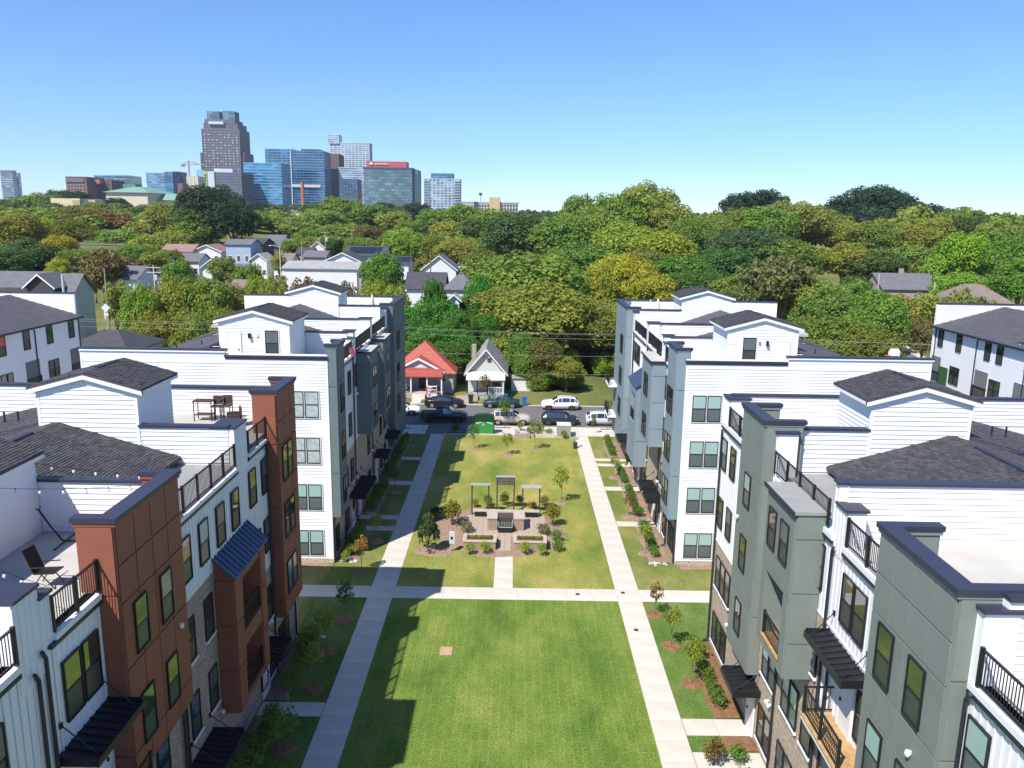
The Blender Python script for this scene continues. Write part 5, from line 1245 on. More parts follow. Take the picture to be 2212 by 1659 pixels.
# ------------------------------------------------------------------ houses
def roofm(n, c, nz=.2): return mat(n, c, .85, noise=(1.2, nz))
R_GREY = roofm('roof_grey', (.13,.13,.145)); R_DARK = roofm('roof_dark', (.06,.06,.07)); R_BRN = roofm('roof_brown', (.20,.155,.13)); R_ROSE = roofm('roof_rose', (.26,.16,.14)); R_PALE = roofm('roof_pale', (.30,.30,.29))
W_WH = mat('house_white', (.66,.66,.66), .7, noise=(.8,.05)); W_GREY = mat('house_grey', (.33,.34,.35), .7); W_TAN = mat('house_tan', (.45,.37,.27), .7); W_SAGE = mat('house_sage', (.50,.53,.46), .7); W_DK = mat('house_dark', (.06,.055,.06), .7); W_BLU = mat('house_blue', (.33,.40,.50), .7)
M_SOLAR = mat('solar_panel', (.015,.017,.03), .2, spec=.8)
def house(x0, x1, y0, y1, z, hw, hr, lb, wall=W_WH, roof=R_GREY, ridge='x', hip=0, wins=3, porch=False, chim=None, storeys=1, rz=0, dorm=False, solar=0, name='house', door_=True):
    r = empty(name, ((x0+x1)/2, y0, z), lb, 'house')
    Rm = Matrix.Translation(((x0+x1)/2, (y0+y1)/2, 0)) @ Matrix.Rotation(rz, 4, 'Z') @ Matrix.Translation((-(x0+x1)/2, -(y0+y1)/2, 0))
    def add(mb, nm, m, par=r): return put(nm, mb.mesh(nm, m), par, Rm)
    add(MB().box(x0, x1, y0, y1, z-1.5, z+hw), 'wall', wall)
    e = .45; t = .15; zt = z+hw
    if ridge == 'x':
        ym = (y0+y1)/2; h0 = (x1-x0)*hip
        for sg, ya in ((-1, y0-e), (1, y1+e)):
            zo = zt-e*hr/((y1-y0)/2)
            p = [(x0-e,ya,zo),(x1+e,ya,zo),(x1+e-h0-e*bool(hip),ym,zt+hr),(x0-e+h0+e*bool(hip),ym,zt+hr)]
            ro = add(MB().hexa(p+[(a,b_,c+t) for a, b_, c in p]), 'roof', roof)
            if solar and sg < 0:
                for i in range(solar):
                    f = lambda u, v: (x0+.8+u, y0-e+(ym-y0+e)*v, zo+(zt+hr-zo)*v+t+.04)
                    u = i*1.75; q_ = [f(u, .2), f(u+1.65, .2), f(u+1.65, .85), f(u, .85)]
                    add(MB().hexa(q_+[(a,b_,c+.04) for a, b_, c in q_]), 'solar_panel', M_SOLAR, ro)
        if not hip:
            for xx in (x0, x1-.02): add(MB().prism([(xx,y0,zt),(xx,y1,zt),(xx,ym,zt+hr)], (.02,0,0)), 'gable', wall)
        else:
            for sg, xa, xb in ((-1, x0-e, x0+h0), (1, x1+e, x1-h0)):
                p = [(xa,y0-e,zo+.01),(xa,y1+e,zo+.01),(xb,ym+.02,zt+hr+t-.01),(xb,ym-.02,zt+hr+t-.01)]
                add(MB().hexa([(a,b_,c-.02) for a, b_, c in p]+[(a,b_,c+t*.5) for a, b_, c in p]), 'roof', roof)
    else:
        xm = (x0+x1)/2
        for sg, xa in ((-1, x0-e), (1, x1+e)):
            zo = zt-e*hr/((x1-x0)/2)
            p = [(xa,y0-e,zo),(xa,y1+e,zo),(xm,y1+e-(y1-y0)*hip,zt+hr),(xm,y0-e+(y1-y0)*hip,zt+hr)]
            add(MB().hexa(p+[(a,b_,c+t) for a, b_, c in p]), 'roof', roof)
            if not hip: add(MB().hexa([(xa,y0-e-.06,zo-.08),(xm,y0-e-.06,zt+hr-.08),(xm,y0-e,zt+hr-.08),(xa,y0-e,zo-.08),(xa,y0-e-.06,zo+t),(xm,y0-e-.06,zt+hr+t),(xm,y0-e,zt+hr+t),(xa,y0-e,zo+t)]), 'rake_board', M_TRIM)
        if not hip:
            for yy in (y0, y1-.02): add(MB().prism([(x0,yy,zt),(x1,yy,zt),(xm,yy,zt+hr)], (0,.02,0)), 'gable', wall)
        else:
            for ya, yb in ((y0-e, y0+(y1-y0)*hip-e), (y1+e, y1-(y1-y0)*hip+e)):
                p = [(x0-e,ya,zo+.01),(x1+e,ya,zo+.01),(xm+.02,yb,zt+hr+t-.02),(xm-.02,yb,zt+hr+t-.02)]
                add(MB().hexa([(a,b_,c-.02) for a, b_, c in p]+[(a,b_,c+t*.5) for a, b_, c in p]), 'roof', roof)
    for s in range(storeys):
        zz = z+.9+s*2.9
        for i in range(wins):
            x = x0+(x1-x0)*(i+.5)/wins
            if door_ and s == 0 and i == wins//2 and wins > 1:
                add(MB().box(x-.5, x+.5, y0-.06, y0, z+.1, z+2.2), 'door', W_DK); continue
            f = add(MB().box(x-.55, x+.55, y0-.06, y0, zz, zz+1.5), 'window', M_TRIM)
            add(MB().box(x-.44, x+.44, y0-.075, y0-.061, zz+.1, zz+.72), 'pane', M_GLASS, f); add(MB().box(x-.44, x+.44, y0-.075, y0-.061, zz+.78, zz+1.4), 'pane', M_GLASS, f)
        for sx, xx in ((1, x1), (-1, x0)):
            for i in range(2):
                y = y0+(y1-y0)*(i+.6)/2.2; f = add(MB().box(min(xx, xx+sx*.06), max(xx, xx+sx*.06), y-.5, y+.5, zz, zz+1.5), 'window', M_TRIM)
                add(MB().box(min(xx+sx*.061, xx+sx*.075), max(xx+sx*.061, xx+sx*.075), y-.4, y+.4, zz+.1, zz+1.4), 'pane', M_GLASS, f)
    if porch:
        zr = z+2.7; d_ = 2.0
        p = [(x0,y0-d_,zr-.25),(x1,y0-d_,zr-.25),(x1,y0-.01,zr+.35),(x0,y0-.01,zr+.35)]
        add(MB().hexa(p+[(a,b_,c+.12) for a, b_, c in p]), 'porch_roof', roof)
        add(MB().box(x0, x1, y0-d_, y0-.01, z-.6, z+.12), 'porch_floor', M_CONC2)
        for i in range(4):
            x = x0+.1+(x1-x0-.2)*i/3; add(MB().box(x-.08, x+.08, y0-d_+.05, y0-d_+.2, z+.12, zr-.2), 'porch_post', M_TRIM)
        for a, c in ((x0+.2, x0+(x1-x0)*.4), (x0+(x1-x0)*.6, x1-.2)):
            pr_ = add(MB().box(a, c, y0-d_+.08, y0-d_+.14, z+.95, z+1.02), 'porch_rail', M_TRIM)
            bb = MB(); x = a
            while x < c: bb.box(x, x+.04, y0-d_+.09, y0-d_+.13, z+.13, z+.95); x += .16
            add(bb, 'balusters', M_TRIM, pr_)['kind'] = 'stuff'
    if chim is not None: add(MB().box(chim-.45, chim+.45, (y0+y1)/2-.4, (y0+y1)/2+.4, zt, zt+hr+1.2), 'chimney', M_BRICK2)
    if dorm:
        xm = (x0+x1)/2; yd = y0+1.0; zd_ = zt+.4
        add(MB().box(xm-1.3, xm+1.3, yd, yd+2.5, zt-.2, zd_+1.0), 'dormer_wall', wall)
        for sg in (-1, 1):
            p = [(xm+sg*1.6,yd-.3,zd_+.8),(xm+sg*1.6,yd+2.7,zd_+.8),(xm,yd+2.7,zd_+1.9),(xm,yd-.3,zd_+1.9)]
            add(MB().hexa(p+[(a,b_,c+.12) for a, b_, c in p]), 'dormer_roof', roof)
        add(MB().prism([(xm-1.3,yd-.01,zd_+1.0),(xm+1.3,yd-.01,zd_+1.0),(xm,yd-.01,zd_+1.85)], (0,.05,0)), 'dormer_gable', wall)
        for dx in (-.6, .15): add(MB().box(xm+dx, xm+dx+.45, yd-.03, yd-.001, zd_+.05, zd_+.8), 'dormer_window', M_GLASS)
    return r
# red roofed house across the street
M_RMETAL = mat('red_metal_roof', (.35,.078,.055), .5, noise=(1.5,.12), spec=.4)
r = house(-16.2, -8.0, 105.4, 115.5, .55, 2.5, 3.2, 'small white house with a bright red metal roof and cluttered porch', W_GREY, M_RMETAL, 'y', hip=.38, wins=3)
W_LAV = mat('house_pale', (.60,.60,.64), .7)
xm, y0, zt = -12.5, 104.3, 3.05
for sg in (-1, 1):
    p = [(xm+sg*3.4,y0,zt-.05),(xm+sg*3.4,y0+5,zt-.05),(xm,y0+5,zt+1.75),(xm,y0,zt+1.75)]
    o = MB().hexa(p+[(a,b_,c+.13) for a, b_, c in p]).build('front_roof', M_RMETAL, r)
    MB().hexa([(xm+sg*3.45,y0-.08,zt-.2),(xm,y0-.08,zt+1.62),(xm,y0-.001,zt+1.62),(xm+sg*3.45,y0-.001,zt-.2),(xm+sg*3.45,y0-.08,zt+.1),(xm,y0-.08,zt+1.9),(xm,y0-.001,zt+1.9),(xm+sg*3.45,y0-.001,zt+.1)]).build('rake_board', M_TRIM, r)
MB().prism([(xm-3.1,y0+.3,zt),(xm+3.1,y0+.3,zt),(xm,y0+.3,zt+1.65)], (0,.1,0)).build('gable', W_LAV, r)
p = [(-15.6,102.3,2.72),(-9.1,102.3,2.72),(-9.5,104.5,3.5),(-15.2,104.5,3.5)]
o = MB().hexa(p+[(a,b_,c+.1) for a, b_, c in p]).build('porch_roof', M_RMETAL, r)
for i in range(16):
    x = -15.4+i*.4; MB().hexa([(x,102.31,2.83),(x+.04,102.31,2.83),(x+.04,104.4,3.57),(x,104.4,3.57),(x,102.31,2.87),(x+.04,102.31,2.87),(x+.04,104.4,3.61),(x,104.4,3.61)]).build('seam', M_RMETAL, o)
MB().box(-15.4, -9.2, 102.5, 105.1, -.2, .6).build('porch_floor', M_CONC2, r)
for x in (-15.3, -13.3, -11.2, -9.3): MB().box(x-.08, x+.08, 102.5, 102.66, .6, 2.75).build('porch_post', M_TRIM, r)
for a, c in ((-15.2, -13.4), (-11.1, -9.4)):
    bb = MB().box(a, c, 102.5, 102.58, 1.4, 1.48)
    x = a
    while x < c: bb.box(x, x+.05, 102.52, 102.56, .6, 1.4); x += .17
    bb.build('porch_rail', M_BLACK, r)
for i in range(4): MB().box(-13.1, -11.4, 101.3+i*.3, 101.6+i*.3, -.1, .1+i*.14).build('step', M_CONC, r)
MB().box(-12.9, -11.7, 99.0, 101.3, -.05, .06).build('front_walk', M_CONC, r)
rr3 = random.Random(9)
for i, (nm, lb, c) in enumerate((('storage_bag','pile of pale bundled bags by the porch of the red roofed house',(.55,.55,.58)),('plastic_box','white storage box on the verge below the porch rail',(.6,.58,.55)),('barbecue','dark kettle barbecue on the red roofed porch',(.03,.03,.03)),('laundry','red and white cloths hung over the porch rail',(.45,.08,.08)),('shelf_unit','white wire shelf full of things beside the porch steps',(.7,.7,.7)),('garden_pot','brown clay pot by the porch steps',(.3,.14,.08)))):
    x, y, z = ((-14.6,101.9,0),(-10.2,101.7,0),(-13.6,103.0,.6),(-11.0,102.4,1.1),(-10.9,102.0,0),(-9.3,101.9,0))[i]
    q = empty(nm, (x, y, z), lb, nm.replace('_', ' ')); m_ = mat('clutter_'+nm, c, .7, noise=(6,.4))
    if i == 0:
        for k in range(4): smooth(MB().lathe([(.1,0),(.28,.1),(.3,.3),(.12,.5)], (x-.5+k*.32, y+rr3.uniform(-.1,.1), z), 8).build('bag', m_, q).data)
    elif i == 2: smooth(MB().lathe([(.05,.5),(.28,.6),(.33,.8),(.2,1.0),(.04,1.05)], (x, y, z), 10).build('kettle', m_, q).data); MB().tube((x-.2,y,z), (x,y,z+.55), .02).tube((x+.2,y,z), (x,y,z+.55), .02).tube((x,y+.2,z), (x,y,z+.55), .02).build('leg', m_, q)
    elif i == 3: MB().hexa([(x-.3,y,z-.5),(x,y,z-.55),(x,y+.04,z-.55),(x-.3,y+.04,z-.5),(x-.35,y-.02,z+.4),(x+.05,y-.02,z+.4),(x+.05,y+.06,z+.4),(x-.35,y+.06,z+.4)]).build('red_cloth', m_, q); MB().box(x+.1, x+.4, y-.01, y+.04, z-.4, z+.38).build('white_cloth', M_TRIM, q)
    elif i == 4:
        for k in range(4): MB().box(x-.1, x+1.0, y-.2, y+.2, .25+k*.45, .28+k*.45).build('shelf', m_, q)
        for a in (x-.1, x+1.0):
            for b_ in (y-.2, y+.2): MB().box(a-.02, a+.02, b_-.02, b_+.02, 0, 1.75).build('post', m_, q)
        for k in range(5): MB().box(x+k*.2, x+k*.2+.15, y-.15, y+.1, .28+.45*(k % 3), .5+.45*(k % 3)).build('box', mat('shelf_stuff%d' % (k % 3), ((.4,.1,.1),(.1,.15,.4),(.4,.35,.2))[k % 3], .7), q)
    elif i == 5: MB().lathe([(.13,0),(.2,.35),(.22,.36)], (x, y, z), 10).build('pot', m_, q)
    else: MB().box(x-.4, x+.4, y-.25, y+.25, 0, .5).build('box', m_, q); MB().box(x-.42, x+.42, y-.27, y+.27, .5, .56).build('lid', M_TRIM, q)
# grey gabled house
M_WROOF = mat('weathered_roof', (.27,.26,.25), .9, noise=(1.6,.45))
r = house(-6.0, -1.1, 104.2, 113.5, .3, 3.0, 2.9, 'narrow pale grey house with a weathered gable roof and white railed porch', W_SAGE, M_WROOF, 'y', wins=0, chim=None)
MB().box(-5.6, -5.0, 107, 107.6, 4.0, 6.4).build('chimney', M_BRICK2, r)
p = [(-6.1,102.2,2.45),(-1.0,102.2,2.45),(-1.0,104.1,3.2),(-6.1,104.1,3.2)]
MB().hexa(p+[(a,b_,c+.1) for a, b_, c in p]).build('porch_roof', mat('white_tin', (.55,.54,.52), .6, noise=(2,.2)), r)
MB().box(-6.0, -1.1, 102.3, 104.1, -.2, .65).build('porch_floor', W_GREY, r)
for x in (-5.9, -4.6, -3.3, -1.25): MB().box(x-.07, x+.07, 102.35, 102.5, .65, 2.5).build('porch_post', M_TRIM if x > -3 else M_BLACK, r)
bb = MB().box(-3.2, -1.3, 102.38, 102.46, 1.45, 1.53); x = -3.15
while x < -1.3: bb.box(x, x+.05, 102.4, 102.44, .65, 1.45); x += .2
bb.build('porch_rail', M_TRIM, r); MB().box(-5.3, -4.4, 104.13, 104.19, .7, 2.8).build('door', M_TRIM, r); MB().lathe([(.2,-.02),(.24,.0),(.2,.03)], (-4.85, 104.1, 2.2), 12).build('wreath', W_DK, r)
MB().box(-3.9, -3.0, 104.13, 104.19, 1.2, 2.7).build('shutter', mat('orange_shutter', (.42,.14,.06), .7), r); MB().box(-2.7, -1.6, 104.13, 104.19, 1.3, 2.7).build('window', M_GLASS, r); MB().box(-3.4, -2.9, 104.08, 104.12, 4.6, 5.1).build('gable_vent', W_DK, r)
for i in range(4): MB().box(-5.4, -4.5, 101.0+i*.33, 101.33+i*.33, -.1, .12+i*.15).build('step', mat('weathered_step', (.36,.29,.2), .9), r)
q = empty('white_shed', (1.0, 107.6, 0), 'white board shed half hidden by bushes beside the grey porch house', 'shed'); MB().box(-.2, 2.6, 107.6, 109.5, -.3, 1.7).build('wall', W_WH, q); MB().box(-.35, 2.75, 107.4, 109.7, 1.7, 1.8).build('roof', R_PALE, q)
for i in range(9): MB().box(-.15+i*.31, -.12+i*.31, 107.57, 107.6, 0, 1.68).build('batten', M_TRIM, q)
# houses farther off: (px0, px1, ytop, D, depth, wall h, ridge, label, ...)
def hpx(px0, px1, ytop, D, dep, hw, lb, zfix=None, **k):
    x0, zt = at_y(px0, ytop, D); x1, _ = at_y(px1, ytop, D); x0, x1 = sorted((x0, x1)); z = terr((x0+x1)/2, D) if zfix is None else zfix
    rid = k.get('ridge', 'x'); hr = k.pop('hr', (dep if rid == 'x' else (x1-x0))*.22)
    hw2 = max(2.6, min(zt-z-hr, 9)); return house(x0, x1, D, D+dep, zt-hr-hw2 if zt-z-hr > 9 or zt-z-hr < 2.6 else z, hw2, hr, lb, **k)
hpx(487, 540, 518, 225, 9, 5.5, 'two storey pale blue white house with a front porch beyond the shaded trees', wall=W_BLU, roof=R_GREY, storeys=2, porch=True, hr=1.2)
hpx(520, 566, 516, 250, 12, 5, 'charcoal roofed house directly behind the pale blue two storey house', wall=W_DK, roof=R_DARK, hr=1.5)
hpx(612, 770, 567, 188, 11, 3, 'long low white building with a pale grey green roof', wall=W_WH, roof=R_PALE, hr=1.3, wins=6)
hpx(704, 775, 546, 205, 10, 5, 'white craftsman house with solar panels on its front gable side', wall=W_WH, roof=R_DARK, ridge='y', hr=1.9, storeys=2)
hpx(745, 832, 533, 217, 10, 6, 'white house with a long row of solar panels on a dark roof', wall=W_WH, roof=R_DARK, solar=5, storeys=2)
hpx(846, 882, 556, 195, 9, 5, 'white house with dark solar panels right of the bright green tree', wall=W_WH, roof=R_DARK, solar=2, storeys=2, hr=1.4)
hpx(912, 985, 552, 183, 10, 4, 'white bungalow with a gabled dormer and grey roof', wall=W_WH, roof=R_GREY, ridge='y', hr=3.0, dorm=True, porch=True)
hpx(985, 1030, 579, 186, 9, 3, 'low white porch wing with striped grey roof right of the dormered bungalow', wall=W_WH, roof=R_PALE, hr=1.4)
hpx(878, 957, 592, 152, 9, 3, 'white building with a plain charcoal roof on the mown grass', wall=W_WH, roof=R_DARK, hr=2.6, wins=3)
hpx(960, 1024, 597, 144, 9, 3.2, 'small white cottage with a hipped grey roof on the mown grass', wall=W_WH, roof=R_GREY, hip=.42, hr=2.2, porch=True)
hpx(970, 992, 637, 130, 3, 1.8, 'tiny white garden shed in front of the hipped white cottage', wall=W_WH, roof=R_PALE, wins=1, ridge='y', name='garden_shed', hr=.7, door_=False)
hpx(498, 536, 608, 142, 6, 2.4, 'small shed with a weathered brown plank roof among trees', wall=W_TAN, roof=R_BRN, wins=1, hr=1.2)
hpx(818, 858, 516, 262, 9, 5, 'white house with steep gable glimpsed behind the solar roofed houses', wall=W_WH, roof=R_GREY, ridge='y', storeys=2, hr=3)
hpx(600, 645, 470, 410, 25, 6, 'brick church with a steep grey roof among distant trees', wall=W_TAN, roof=R_GREY, hr=6, chim=None)
hpx(556, 604, 503, 330, 14, 4, 'tan house with a flat brown roof in the distance', wall=W_TAN, roof=R_BRN, hr=2)
hpx(566, 640, 517, 285, 12, 4, 'grey roofed house behind the street lamp', wall=W_GREY, roof=R_GREY, hr=2.5)
hpx(347, 412, 529, 232, 10, 3, 'house with a rose brown roof, farther one from the blue house', wall=W_TAN, roof=R_ROSE, hr=1.8)
hpx(414, 476, 529, 235, 10, 3, 'house with a rose brown roof, next to the pale blue house', wall=W_WH, roof=R_ROSE, hr=1.8, ridge='y')
hpx(265, 330, 440, 560, 25, 4, 'low building with a wide brown grey hipped roof before the green roofed hall', wall=W_TAN, roof=R_BRN, hip=.3, hr=8)
hpx(72, 116, 536, 205, 11, 3, 'house with a pale edged brown roof at the far left', wall=W_TAN, roof=R_BRN, hr=2.5)
hpx(-45, 84, 592, 118, 10, 3.3, 'long tan house with a grey roof and white roof edge behind the rendered row', wall=W_TAN, roof=R_GREY, hr=1.8)
hpx(55, 112, 593, 114, 5, 3.3, 'dark gabled wing with a wall of white framed windows', wall=W_DK, roof=R_GREY, ridge='y', hr=1.6, wins=4, door_=False)
hpx(80, 152, 595, 116, 6, 4.5, 'pale sage house with a grey roof and a side porch with white stair rails', wall=W_SAGE, roof=R_GREY, hr=2.5, wins=1)
q = empty('side_porch', (-64, 117, terr(-64, 117)), 'white railed side porch with steps on the pale sage house', 'porch')
zb = terr(-62.5, 118)
x0, _ = at_y(182, 650, 118); x1, _ = at_y(208, 650, 118)
MB().box(x0, x1, 118, 121, zb, zb+.7).build('floor', M_CONC2, q); MB().box(x0-.1, x1+.2, 117.7, 121, zb+3.2, zb+3.35).build('roof', R_DARK, q)
for x in (x0+.1, (x0+x1)/2, x1-.1): MB().box(x-.07, x+.07, 118.05, 118.2, zb+.7, zb+3.2).build('post', M_TRIM, q)
MB().box(x0, x1, 118.05, 118.12, zb+1.6, zb+1.68).build('rail', M_TRIM, q)
for dx in (0, 1.2): MB().hexa([(x1+.1+dx,116.2,zb+.9),(x1+.18+dx,116.2,zb+.9),(x1+.08+dx-1,118,zb+1.65),(x1+dx-1,118,zb+1.65),(x1+.1+dx,116.2,zb+1.0),(x1+.18+dx,116.2,zb+1.0),(x1+.08+dx-1,118,zb+1.75),(x1+dx-1,118,zb+1.75)]).build('stair_rail', M_TRIM, q)
hpx(1912, 2032, 594, 190, 12, 4, 'brick house with a slate grey roof and red chimney among the right hand trees', wall=M_BRICK2, roof=R_GREY, chim=at_y(1972, 594, 190)[0], hr=3.2)
hpx(2080, 2200, 620, 158, 13, 3, 'low house with a wide brown grey hipped roof behind the white row', wall=W_TAN, roof=R_BRN, hip=.35, hr=3.4)
hpx(655, 702, 543, 246, 9, 3, 'small pale grey house behind the plain wooden pole', wall=W_GREY, roof=R_GREY, hr=1.6)
hpx(590, 628, 549, 222, 8, 3, 'small white house with brown roof behind the street lamp', wall=W_WH, roof=R_BRN, hr=1.6)
hpx(228, 292, 578, 150, 9, 3, 'white house glimpsed behind the wide russet tree', wall=W_WH, roof=R_GREY, hr=2, porch=True)
hpx(300, 350, 556, 190, 9, 3, 'low white house between the left utility pole and the russet tree', wall=W_WH, roof=R_DARK, hr=1.6)
hpx(775, 826, 577, 176, 8, 3, 'dark roofed porch house end beside the long low building', wall=W_GREY, roof=R_DARK, hr=1.5)
for i, (a, b_, yt, D, lb, k) in enumerate(((575, 612, 508, 300, 'distant pale house just left of the brick church', dict(roof=R_GREY)), (672, 700, 522, 275, 'distant small white house above the wooden pole', dict(roof=R_PALE)), (385, 428, 549, 205, 'pale house with grey roof below the rose roofs', dict(roof=R_GREY)), (436, 478, 560, 190, 'low white house with a grey roof left of the round trees', dict(roof=R_GREY, porch=True)), (640, 672, 536, 262, 'tiny grey house between the lamp and the wooden pole', dict(wall=W_GREY, roof=R_DARK)), (540, 575, 548, 225, 'white house tucked beside the charcoal roofed house', dict(roof=R_PALE)))):
    hpx(a, b_, yt, D, 8, 3, lb, hr=1.7, ridge='y' if i % 2 else 'x', **k)
# roof of low building by the left corner (dark)
house(-50, -42.5, 87, 96, 0, 8.2, 1.6, 'dark hipped roof beside the white rendered row above the lane', W_GREY, R_DARK, hip=.4, wins=2)
# ------------------------------------------------------------------ poles, wires, signs
def pole(px, ytop, ybot, D, lb, arm=0, lampa=False, r=.14, col=None, trans=False, lean=0):
    x, zt = at_y(px, ytop, D); z = min(terr(x, D), zt-5)
    q = empty('street_lamp' if lampa else 'utility_pole', (x, D, z), lb, 'street lamp' if lampa else 'utility pole')
    m_ = col or mat('pole_wood', (.30,.26,.21), .85, noise=(3,.2))
    MB().tube((x+lean,D,z), (x,D,zt), r*1.2, r*.8).build('shaft', m_, q)
    for i in range(arm): MB().box(x-1.3, x+1.3, D-.06, D+.06, zt-.5-i*.9, zt-.36-i*.9).build('crossarm', m_, q)
    if trans: MB().lathe([(.28,0),(.3,.1),(.3,.9),(.2,1)], (x+.45, D-.1, zt-2.8), 10).build('transformer', mat('transformer_grey', (.5,.5,.5), .5), q)
    if lampa: MB().path([(x,D,zt),(x-.8,D-.3,zt+.5),(x-2.0,D-.6,zt+.55)], .06).build('arm', m_, q); MB().box(x-2.5, x-1.9, D-.8, D-.45, zt+.45, zt+.6).build('lamp_head', M_TRIM, q)
M_PGREY = mat('pole_grey', (.5,.5,.48), .6)
pole(702, 499, 565, 225, 'grey utility pole with a wide crossarm left of the solar roofed houses', 1, trans=True, r=.16)
pole(760, 494, 535, 255, 'utility pole with crossarm standing against the trees above the solar roofs', 1)
pole(651, 521, 567, 215, 'plain thin wooden pole beside the street of parked cars')
pole(604, 535, 578, 205, 'grey street lamp with curved arm above the long low building', lampa=True, col=M_PGREY)
pole(930, 539, 593, 176, 'tall brown wooden pole before the dormered bungalow', r=.13, col=mat('pole_brown', (.22,.12,.07), .8))
pole(762, 609, 645, 128, 'leaning pale pole behind the nearer stair house roofs', r=.11, lean=.9)
pole(331, 573, 616, 152, 'utility pole with crossarm and white transformer among the left trees', 2, trans=True, col=M_PGREY)
pole(225, 579, 660, 127, 'pale wooden pole beside the diamond warning sign', r=.13)
pole(134, 593, 629, 108, 'grey metal pole rising between the dark gable and the sage house', r=.2, col=M_PGREY)
pole(85, 520, 545, 230, 'thin pole among the far left trees', r=.1)
pole(1618, 600, 640, 160, 'grey pole hidden among trees right of the pale blue block', r=.1)
pole(1900, 590, 640, 182, 'pale pole at the end of the brick house roof', r=.12, col=M_PGREY)
pole(2020, 610, 650, 175, 'pale pole right of the red chimney house', r=.12, col=M_PGREY)
x, z = at_y(228, 665, 112); q = empty('warning_sign', (x, 112, terr(x, 112)), 'pale back of a diamond shaped road sign on a post by the corner walk', 'road sign')
MB().box(x-.04, x+.04, 112.05, 112.12, terr(x, 112), z+.5).build('post', M_GALV, q)
s_ = .62; MB().prism([(x,112,z+s_),(x+s_,112,z),(x,112,z-s_),(x-s_,112,z)], (0,.03,0)).build('plate', mat('sign_plate', (.62,.66,.72), .35, spec=.6), q)
MB().box(x-.3, x+.3, 112, 112.03, z-s_-.45, z-s_-.1).build('plate', MATS['sign_plate'], q)
def wire(z0, z1, y, lb, i, sag=.5):
    q = MB(); P = []
    for sx, ex in ((-75, -22), (-22, 26), (26, 75)):
        P = [(sx+(ex-sx)*t/14, y, z0+(z1-z0)*((sx+(ex-sx)*t/14)+22)/48-sag*4*(t/14)*(1-t/14)) for t in range(15)]
        q.path(P, .011, 4)
    tag(q.build('overhead_wire', mat('wire_pale', (.42,.42,.38), .6)), lb, 'wire')
wire(10.0, 9.3, 100, 'highest pale overhead wire crossing before the trees', 0); wire(9.75, 9.15, 100.4, 'overhead wire just under the highest one', 1); wire(9.2, 8.7, 100, 'third overhead wire down across the street trees', 2)
wire(6.8, 6.6, 100, 'fourth overhead wire crossing the red roof', 3); wire(4.2, 4.3, 100.2, 'lowest overhead wire crossing the grey porch', 4)
for x in (-22, 26):
    q = empty('utility_pole', (x, 100.2, 0), 'utility pole at the far kerb hidden behind the %s block' % ('slate' if x < 0 else 'pale blue'), 'utility pole'); MB().tube((x,100.3,0), (x,100.3,11), .16, .12).build('shaft', MATS['pole_wood'], q)
x, z = at_y(1932, 762, 84); q = empty('basketball_hoop', (x, 84, 0), 'white basketball backboard with red rim beyond the right white parapet', 'basketball hoop')
MB().prism([(x-.6+.0,84,z-.35),(x+.6,84,z-.35),(x+.62,84,z+.1),(x+.4,84,z+.45),(x-.4,84,z+.45),(x-.62,84,z+.1)], (0,.04,0)).build('backboard', M_TRIM, q); MB().tube((x+.2,84.1,0), (x+.2,84.1,z), .06).build('post', M_BLACK, q)
MB().box(x-1.0, x-.5, 83.6, 84.0, z-.3, z-.24).build('rim', mat('rim_red', (.5,.1,.05), .5), q)
# cars seen far off
for px, py, D, c, lb, kd in ((700, 560, 245, (.6,.6,.6), 'white van parked beside the far street', 'suv'), (580, 575, 200, (.5,.05,.08), 'red car parked by the low building', 'sedan'), (620, 553, 240, (.65,.65,.65), 'white pickup parked near the lamp post', 'truck'), (655, 578, 186, (.5,.1,.2), 'dark pink car at the end of the long low roof', 'sedan'), (265, 652, 130, (.6,.6,.62), 'white car half hidden by the left trees', 'sedan')):
    x, z = at_y(px, py, D); car(kd, x, D, 1, paint('far_'+lb[:9].replace(' ', '_')+str(px), c), lb, 'car' if kd != 'truck' else 'pickup truck', z=terr(x, D)+.02)
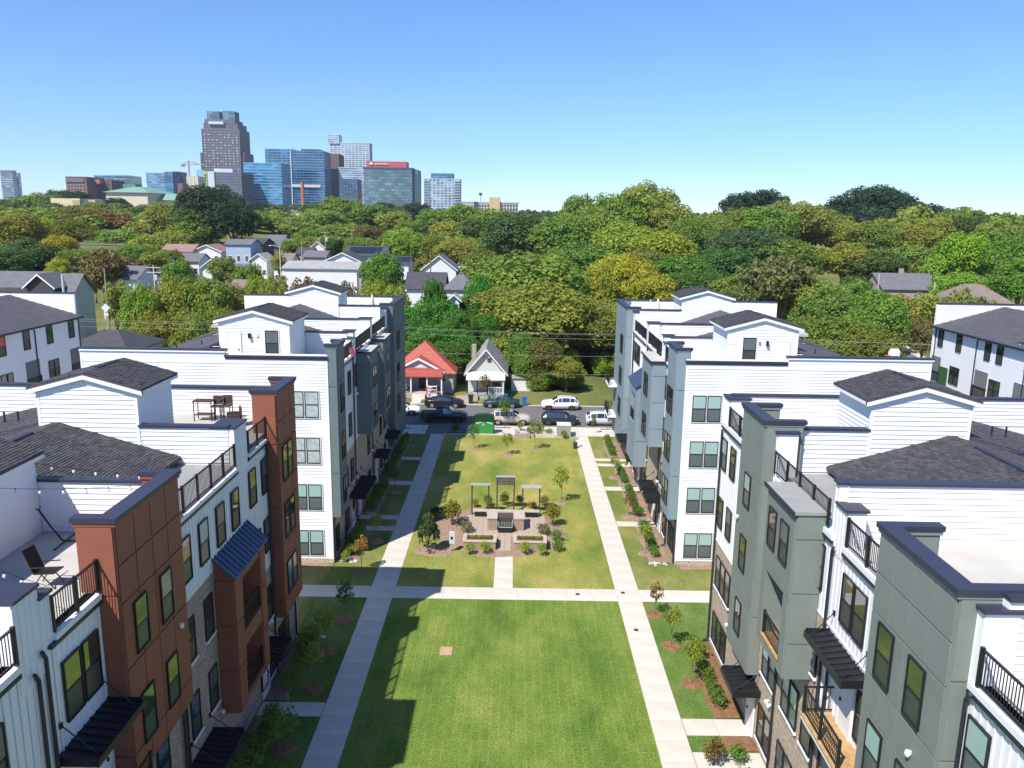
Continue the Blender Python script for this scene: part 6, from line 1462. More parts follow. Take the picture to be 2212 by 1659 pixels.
# ------------------------------------------------------------------ background trees, sited from where they stand in the photograph
NT = [0]
GRP = {'A': ('mid green broadleaf tree in the wood across the street', 'broadleaf trees of the wood across the street'),
 'B': ('dense tree in the band of trees below the skyline', 'trees in the band below the skyline'),
 'C': ('leafy garden tree among the houses left of centre', 'garden trees among the houses'),
 'D': ('rounded tree in the wood on the right hillside', 'trees of the right hillside wood')}
def tp(px, ytop, wpx, D, kind, col, lab='A', name='broadleaf_tree', hmin=.75, squash=None):
    x, zt = at_y(px, ytop, D); z = terr(x, D)
    wd = wpx/FPX*D; h = zt-z
    if h < wd*hmin: h = wd*hmin; z = zt-h
    h2 = min(h, wd*1.9) if squash is None else wd*squash; z0 = zt-h2
    if z0 > z+3: z0 = z0; wd *= 1.0
    lb, grp = GRP[lab] if lab in GRP else (lab, None)
    if lab in GRP:
        cn = {C_MID:'mid green', C_DARK:'dark green', C_YEL:'yellow', C_OLIVE:'olive green', C_LIME:'lime green', C_FRESH:'fresh green', C_DEEP:'very dark green', C_PALE:'pale yellowish', C_BRN:'brownish'}.get(col, 'yellow green' if col[1] > col[0] else 'yellow brown')
        lb = cn+' '+{'A':'broadleaf tree in the wood across the street','B':'tree in the band of trees below the skyline','C':'garden tree among the houses left of centre','D':'rounded tree in the wood on the right hillside'}[lab]
        if kind == 'open': lb = lb.replace('tree', 'thin open crowned tree', 1)
        if wpx > 135: lb = 'large '+lb
        elif wpx < 75: lb = 'small '+lb
    NT[0] += 1
    return tree(name, kind, x, D, min(z0, z) if h2 >= h-.1 else z, wd*1.12, (zt-(min(z0, z) if h2 >= h-.1 else z))*1.02, jit(col, .14), lb, 'tree', grp)
near = [ # px, ytop, width px, depth, kind, colour, label
 (1150,562,270,152,'near',(.20,.25,.035),'broad olive green tree filling the middle behind the two houses'),
 (1095,625,170,134,'near',(.19,.24,.035),'A'),(1240,640,190,132,'near',C_OLIVE,'A'),(1180,625,230,121,'near',(.24,.30,.045),'A'),
 (1175,735,95,109,'near',(.15,.165,.035),'yellow green low tree beside the blue wheelie bin'),
 (1225,775,70,107,'near',C_OLIVE,'A'),(1130,725,70,112,'near',C_FRESH,'A'),(1290,670,150,121,'near',C_MID,'A'),(1320,660,90,124,'near',C_OLIVE,'A'),
 (1345,552,135,165,'near',C_YEL,'bright yellow green tree left of the pale blue block roofs'),(1300,575,90,160,'near',C_YEL,'A'),(1400,590,110,160,'near',C_YEL,'A'),
 (1055,560,110,185,'mid',C_MID,'A'),(1120,460,160,250,'near',C_DARK,'dark green round crowned tree left of the tall wood'),(1215,475,150,240,'near',C_MID,'A'),
 (1280,455,140,255,'near',C_OLIVE,'A'),(1390,402,150,300,'near',C_OLIVE,'tallest olive crown standing up against the sky in the middle of the wood'),
 (1330,425,110,290,'mid',C_MID,'A'),(1440,440,120,290,'near',C_OLIVE,'A'),(1250,430,90,300,'mid',C_MID,'A'),(1500,480,120,260,'near',C_MID,'A'),
 (1420,500,170,230,'near',C_LIME,'A'),(1350,490,160,235,'near',C_LIME,'A'),(1260,530,150,215,'near',C_MID,'A'),(1470,555,150,200,'near',C_FRESH,'A'),(1390,545,150,205,'near',C_MID,'A'),
 (1550,475,110,270,'near',C_MID,'D'),(1600,452,120,280,'near',C_MID,'D'),(1660,448,130,275,'near',C_MID,'D'),(1720,440,130,285,'near',C_OLIVE,'D'),(1620,500,170,220,'near',C_DARK,'D'),(1690,520,160,215,'near',C_MID,'D'),(1560,540,150,205,'near',C_DARK,'D'),(1500,590,130,180,'near',C_DARK,'D'),
 (1590,600,150,175,'near',C_MID,'D'),(1540,640,120,165,'near',C_MID,'D'),
 (1700,545,165,150,'open',C_PALE,'pale yellowing tree with bare silver limbs on the right'),(1640,560,110,155,'open',C_PALE,'D'),(1745,600,120,150,'near',C_OLIVE,'D'),
 (1640,416,100,420,'mid',C_DEEP,'dark crown rising above the right wood'),(1600,422,80,430,'mid',C_DEEP,'D'),(1680,424,60,430,'mid',C_DEEP,'D'),
 (1895,405,130,400,'near',C_DEEP,'tallest dark crown on the skyline at the right'),(1840,428,120,395,'mid',C_DEEP,'D'),(1940,425,120,390,'mid',C_DEEP,'D'),(1800,445,90,390,'mid',C_DEEP,'D'),(1985,445,100,390,'mid',C_DEEP,'D'),(2040,452,110,400,'mid',C_DARK,'D'),(1880,455,150,350,'near',C_DEEP,'D'),
 (1790,470,120,290,'near',C_OLIVE,'D'),(1850,480,110,280,'near',C_OLIVE,'D'),(1900,480,120,270,'near',C_MID,'D'),(1960,485,120,270,'near',C_OLIVE,'D'),(2010,475,100,300,'mid',C_OLIVE,'D'),(2100,470,90,330,'mid',C_DARK,'D'),(2160,475,90,340,'mid',C_DARK,'D'),
 (1830,530,140,215,'near',C_OLIVE,'D'),(1900,545,140,210,'near',C_DARK,'D'),(1970,530,130,215,'near',C_OLIVE,'D'),
 (2090,505,130,200,'near',(.25,.35,.02),'vivid lime green tree on the right behind the brick house'),(2035,555,80,200,'mid',C_LIME,'D'),(2180,520,110,190,'near',C_FRESH,'deep green layered tree at the right edge'),(2150,480,110,260,'near',C_OLIVE,'D'),(2212,560,110,170,'near',C_FRESH,'D'),(2080,590,110,180,'near',C_LIME,'D'),
 (1790,625,140,132,'near',C_MID,'D'),(1850,615,150,138,'near',C_MID,'D'),(1900,650,140,122,'near',C_MID,'D'),(1820,690,150,116,'near',(.19,.26,.035),'full green tree right behind the pale blue block'),(1750,690,110,120,'near',C_MID,'D'),(1880,710,130,112,'near',C_MID,'D'),
 (1935,640,70,140,'mid',C_OLIVE,'D'),(2010,630,120,145,'open',C_OLIVE,'thin tree in front of the brick house'),(2080,625,110,140,'open',C_OLIVE,'D'),(2000,690,70,128,'mid',C_BRN,'rusty brown low tree by the branch road'),(2110,640,90,140,'open',(.15,.12,.03),'D'),(2150,650,80,150,'open',C_OLIVE,'D'),
 # centre left
 (825,550,92,160,'near',C_FRESH,'bright green tree standing left of the mown grass'),(810,610,80,140,'near',C_LIME,'C'),(850,620,60,138,'mid',C_LIME,'C'),
 (938,612,62,136,'mid',(.07,.17,.02),'vine green bush tree before the white cottages'),
 (900,560,70,215,'mid',C_OLIVE,'C'),(870,500,95,260,'near',C_LIME,'light green tree above the solar roofed houses'),(930,510,90,260,'near',C_MID,'C'),(985,520,90,250,'near',C_OLIVE,'C'),(1035,540,80,230,'near',C_MID,'C'),(1020,575,60,210,'mid',C_MID,'C'),
 (890,478,70,340,'mid',C_MID,'B'),(950,455,90,420,'mid',C_MID,'B'),(1010,445,100,420,'mid',C_MID,'B'),(1060,455,90,360,'mid',C_MID,'B'),(1090,490,110,280,'near',C_MID,'B'),(980,480,100,330,'mid',C_OLIVE,'B'),(1035,475,90,330,'mid',C_DARK,'B'),
 (700,455,90,390,'mid',C_OLIVE,'B'),(650,470,70,380,'mid',C_MID,'B'),(740,430,90,430,'mid',C_MID,'B'),(800,445,90,420,'mid',C_MID,'B'),(850,460,80,400,'mid',C_OLIVE,'B'),(680,495,90,310,'mid',C_MID,'B'),(740,485,90,320,'mid',C_OLIVE,'B'),(800,490,80,310,'mid',(.16,.14,.03),'B'),(850,505,70,290,'mid',C_MID,'B'),(780,515,70,275,'mid',C_MID,'B'),(660,515,60,285,'mid',C_OLIVE,'B'),(715,515,60,280,'mid',C_DARK,'B'),
 (588,448,52,520,'cone',C_MID,'rounded green tree standing before the blue glass towers'),(560,440,60,560,'mid',C_DEEP,'B'),(900,440,60,520,'mid',C_DEEP,'B'),(830,440,60,560,'mid',C_DEEP,'B'),(865,450,50,500,'mid',C_DARK,'B'),(630,520,50,280,'mid',C_MID,'B'),
 (745,545,50,215,'mid',C_MID,'C'),(765,520,40,240,'mid',C_MID,'C'),
 (655,600,90,150,'open',(.17,.125,.045),'long row of brownish thin trees behind the near stair houses'),(700,605,90,150,'open',(.17,.125,.045),'C'),(745,610,80,150,'open',(.15,.12,.045),'C'),(600,590,60,160,'open',C_OLIVE,'C'),(760,625,60,140,'open',C_BRN,'C'),
 (555,605,80,140,'near',(.26,.28,.035),'yellowish round tree behind the left stair house'),(600,620,60,135,'mid',C_OLIVE,'C'),
 (535,575,60,180,'mid',C_MID,'C'),(480,560,60,190,'mid',C_MID,'C'),(600,545,40,215,'open',C_OLIVE,'C'),
 # left
 (450,403,150,270,'near',C_DEEP,'very large dark evergreen looking tree below the tall tower'),(500,440,110,262,'near',C_DEEP,'B'),(420,450,90,262,'mid',C_DARK,'B'),(540,455,60,330,'mid',C_OLIVE,'B'),(520,470,60,300,'mid',C_OLIVE,'B'),
 (370,443,120,290,'near',C_OLIVE,'broad olive tree left of the very dark tree'),(420,480,100,260,'mid',C_MID,'B'),(330,470,100,300,'mid',C_OLIVE,'B'),(310,445,80,400,'mid',C_DARK,'B'),
 (180,450,120,330,'near',(.19,.165,.03),'golden olive tree under the cream buildings'),(235,460,110,330,'mid',C_BRN,'B'),(150,480,120,270,'near',(.17,.165,.02),'B'),(90,475,110,300,'near',C_LIME,'B'),(260,500,110,270,'mid',C_MID,'B'),(330,510,100,250,'mid',C_OLIVE,'B'),(370,500,90,250,'mid',C_OLIVE,'B'),
 (90,420,90,600,'mid',C_MID,'B'),(40,430,90,600,'mid',C_MID,'B'),(10,435,60,620,'mid',C_MID,'B'),(130,412,60,640,'mid',C_DEEP,'B'),(165,415,60,600,'mid',C_DEEP,'B'),(250,430,60,560,'mid',C_DEEP,'B'),(60,455,110,420,'mid',C_MID,'B'),(120,465,70,400,'mid',C_OLIVE,'B'),(220,440,80,480,'mid',C_MID,'B'),
 (30,465,130,240,'near',(.22,.26,.03),'tall yellow green tree at the left edge'),(50,520,140,190,'near',C_DARK,'B'),(10,540,110,170,'near',C_DARK,'dark full tree at the left edge behind the long tan house'),(130,510,60,200,'near',C_YEL,'C'),(125,560,50,165,'near',C_YEL,'slim yellow tree beside the brown roof'),(165,540,70,190,'mid',C_MID,'C'),
 (225,532,120,150,'open',(.22,.135,.045),'wide russet tree with bare forking limbs on the left'),(200,560,80,160,'open',(.20,.13,.045),'C'),(280,550,90,165,'open',(.16,.12,.045),'C'),(330,540,80,190,'open',C_OLIVE,'C'),(290,530,70,210,'mid',C_MID,'C'),(360,540,60,200,'mid',C_MID,'C'),
 (380,565,70,165,'mid',C_MID,'C'),(405,600,60,158,'mid',C_MID,'C'),
 (300,625,90,112,'near',(.23,.28,.035),'first full yellow green tree behind the left white parapet'),(370,610,110,116,'near',(.23,.28,.035),'C'),(440,605,120,118,'near',(.23,.28,.035),'C'),(500,620,80,122,'near',C_OLIVE,'C'),(340,680,110,104,'near',(.23,.28,.035),'C'),(420,680,110,104,'near',(.23,.28,.035),'C'),(280,720,90,99,'near',C_MID,'C'),(480,670,90,106,'near',(.23,.28,.035),'C'),
 (245,600,70,130,'open',C_OLIVE,'C')]
for t in near:
    tp(*t, name='tree_with_bare_limbs' if t[4] == 'open' else 'broadleaf_tree')
# kudzu covered bank left of the big trees
for i, (px, yt, w_, D) in enumerate(((905,660,110,122),(955,650,90,126),(885,690,90,116),(990,675,80,120),(930,705,120,114),(1010,640,70,132),(1035,600,60,142),(880,740,60,112),(1000,720,80,113),(960,740,90,111),(1050,680,60,122))):
    tp(px, yt, w_, D, 'near', (.09,.23,.028), 'vine smothered green thicket tree behind the red roofed house', name='vine_thicket')
    bpy.data.objects[-1] if False else None
for o in [o for o in COL.objects if o.name.startswith('vine_thicket')]: o['group'] = 'vine smothered thicket behind the red roof'
for i in range(26):
    x = rnd.uniform(-1.0, 22); y = rnd.uniform(108.5, 111) if i < 9 else rnd.uniform(117, 127)
    if i < 9: x = rnd.uniform(2.2, 8.6)
    w_ = rnd.uniform(3.6, 5.5); tree('understory_bush', 'near', x, y, -1.6, w_, w_*rnd.uniform(1.0, 1.4), jit(rnd.choice((C_OLIVE, C_MID, C_LIME)), .12), 'thick bush at the foot of the street wood beyond the white shed', 'bush', 'bushes at the foot of the street wood')
# understory: bushes between the trunks, to close the wood
r9 = random.Random(21)
for i in range(70):
    x = r9.uniform(-2, 85); y = r9.uniform(112, 230)
    if x < 8 and y < 118: continue
    w_ = r9.uniform(5, 10); z = terr(x, y)
    if abs(x-(60+36*(y-96)/234)) < 8: continue
    tree('understory_bush', 'mid', x, y, z-.8, w_, w_*r9.uniform(.6, .9), jit(r9.choice((C_DARK, C_MID, C_OLIVE)), .15), 'low tree growing under the canopy of the street wood', 'bush', 'understory of the street wood')
# the wood mass beyond: instanced far trees that read as one mass
def far_mass(name, spots, seed):
    v = TREES['far']; r_ = random.Random(seed); vv, cc = [], []
    srcs = []
    for (_, me) in v:
        a = np.empty(len(me.vertices)*3, np.float32); me.vertices.foreach_get('co', a); a = a.reshape(-1, 4, 3)
        srcs.append(a[::3])
    out = []
    for (x, y, z, w_, h_) in spots:
        a = srcs[r_.randrange(len(srcs))]; t = r_.uniform(0, 6.28); c, s = cos(t), sin(t)
        b_ = a.copy(); cen = b_.mean(1, keepdims=True); b_ = cen+(b_-cen)*1.6
        X = b_[..., 0]*c-b_[..., 1]*s; Y = b_[..., 0]*s+b_[..., 1]*c
        out.append(np.stack([X*w_+x, Y*w_+y, b_[..., 2]*h_+z], -1))
    V = np.concatenate(out).reshape(-1, 3); nf = len(V)//4
    me = bpy.data.meshes.new(name); me.vertices.add(len(V)); me.vertices.foreach_set('co', V.astype(np.float32).ravel())
    me.loops.add(len(V)); me.loops.foreach_set('vertex_index', np.arange(len(V), dtype=np.int32)); me.polygons.add(nf); me.polygons.foreach_set('loop_start', np.arange(0, len(V), 4, dtype=np.int32))
    me.update(calc_edges=True); me.materials.append(M_LEAF); o = bpy.data.objects.new(name, me); COL.objects.link(o); o['kind'] = 'stuff'; return o
for k, (c, n, y0, y1) in enumerate(((C_MID, 260, 300, 520), (C_OLIVE, 200, 280, 480), (C_DARK, 420, 480, 1000), (C_DARK, 420, 900, 1900))):
    sp = []
    rk = random.Random(100+k)
    while len(sp) < n:
        y = rk.uniform(y0, y1); x = rk.uniform(-.72, .72)*y
        if k < 2 and -.36 < x/y < -.26 and y < 330: continue
        w_ = rk.uniform(11, 17); h_ = rk.uniform(11, 15)
        z = terr(x, y)
        # keep crowns under the line the photograph shows
        if x < 0: h_ *= .62 if k < 2 else .75
        sp.append((x, y, z-2, w_, h_))
    o = far_mass('far_woodland', sp, k); o.color = (*c, 1); tag(o, ('mid green', 'olive green', 'dark green', 'darkest')[k]+' distant woodland crowns reading as one mass', 'woodland')
# ------------------------------------------------------------------ skyline
def gl(n, c, r=.12, spec=.8, lo=.45, hi=1.9, bw=9, bh=4):  # cell and blotch tones paint patchy reflections into the glass colour
    m = mat(n, c, r, spec=spec, ior=1.7); nt = m.node_tree; N = nt.nodes; L = nt.links; b = N['Principled BSDF']
    tc = N.new('ShaderNodeTexCoord'); sp = N.new('ShaderNodeSeparateXYZ'); cb = N.new('ShaderNodeCombineXYZ'); ad = N.new('ShaderNodeMath'); ad.operation = 'ADD'
    L.new(tc.outputs['Object'], sp.inputs[0]); L.new(sp.outputs[0], ad.inputs[0]); L.new(sp.outputs[1], ad.inputs[1]); L.new(ad.outputs[0], cb.inputs[0]); L.new(sp.outputs[2], cb.inputs[1])
    br = N.new('ShaderNodeTexBrick'); br.inputs['Scale'].default_value = 1; br.inputs['Brick Width'].default_value = bw; br.inputs['Row Height'].default_value = bh; br.inputs['Mortar Size'].default_value = .12
    br.inputs['Color1'].default_value = (*(q*lo for q in c), 1); br.inputs['Color2'].default_value = (*(min(.8, q*hi) for q in c), 1); br.inputs['Mortar'].default_value = (*(q*.5 for q in c), 1); br.inputs['Bias'].default_value = -.25
    L.new(cb.outputs[0], br.inputs['Vector'])
    t = N.new('ShaderNodeTexNoise'); t.inputs['Scale'].default_value = .03; t.inputs['Detail'].default_value = 3; L.new(tc.outputs['Object'], t.inputs['Vector'])
    mr = N.new('ShaderNodeMapRange'); mr.inputs[1].default_value = .35; mr.inputs[2].default_value = .65; mr.inputs[3].default_value = .6; mr.inputs[4].default_value = 1.35; L.new(t.outputs[0], mr.inputs[0])
    hs = N.new('ShaderNodeHueSaturation'); L.new(mr.outputs[0], hs.inputs['Value']); L.new(br.outputs[0], hs.inputs['Color']); L.new(hs.outputs[0], b.inputs['Base Color'])
    return m
K_B1 = gl('tower_glass_blue', (.03,.16,.32)); K_B2 = gl('tower_glass_deep', (.012,.06,.16)); K_B3 = gl('tower_glass_pale', (.16,.27,.40)); K_G = gl('tower_glass_grey', (.07,.12,.14), lo=.8, hi=1.3); K_T = gl('tower_glass_teal', (.12,.27,.33))
K_ST = mat('tower_stone', (.15,.145,.165), .8); K_WH = mat('tower_white', (.50,.54,.60), .7); K_CR = mat('tower_cream', (.60,.52,.42), .8); K_BR = mat('tower_brick', (.20,.11,.095), .85); K_BR2 = mat('tower_brown', (.13,.085,.10), .8); K_TAN = mat('tower_tan', (.52,.38,.22), .8)
K_CU = mat('copper_green', (.17,.30,.25), .8); K_LB = mat('band_blue', (.12,.32,.52), .5); K_DK = mat('band_dark', (.04,.06,.10), .6)
def bld(px0, px1, ytop, D, dep, lb, body, band=None, mull=None, fh=3.8, mw=6.0, nm='tower', band_h=.8, zb=None, root=None, ybot=None, mull_w=.5, cat='tower', skipb=0):
    x0, zt = at_y(px0, ytop, D); x1, _ = at_y(px1, ytop, D)
    z0 = terr((x0+x1)/2, D)-3 if ybot is None else at_y(px0, ybot, D)[1]
    r = root or empty(nm, ((x0+x1)/2, D, z0), lb, cat)
    MB().box(x0, x1, D, D+dep, z0, zt).build('body', body, r)
    n = max(1, int((zt-z0)/fh)); q = .25
    if band is not None:
        m = MB()
        for i in range(skipb, n+1):
            z = zt-.6-i*fh
            if z < z0: break
            m.box(x0-q, x1+q, D-q, D+dep+q, z-band_h/2, z+band_h/2)
        m.build('floor_band', band, r, kind='stuff')
    if mull is not None:
        m = MB(); k = max(1, int((x1-x0)/mw))
        for i in range(k+1):
            x = x0+(x1-x0)*i/k; m.box(x-mull_w/2, x+mull_w/2, D-q*2, D-q*.4-.01, z0, zt+.2)
        k = max(1, int(dep/mw))
        for i in range(k+1):
            y = D+dep*i/k
            for xx, s in ((x0, -1), (x1, 1)): m.box(min(xx+s*q*.4, xx+s*q*2), max(xx+s*q*.4, xx+s*q*2), y-mull_w/2, y+mull_w/2, z0, zt+.2)
        m.build('mullion', mull, r, kind='stuff')
    return r, x0, x1, z0, zt
# tall stepped tower with two turrets
K_STW = mat('stepped_tower_glass', (.07,.08,.10), .25, spec=.6)
r, a, c, z0, z1 = bld(436, 516, 278, 1400, 52, 'tallest grey stepped tower with two turrets on top', K_STW, K_ST, K_ST, fh=4.3, mw=4.5, band_h=2.2, mull_w=2.0)
for (p0, p1, yt, yb, dd) in ((441, 512, 266, 279, 46), (443, 506, 258, 267, 40)): bld(p0, p1, yt, 1403, dd, '', K_STW, K_ST, K_ST, fh=4.3, mw=4.5, band_h=2.2, root=r, ybot=yb, mull_w=2.0)
bld(516, 527, 330, 1404, 48, '', K_STW, K_ST, K_ST, fh=4.3, mw=4.5, band_h=2.2, root=r, mull_w=2.0); bld(433, 436, 330, 1404, 48, '', K_STW, K_ST, K_ST, fh=4.3, mw=4.5, band_h=2.2, root=r)
for p0, p1 in ((447, 473), (481, 506)): bld(p0, p1, 240, 1405, 22, '', K_T, None, K_ST, mw=3, root=r, ybot=262, mull_w=.8)
bld(450, 482, 262, 1399, 3, '', K_WH, root=r, ybot=268)
m = MB()
for i in range(9):
    for j in range(24):
        if rnd.random() < .45:
            x = a+3+(c-a-6)*i/8.3; z = z1-8-j*4.3; m.box(x, x+2.0, 1399.0, 1399.4, z-1.9, z-.6)
m.build('lit_pane', mat('bright_blind', (.65,.66,.68), .5), r, kind='stuff')  # panes picked at random, coloured near white
bld(525, 607, 351, 1180, 48, 'broad sky blue glass office block below the stepped tower', K_B1, K_LB, None, fh=4.0, band_h=1.4)
r, a, c, z0, z1 = bld(573, 632, 321, 1330, 40, 'tall blue glass tower left of the white fin edge', K_B1, K_LB, K_B2, fh=4, mw=7, band_h=.9)
r, a, c, z0, z1 = bld(629, 699, 325, 1290, 45, 'deep blue glass tower right of the white edge with a dark middle band', K_B2, K_LB, K_B1, fh=4, mw=5, band_h=.8)
MB().box(a-1.5, a, 1288, 1289, z0, z1).build('white_fin', K_WH, r); bld(650, 690, 322, 1300, 25, '', K_DK, root=r, ybot=326); bld(629, 692, 398, 1287, 2, '', K_WH, root=r, ybot=404)
bld(694, 731, 332, 1350, 40, 'brown and grey masonry tower with square upper windows', K_BR2, K_ST, K_BR, fh=4, mw=3.5, band_h=1.6, mull_w=1.2)
r, a, c, z0, z1 = bld(713, 797, 307, 1500, 30, 'white gridded residential tower with a taller mast end', K_B3, K_WH, K_WH, fh=3.6, mw=6, band_h=1.5, mull_w=1.3)
bld(709, 732, 290, 1498, 22, '', K_B3, K_WH, K_WH, fh=3.6, mw=6, band_h=1.5, root=r, ybot=310)
m = MB()
for i in range(5): x = at_y(711+i*4.5, 290, 1498)[0]; z = at_y(711, 290, 1498)[1]; m.box(x, x+.8, 1500, 1501, z, z+3.5)
m.build('roof_mast', K_WH, r)
bld(731, 786, 361, 1340, 30, 'pale balconied residential block at the foot of the gridded tower', K_B3, K_WH, None, fh=3.5, band_h=1.2)
bld(733, 772, 386, 1250, 30, 'dark navy office block between the brown tower and the red topped block', K_B2, K_DK, K_DK, fh=4, mw=4)
r, a, c, z0, z1 = bld(786, 889, 362, 1150, 50, 'wide grey green glass block with a red sign band on its roof', K_G, K_T, K_T, fh=4.2, mw=3.2, band_h=.6, mull_w=.4)
bld(791, 878, 348, 1152, 25, '', mat('red_sign_band', (.42,.09,.10), .6), root=r, ybot=363); bld(889, 901, 366, 1165, 45, '', K_G, K_T, K_T, mw=3.2, root=r)
bld(783, 892, 361, 1149, 52, '', K_DK, root=r, ybot=364)
x, z = at_y(798, 354, 1151); m = MB().lathe([(1.9,0),(2.1,.2)], (0,0,0), 10); o = MB().box(x, x+5, 1150.6, 1151.2, z-.8, z+.8).box(x+1.2, x+3.8, 1150.6, 1151.2, z+.8, z+2.4)
for i in range(11): o.box(x+8+i*1.7, x+9.1+i*1.7, 1150.6, 1151.2, z-.6, z+(1.4 if i in (0, 3, 7) else .6))
o.build('sign_lettering', mat('sign_pale', (.75,.7,.7), .6), r, kind='stuff')
r, a, c, z0, z1 = bld(917, 993, 385, 1100, 26, 'pale blue white apartment tower standing alone right of the red topped block', K_B3, K_WH, K_WH, fh=3.4, mw=5, band_h=.8, mull_w=1.0)
bld(932, 978, 374, 1104, 20, '', K_B1, K_B3, K_B2, mw=5, root=r, ybot=387); m = MB()
for i in range(13):
    z = z1-3-i*3.4; m.box(a-1.4, a+7, 1097.5, 1099.5, z-.5, z+.2).box(c-7, c+1.4, 1097.5, 1099.5, z-.5, z+.2)
m.build('balcony_slab', K_WH, r, kind='stuff')
# low tan and white apartment block
r, a, c, z0, z1 = bld(997, 1120, 437, 620, 20, 'long low white apartment block with tan stair tower above the trees', K_CR, None, None, nm='apartment_block', cat='apartment block')
bld(996, 1122, 434, 619.5, 22, '', K_WH, root=r, ybot=437); bld(1057, 1080, 426, 618, 12, '', K_TAN, root=r); bld(1024, 1032, 436, 619, 6, '', K_DK, root=r)
for i in range(14):
    for j in range(3):
        px = 1036+i*6.1
        if 1055 < px < 1081: continue
        x, z = at_y(px, 443+j*8, 619.4)
        f = MB().box(x-.75, x+.75, 619.55, 619.95, z-1.1, z+.7).build('window', K_WH, r); MB().box(x-.6, x+.6, 619.4, 619.54, z-.95, z+.55).build('pane', K_DK, f)
for i in range(9): x, z = at_y(999+i*3, 440, 619.4); MB().box(x-.25, x+.25, 619.3, 619.9, z0, z).build('fin', K_WH, r)
x, z = at_y(1038, 434, 625); MB().path([(x,625,z),(x,625,z+6)], .2).box(x-1.2, x+1.2, 624.6, 625.4, z+4, z+6).build('antenna', K_DK, r)
# left group
bld(0, 26, 368, 1500, 12, 'pale blue banded office tower cut by the left edge', K_B3, K_ST, None, fh=4.2, band_h=1.8); bld(24, 38, 373, 1520, 8, 'narrower pale tower stuck behind the left edge tower', K_B3, K_WH, None, fh=4.2, band_h=1.4)
r, a, c, z0, z1 = bld(141, 186, 381, 900, 40, 'red brown brick building with grey upper panel on the left skyline', K_BR, K_BR, None, fh=4, band_h=.5)
bld(141, 180, 384, 899, 3, '', K_ST, root=r, ybot=393); bld(186, 240, 388, 925, 30, '', K_BR2, K_BR, K_BR, fh=4, mw=5, band_h=.9, root=r, mull_w=1.6); bld(182, 215, 387, 915, 15, '', mat('orange_brick', (.35,.15,.09), .8), root=r, ybot=396)
m = MB()
for i in range(6):
    for j in range(5): x, z = at_y(145+i*6.5, 398+j*7, 899.6); m.box(x, x+1.4, 899.3, 899.6, z-1.6, z)
m.build('window_pane', mat('pale_pane', (.3,.28,.27), .4), r, kind='stuff')
bld(203, 277, 378, 1150, 40, 'blue office block behind the red brown brick building', K_B2, K_B3, None, fh=4, band_h=1.5)
r, a, c, z0, z1 = bld(228, 318, 415, 700, 60, 'cream civic hall with a green copper hipped roof', K_CR, None, None, nm='civic_hall', cat='hall')
zr = at_y(270, 402, 700)[1]; e = 2
MB().hexa([(a-e,700-e,z1),(c+e,700-e,z1),(c+e,762,z1),(a-e,762,z1),(a+17,715,zr),(c-12,715,zr),(c-12,740,zr),(a+17,740,zr)]).build('copper_roof', K_CU, r)
bld(265, 292, 397, 722, 12, '', mat('copper_dark', (.10,.20,.17), .8), root=r, ybot=406); bld(318, 330, 419, 712, 40, '', mat('cream_shade', (.42,.35,.30), .8), root=r)
q, a2, c2, _, z2 = bld(330, 376, 432, 720, 30, 'long wing of the hall with a green copper roof', K_CR, None, None, nm='hall_wing', cat='hall')
zr2 = at_y(340, 418, 720)[1]; MB().hexa([(a2-1,718,z2),(c2+1,718,z2),(c2+1,752,z2),(a2-1,752,z2),(a2-1,732,zr2),(c2-1,732,zr2),(c2-1,736,zr2),(a2-1,736,zr2)]).build('copper_roof', K_CU, q)
r, a, c, z0, z1 = bld(109, 172, 428, 560, 30, 'plain cream windowless building on the far left among the trees', mat('cream_wall', (.60,.50,.34), .8), None, None, nm='cream_building', cat='building')
bld(156, 172, 432, 558, 5, '', mat('cream_panel', (.40,.31,.2), .8), root=r); bld(172, 205, 432, 570, 20, '', K_CR, root=r)
bld(315, 356, 373, 1320, 40, 'hazy pale blue glass tower left of the crane', K_B3, K_LB, None, fh=4, band_h=1.2); bld(356, 372, 371, 1310, 40, 'deeper blue glass tower next to the hazy pale one', K_B1, None, K_B2, mw=3); bld(372, 382, 370, 1330, 40, 'thin violet blue tower right of the two glass towers', K_B3, K_ST, None)
bld(383, 394, 396, 1100, 20, 'small brick building between the glass towers and the crane', K_BR, K_ST, None)
bld(403, 427, 380, 1150, 25, 'small cream gridded building under the crane', K_CR, K_CR, K_WH, fh=4, mw=4); bld(424, 441, 367, 1190, 20, 'pale teal building beside the yellow striped hotel', K_T, None, None)
r, a, c, z0, z1 = bld(446, 462, 370, 1120, 55, 'grey hotel slab with a yellow green sign stripe', K_WH, None, None); bld(440, 446, 369, 1119, 10, '', mat('lime_stripe', (.45,.48,.08), .6), root=r); bld(462, 521, 372, 1122, 50, '', K_B2, K_ST, K_ST, fh=3.4, mw=3.6, band_h=1.3, root=r, mull_w=1.0)
bld(462, 502, 364, 1130, 20, '', K_WH, root=r, ybot=373)
m = MB()
for i in range(5): x, z = at_y(443, 377+i*6, 1118.5); m.box(x-1, x+1, 1118.3, 1118.9, z-1.4, z+.6)
m.build('sign_letter', K_DK, r)
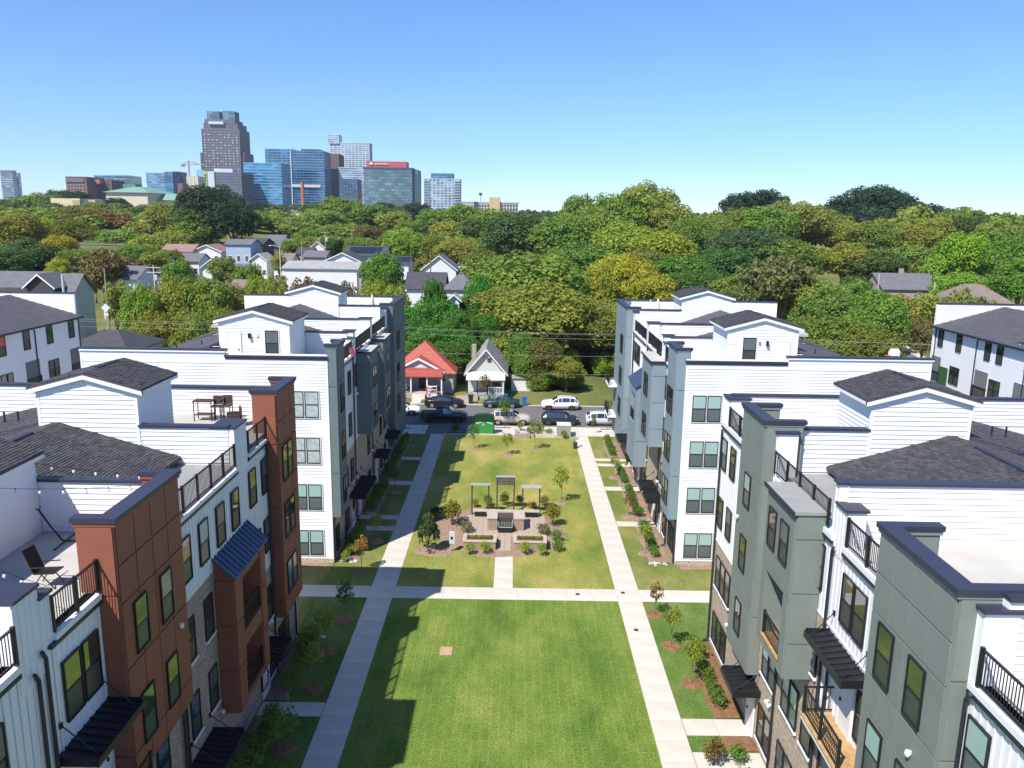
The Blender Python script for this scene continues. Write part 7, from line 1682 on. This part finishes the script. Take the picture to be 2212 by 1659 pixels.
x, zt = at_y(407, 348, 1160); q = empty('tower_crane', (x, 1160, terr(x, 1160)), 'red and white tower crane left of the stepped tower', 'crane'); KR = mat('crane_red', (.36,.24,.24), .6)
MB().box(x-.9, x+.9, 1159, 1161, 10, zt).build('mast', KR, q); zj = at_y(407, 356, 1160)[1]; xa, xb = at_y(393, 356, 1160)[0], at_y(442, 356, 1160)[0]; MB().box(xa, xb, 1159.4, 1160.6, zj, zj+1.3).build('jib', KR, q); MB().box(xa-1, xa+4, 1159, 1161, zj-2.5, zj).build('counterweight', K_ST, q)
MB().tube((x,1160,zt), (xb-8,1160,zj+1.3), .3).tube((x,1160,zt), (xa+2,1160,zj+1.3), .3).build('tie', K_ST, q)
x, zt = at_y(653, 393, 760); q = empty('chimney_stack', (x, 760, terr(x, 760)), 'tall red brick smokestack before the blue towers', 'smokestack'); MB().tube((x,760,0), (x,760,zt), 2.3, 1.45, n=14).build('shaft', mat('stack_brick', (.36,.13,.075), .85, noise=(.3,.15)), q); MB().tube((x,760,zt), (x,760,zt+.8), 1.7, n=14).build('rim', K_BR, q)
for px0, px1, yt, D, lb in ((612, 645, 462, 640, 'white roofed low building at the foot of the smokestack'), (867, 884, 452, 640, 'white church steeple house below the wide glass block')):
    x0, zt = at_y(px0, yt, D); x1, _ = at_y(px1, yt, D); house(x0, x1, D, D+12, zt-9, 6, 3, lb, W_WH, R_PALE, 'y' if px0 > 700 else 'x', wins=3)
# ------------------------------------------------------------------ air
hz = MB().box(-1600, 1600, -60, 1900, -8, 190).build('haze', None); hz['kind'] = 'stuff'
hm = bpy.data.materials.new('haze_air'); hm.use_nodes = True; hn = hm.node_tree; hn.nodes.remove(hn.nodes['Principled BSDF'])
pv = hn.nodes.new('ShaderNodeVolumePrincipled'); pv.inputs['Color'].default_value = (.80,.88,1,1); pv.inputs['Density'].default_value = .0001; pv.inputs['Anisotropy'].default_value = .3
hn.links.new(pv.outputs[0], hn.nodes['Material Output'].inputs['Volume']); hz.data.materials.append(hm)
SC.cycles.volume_bounces = 0
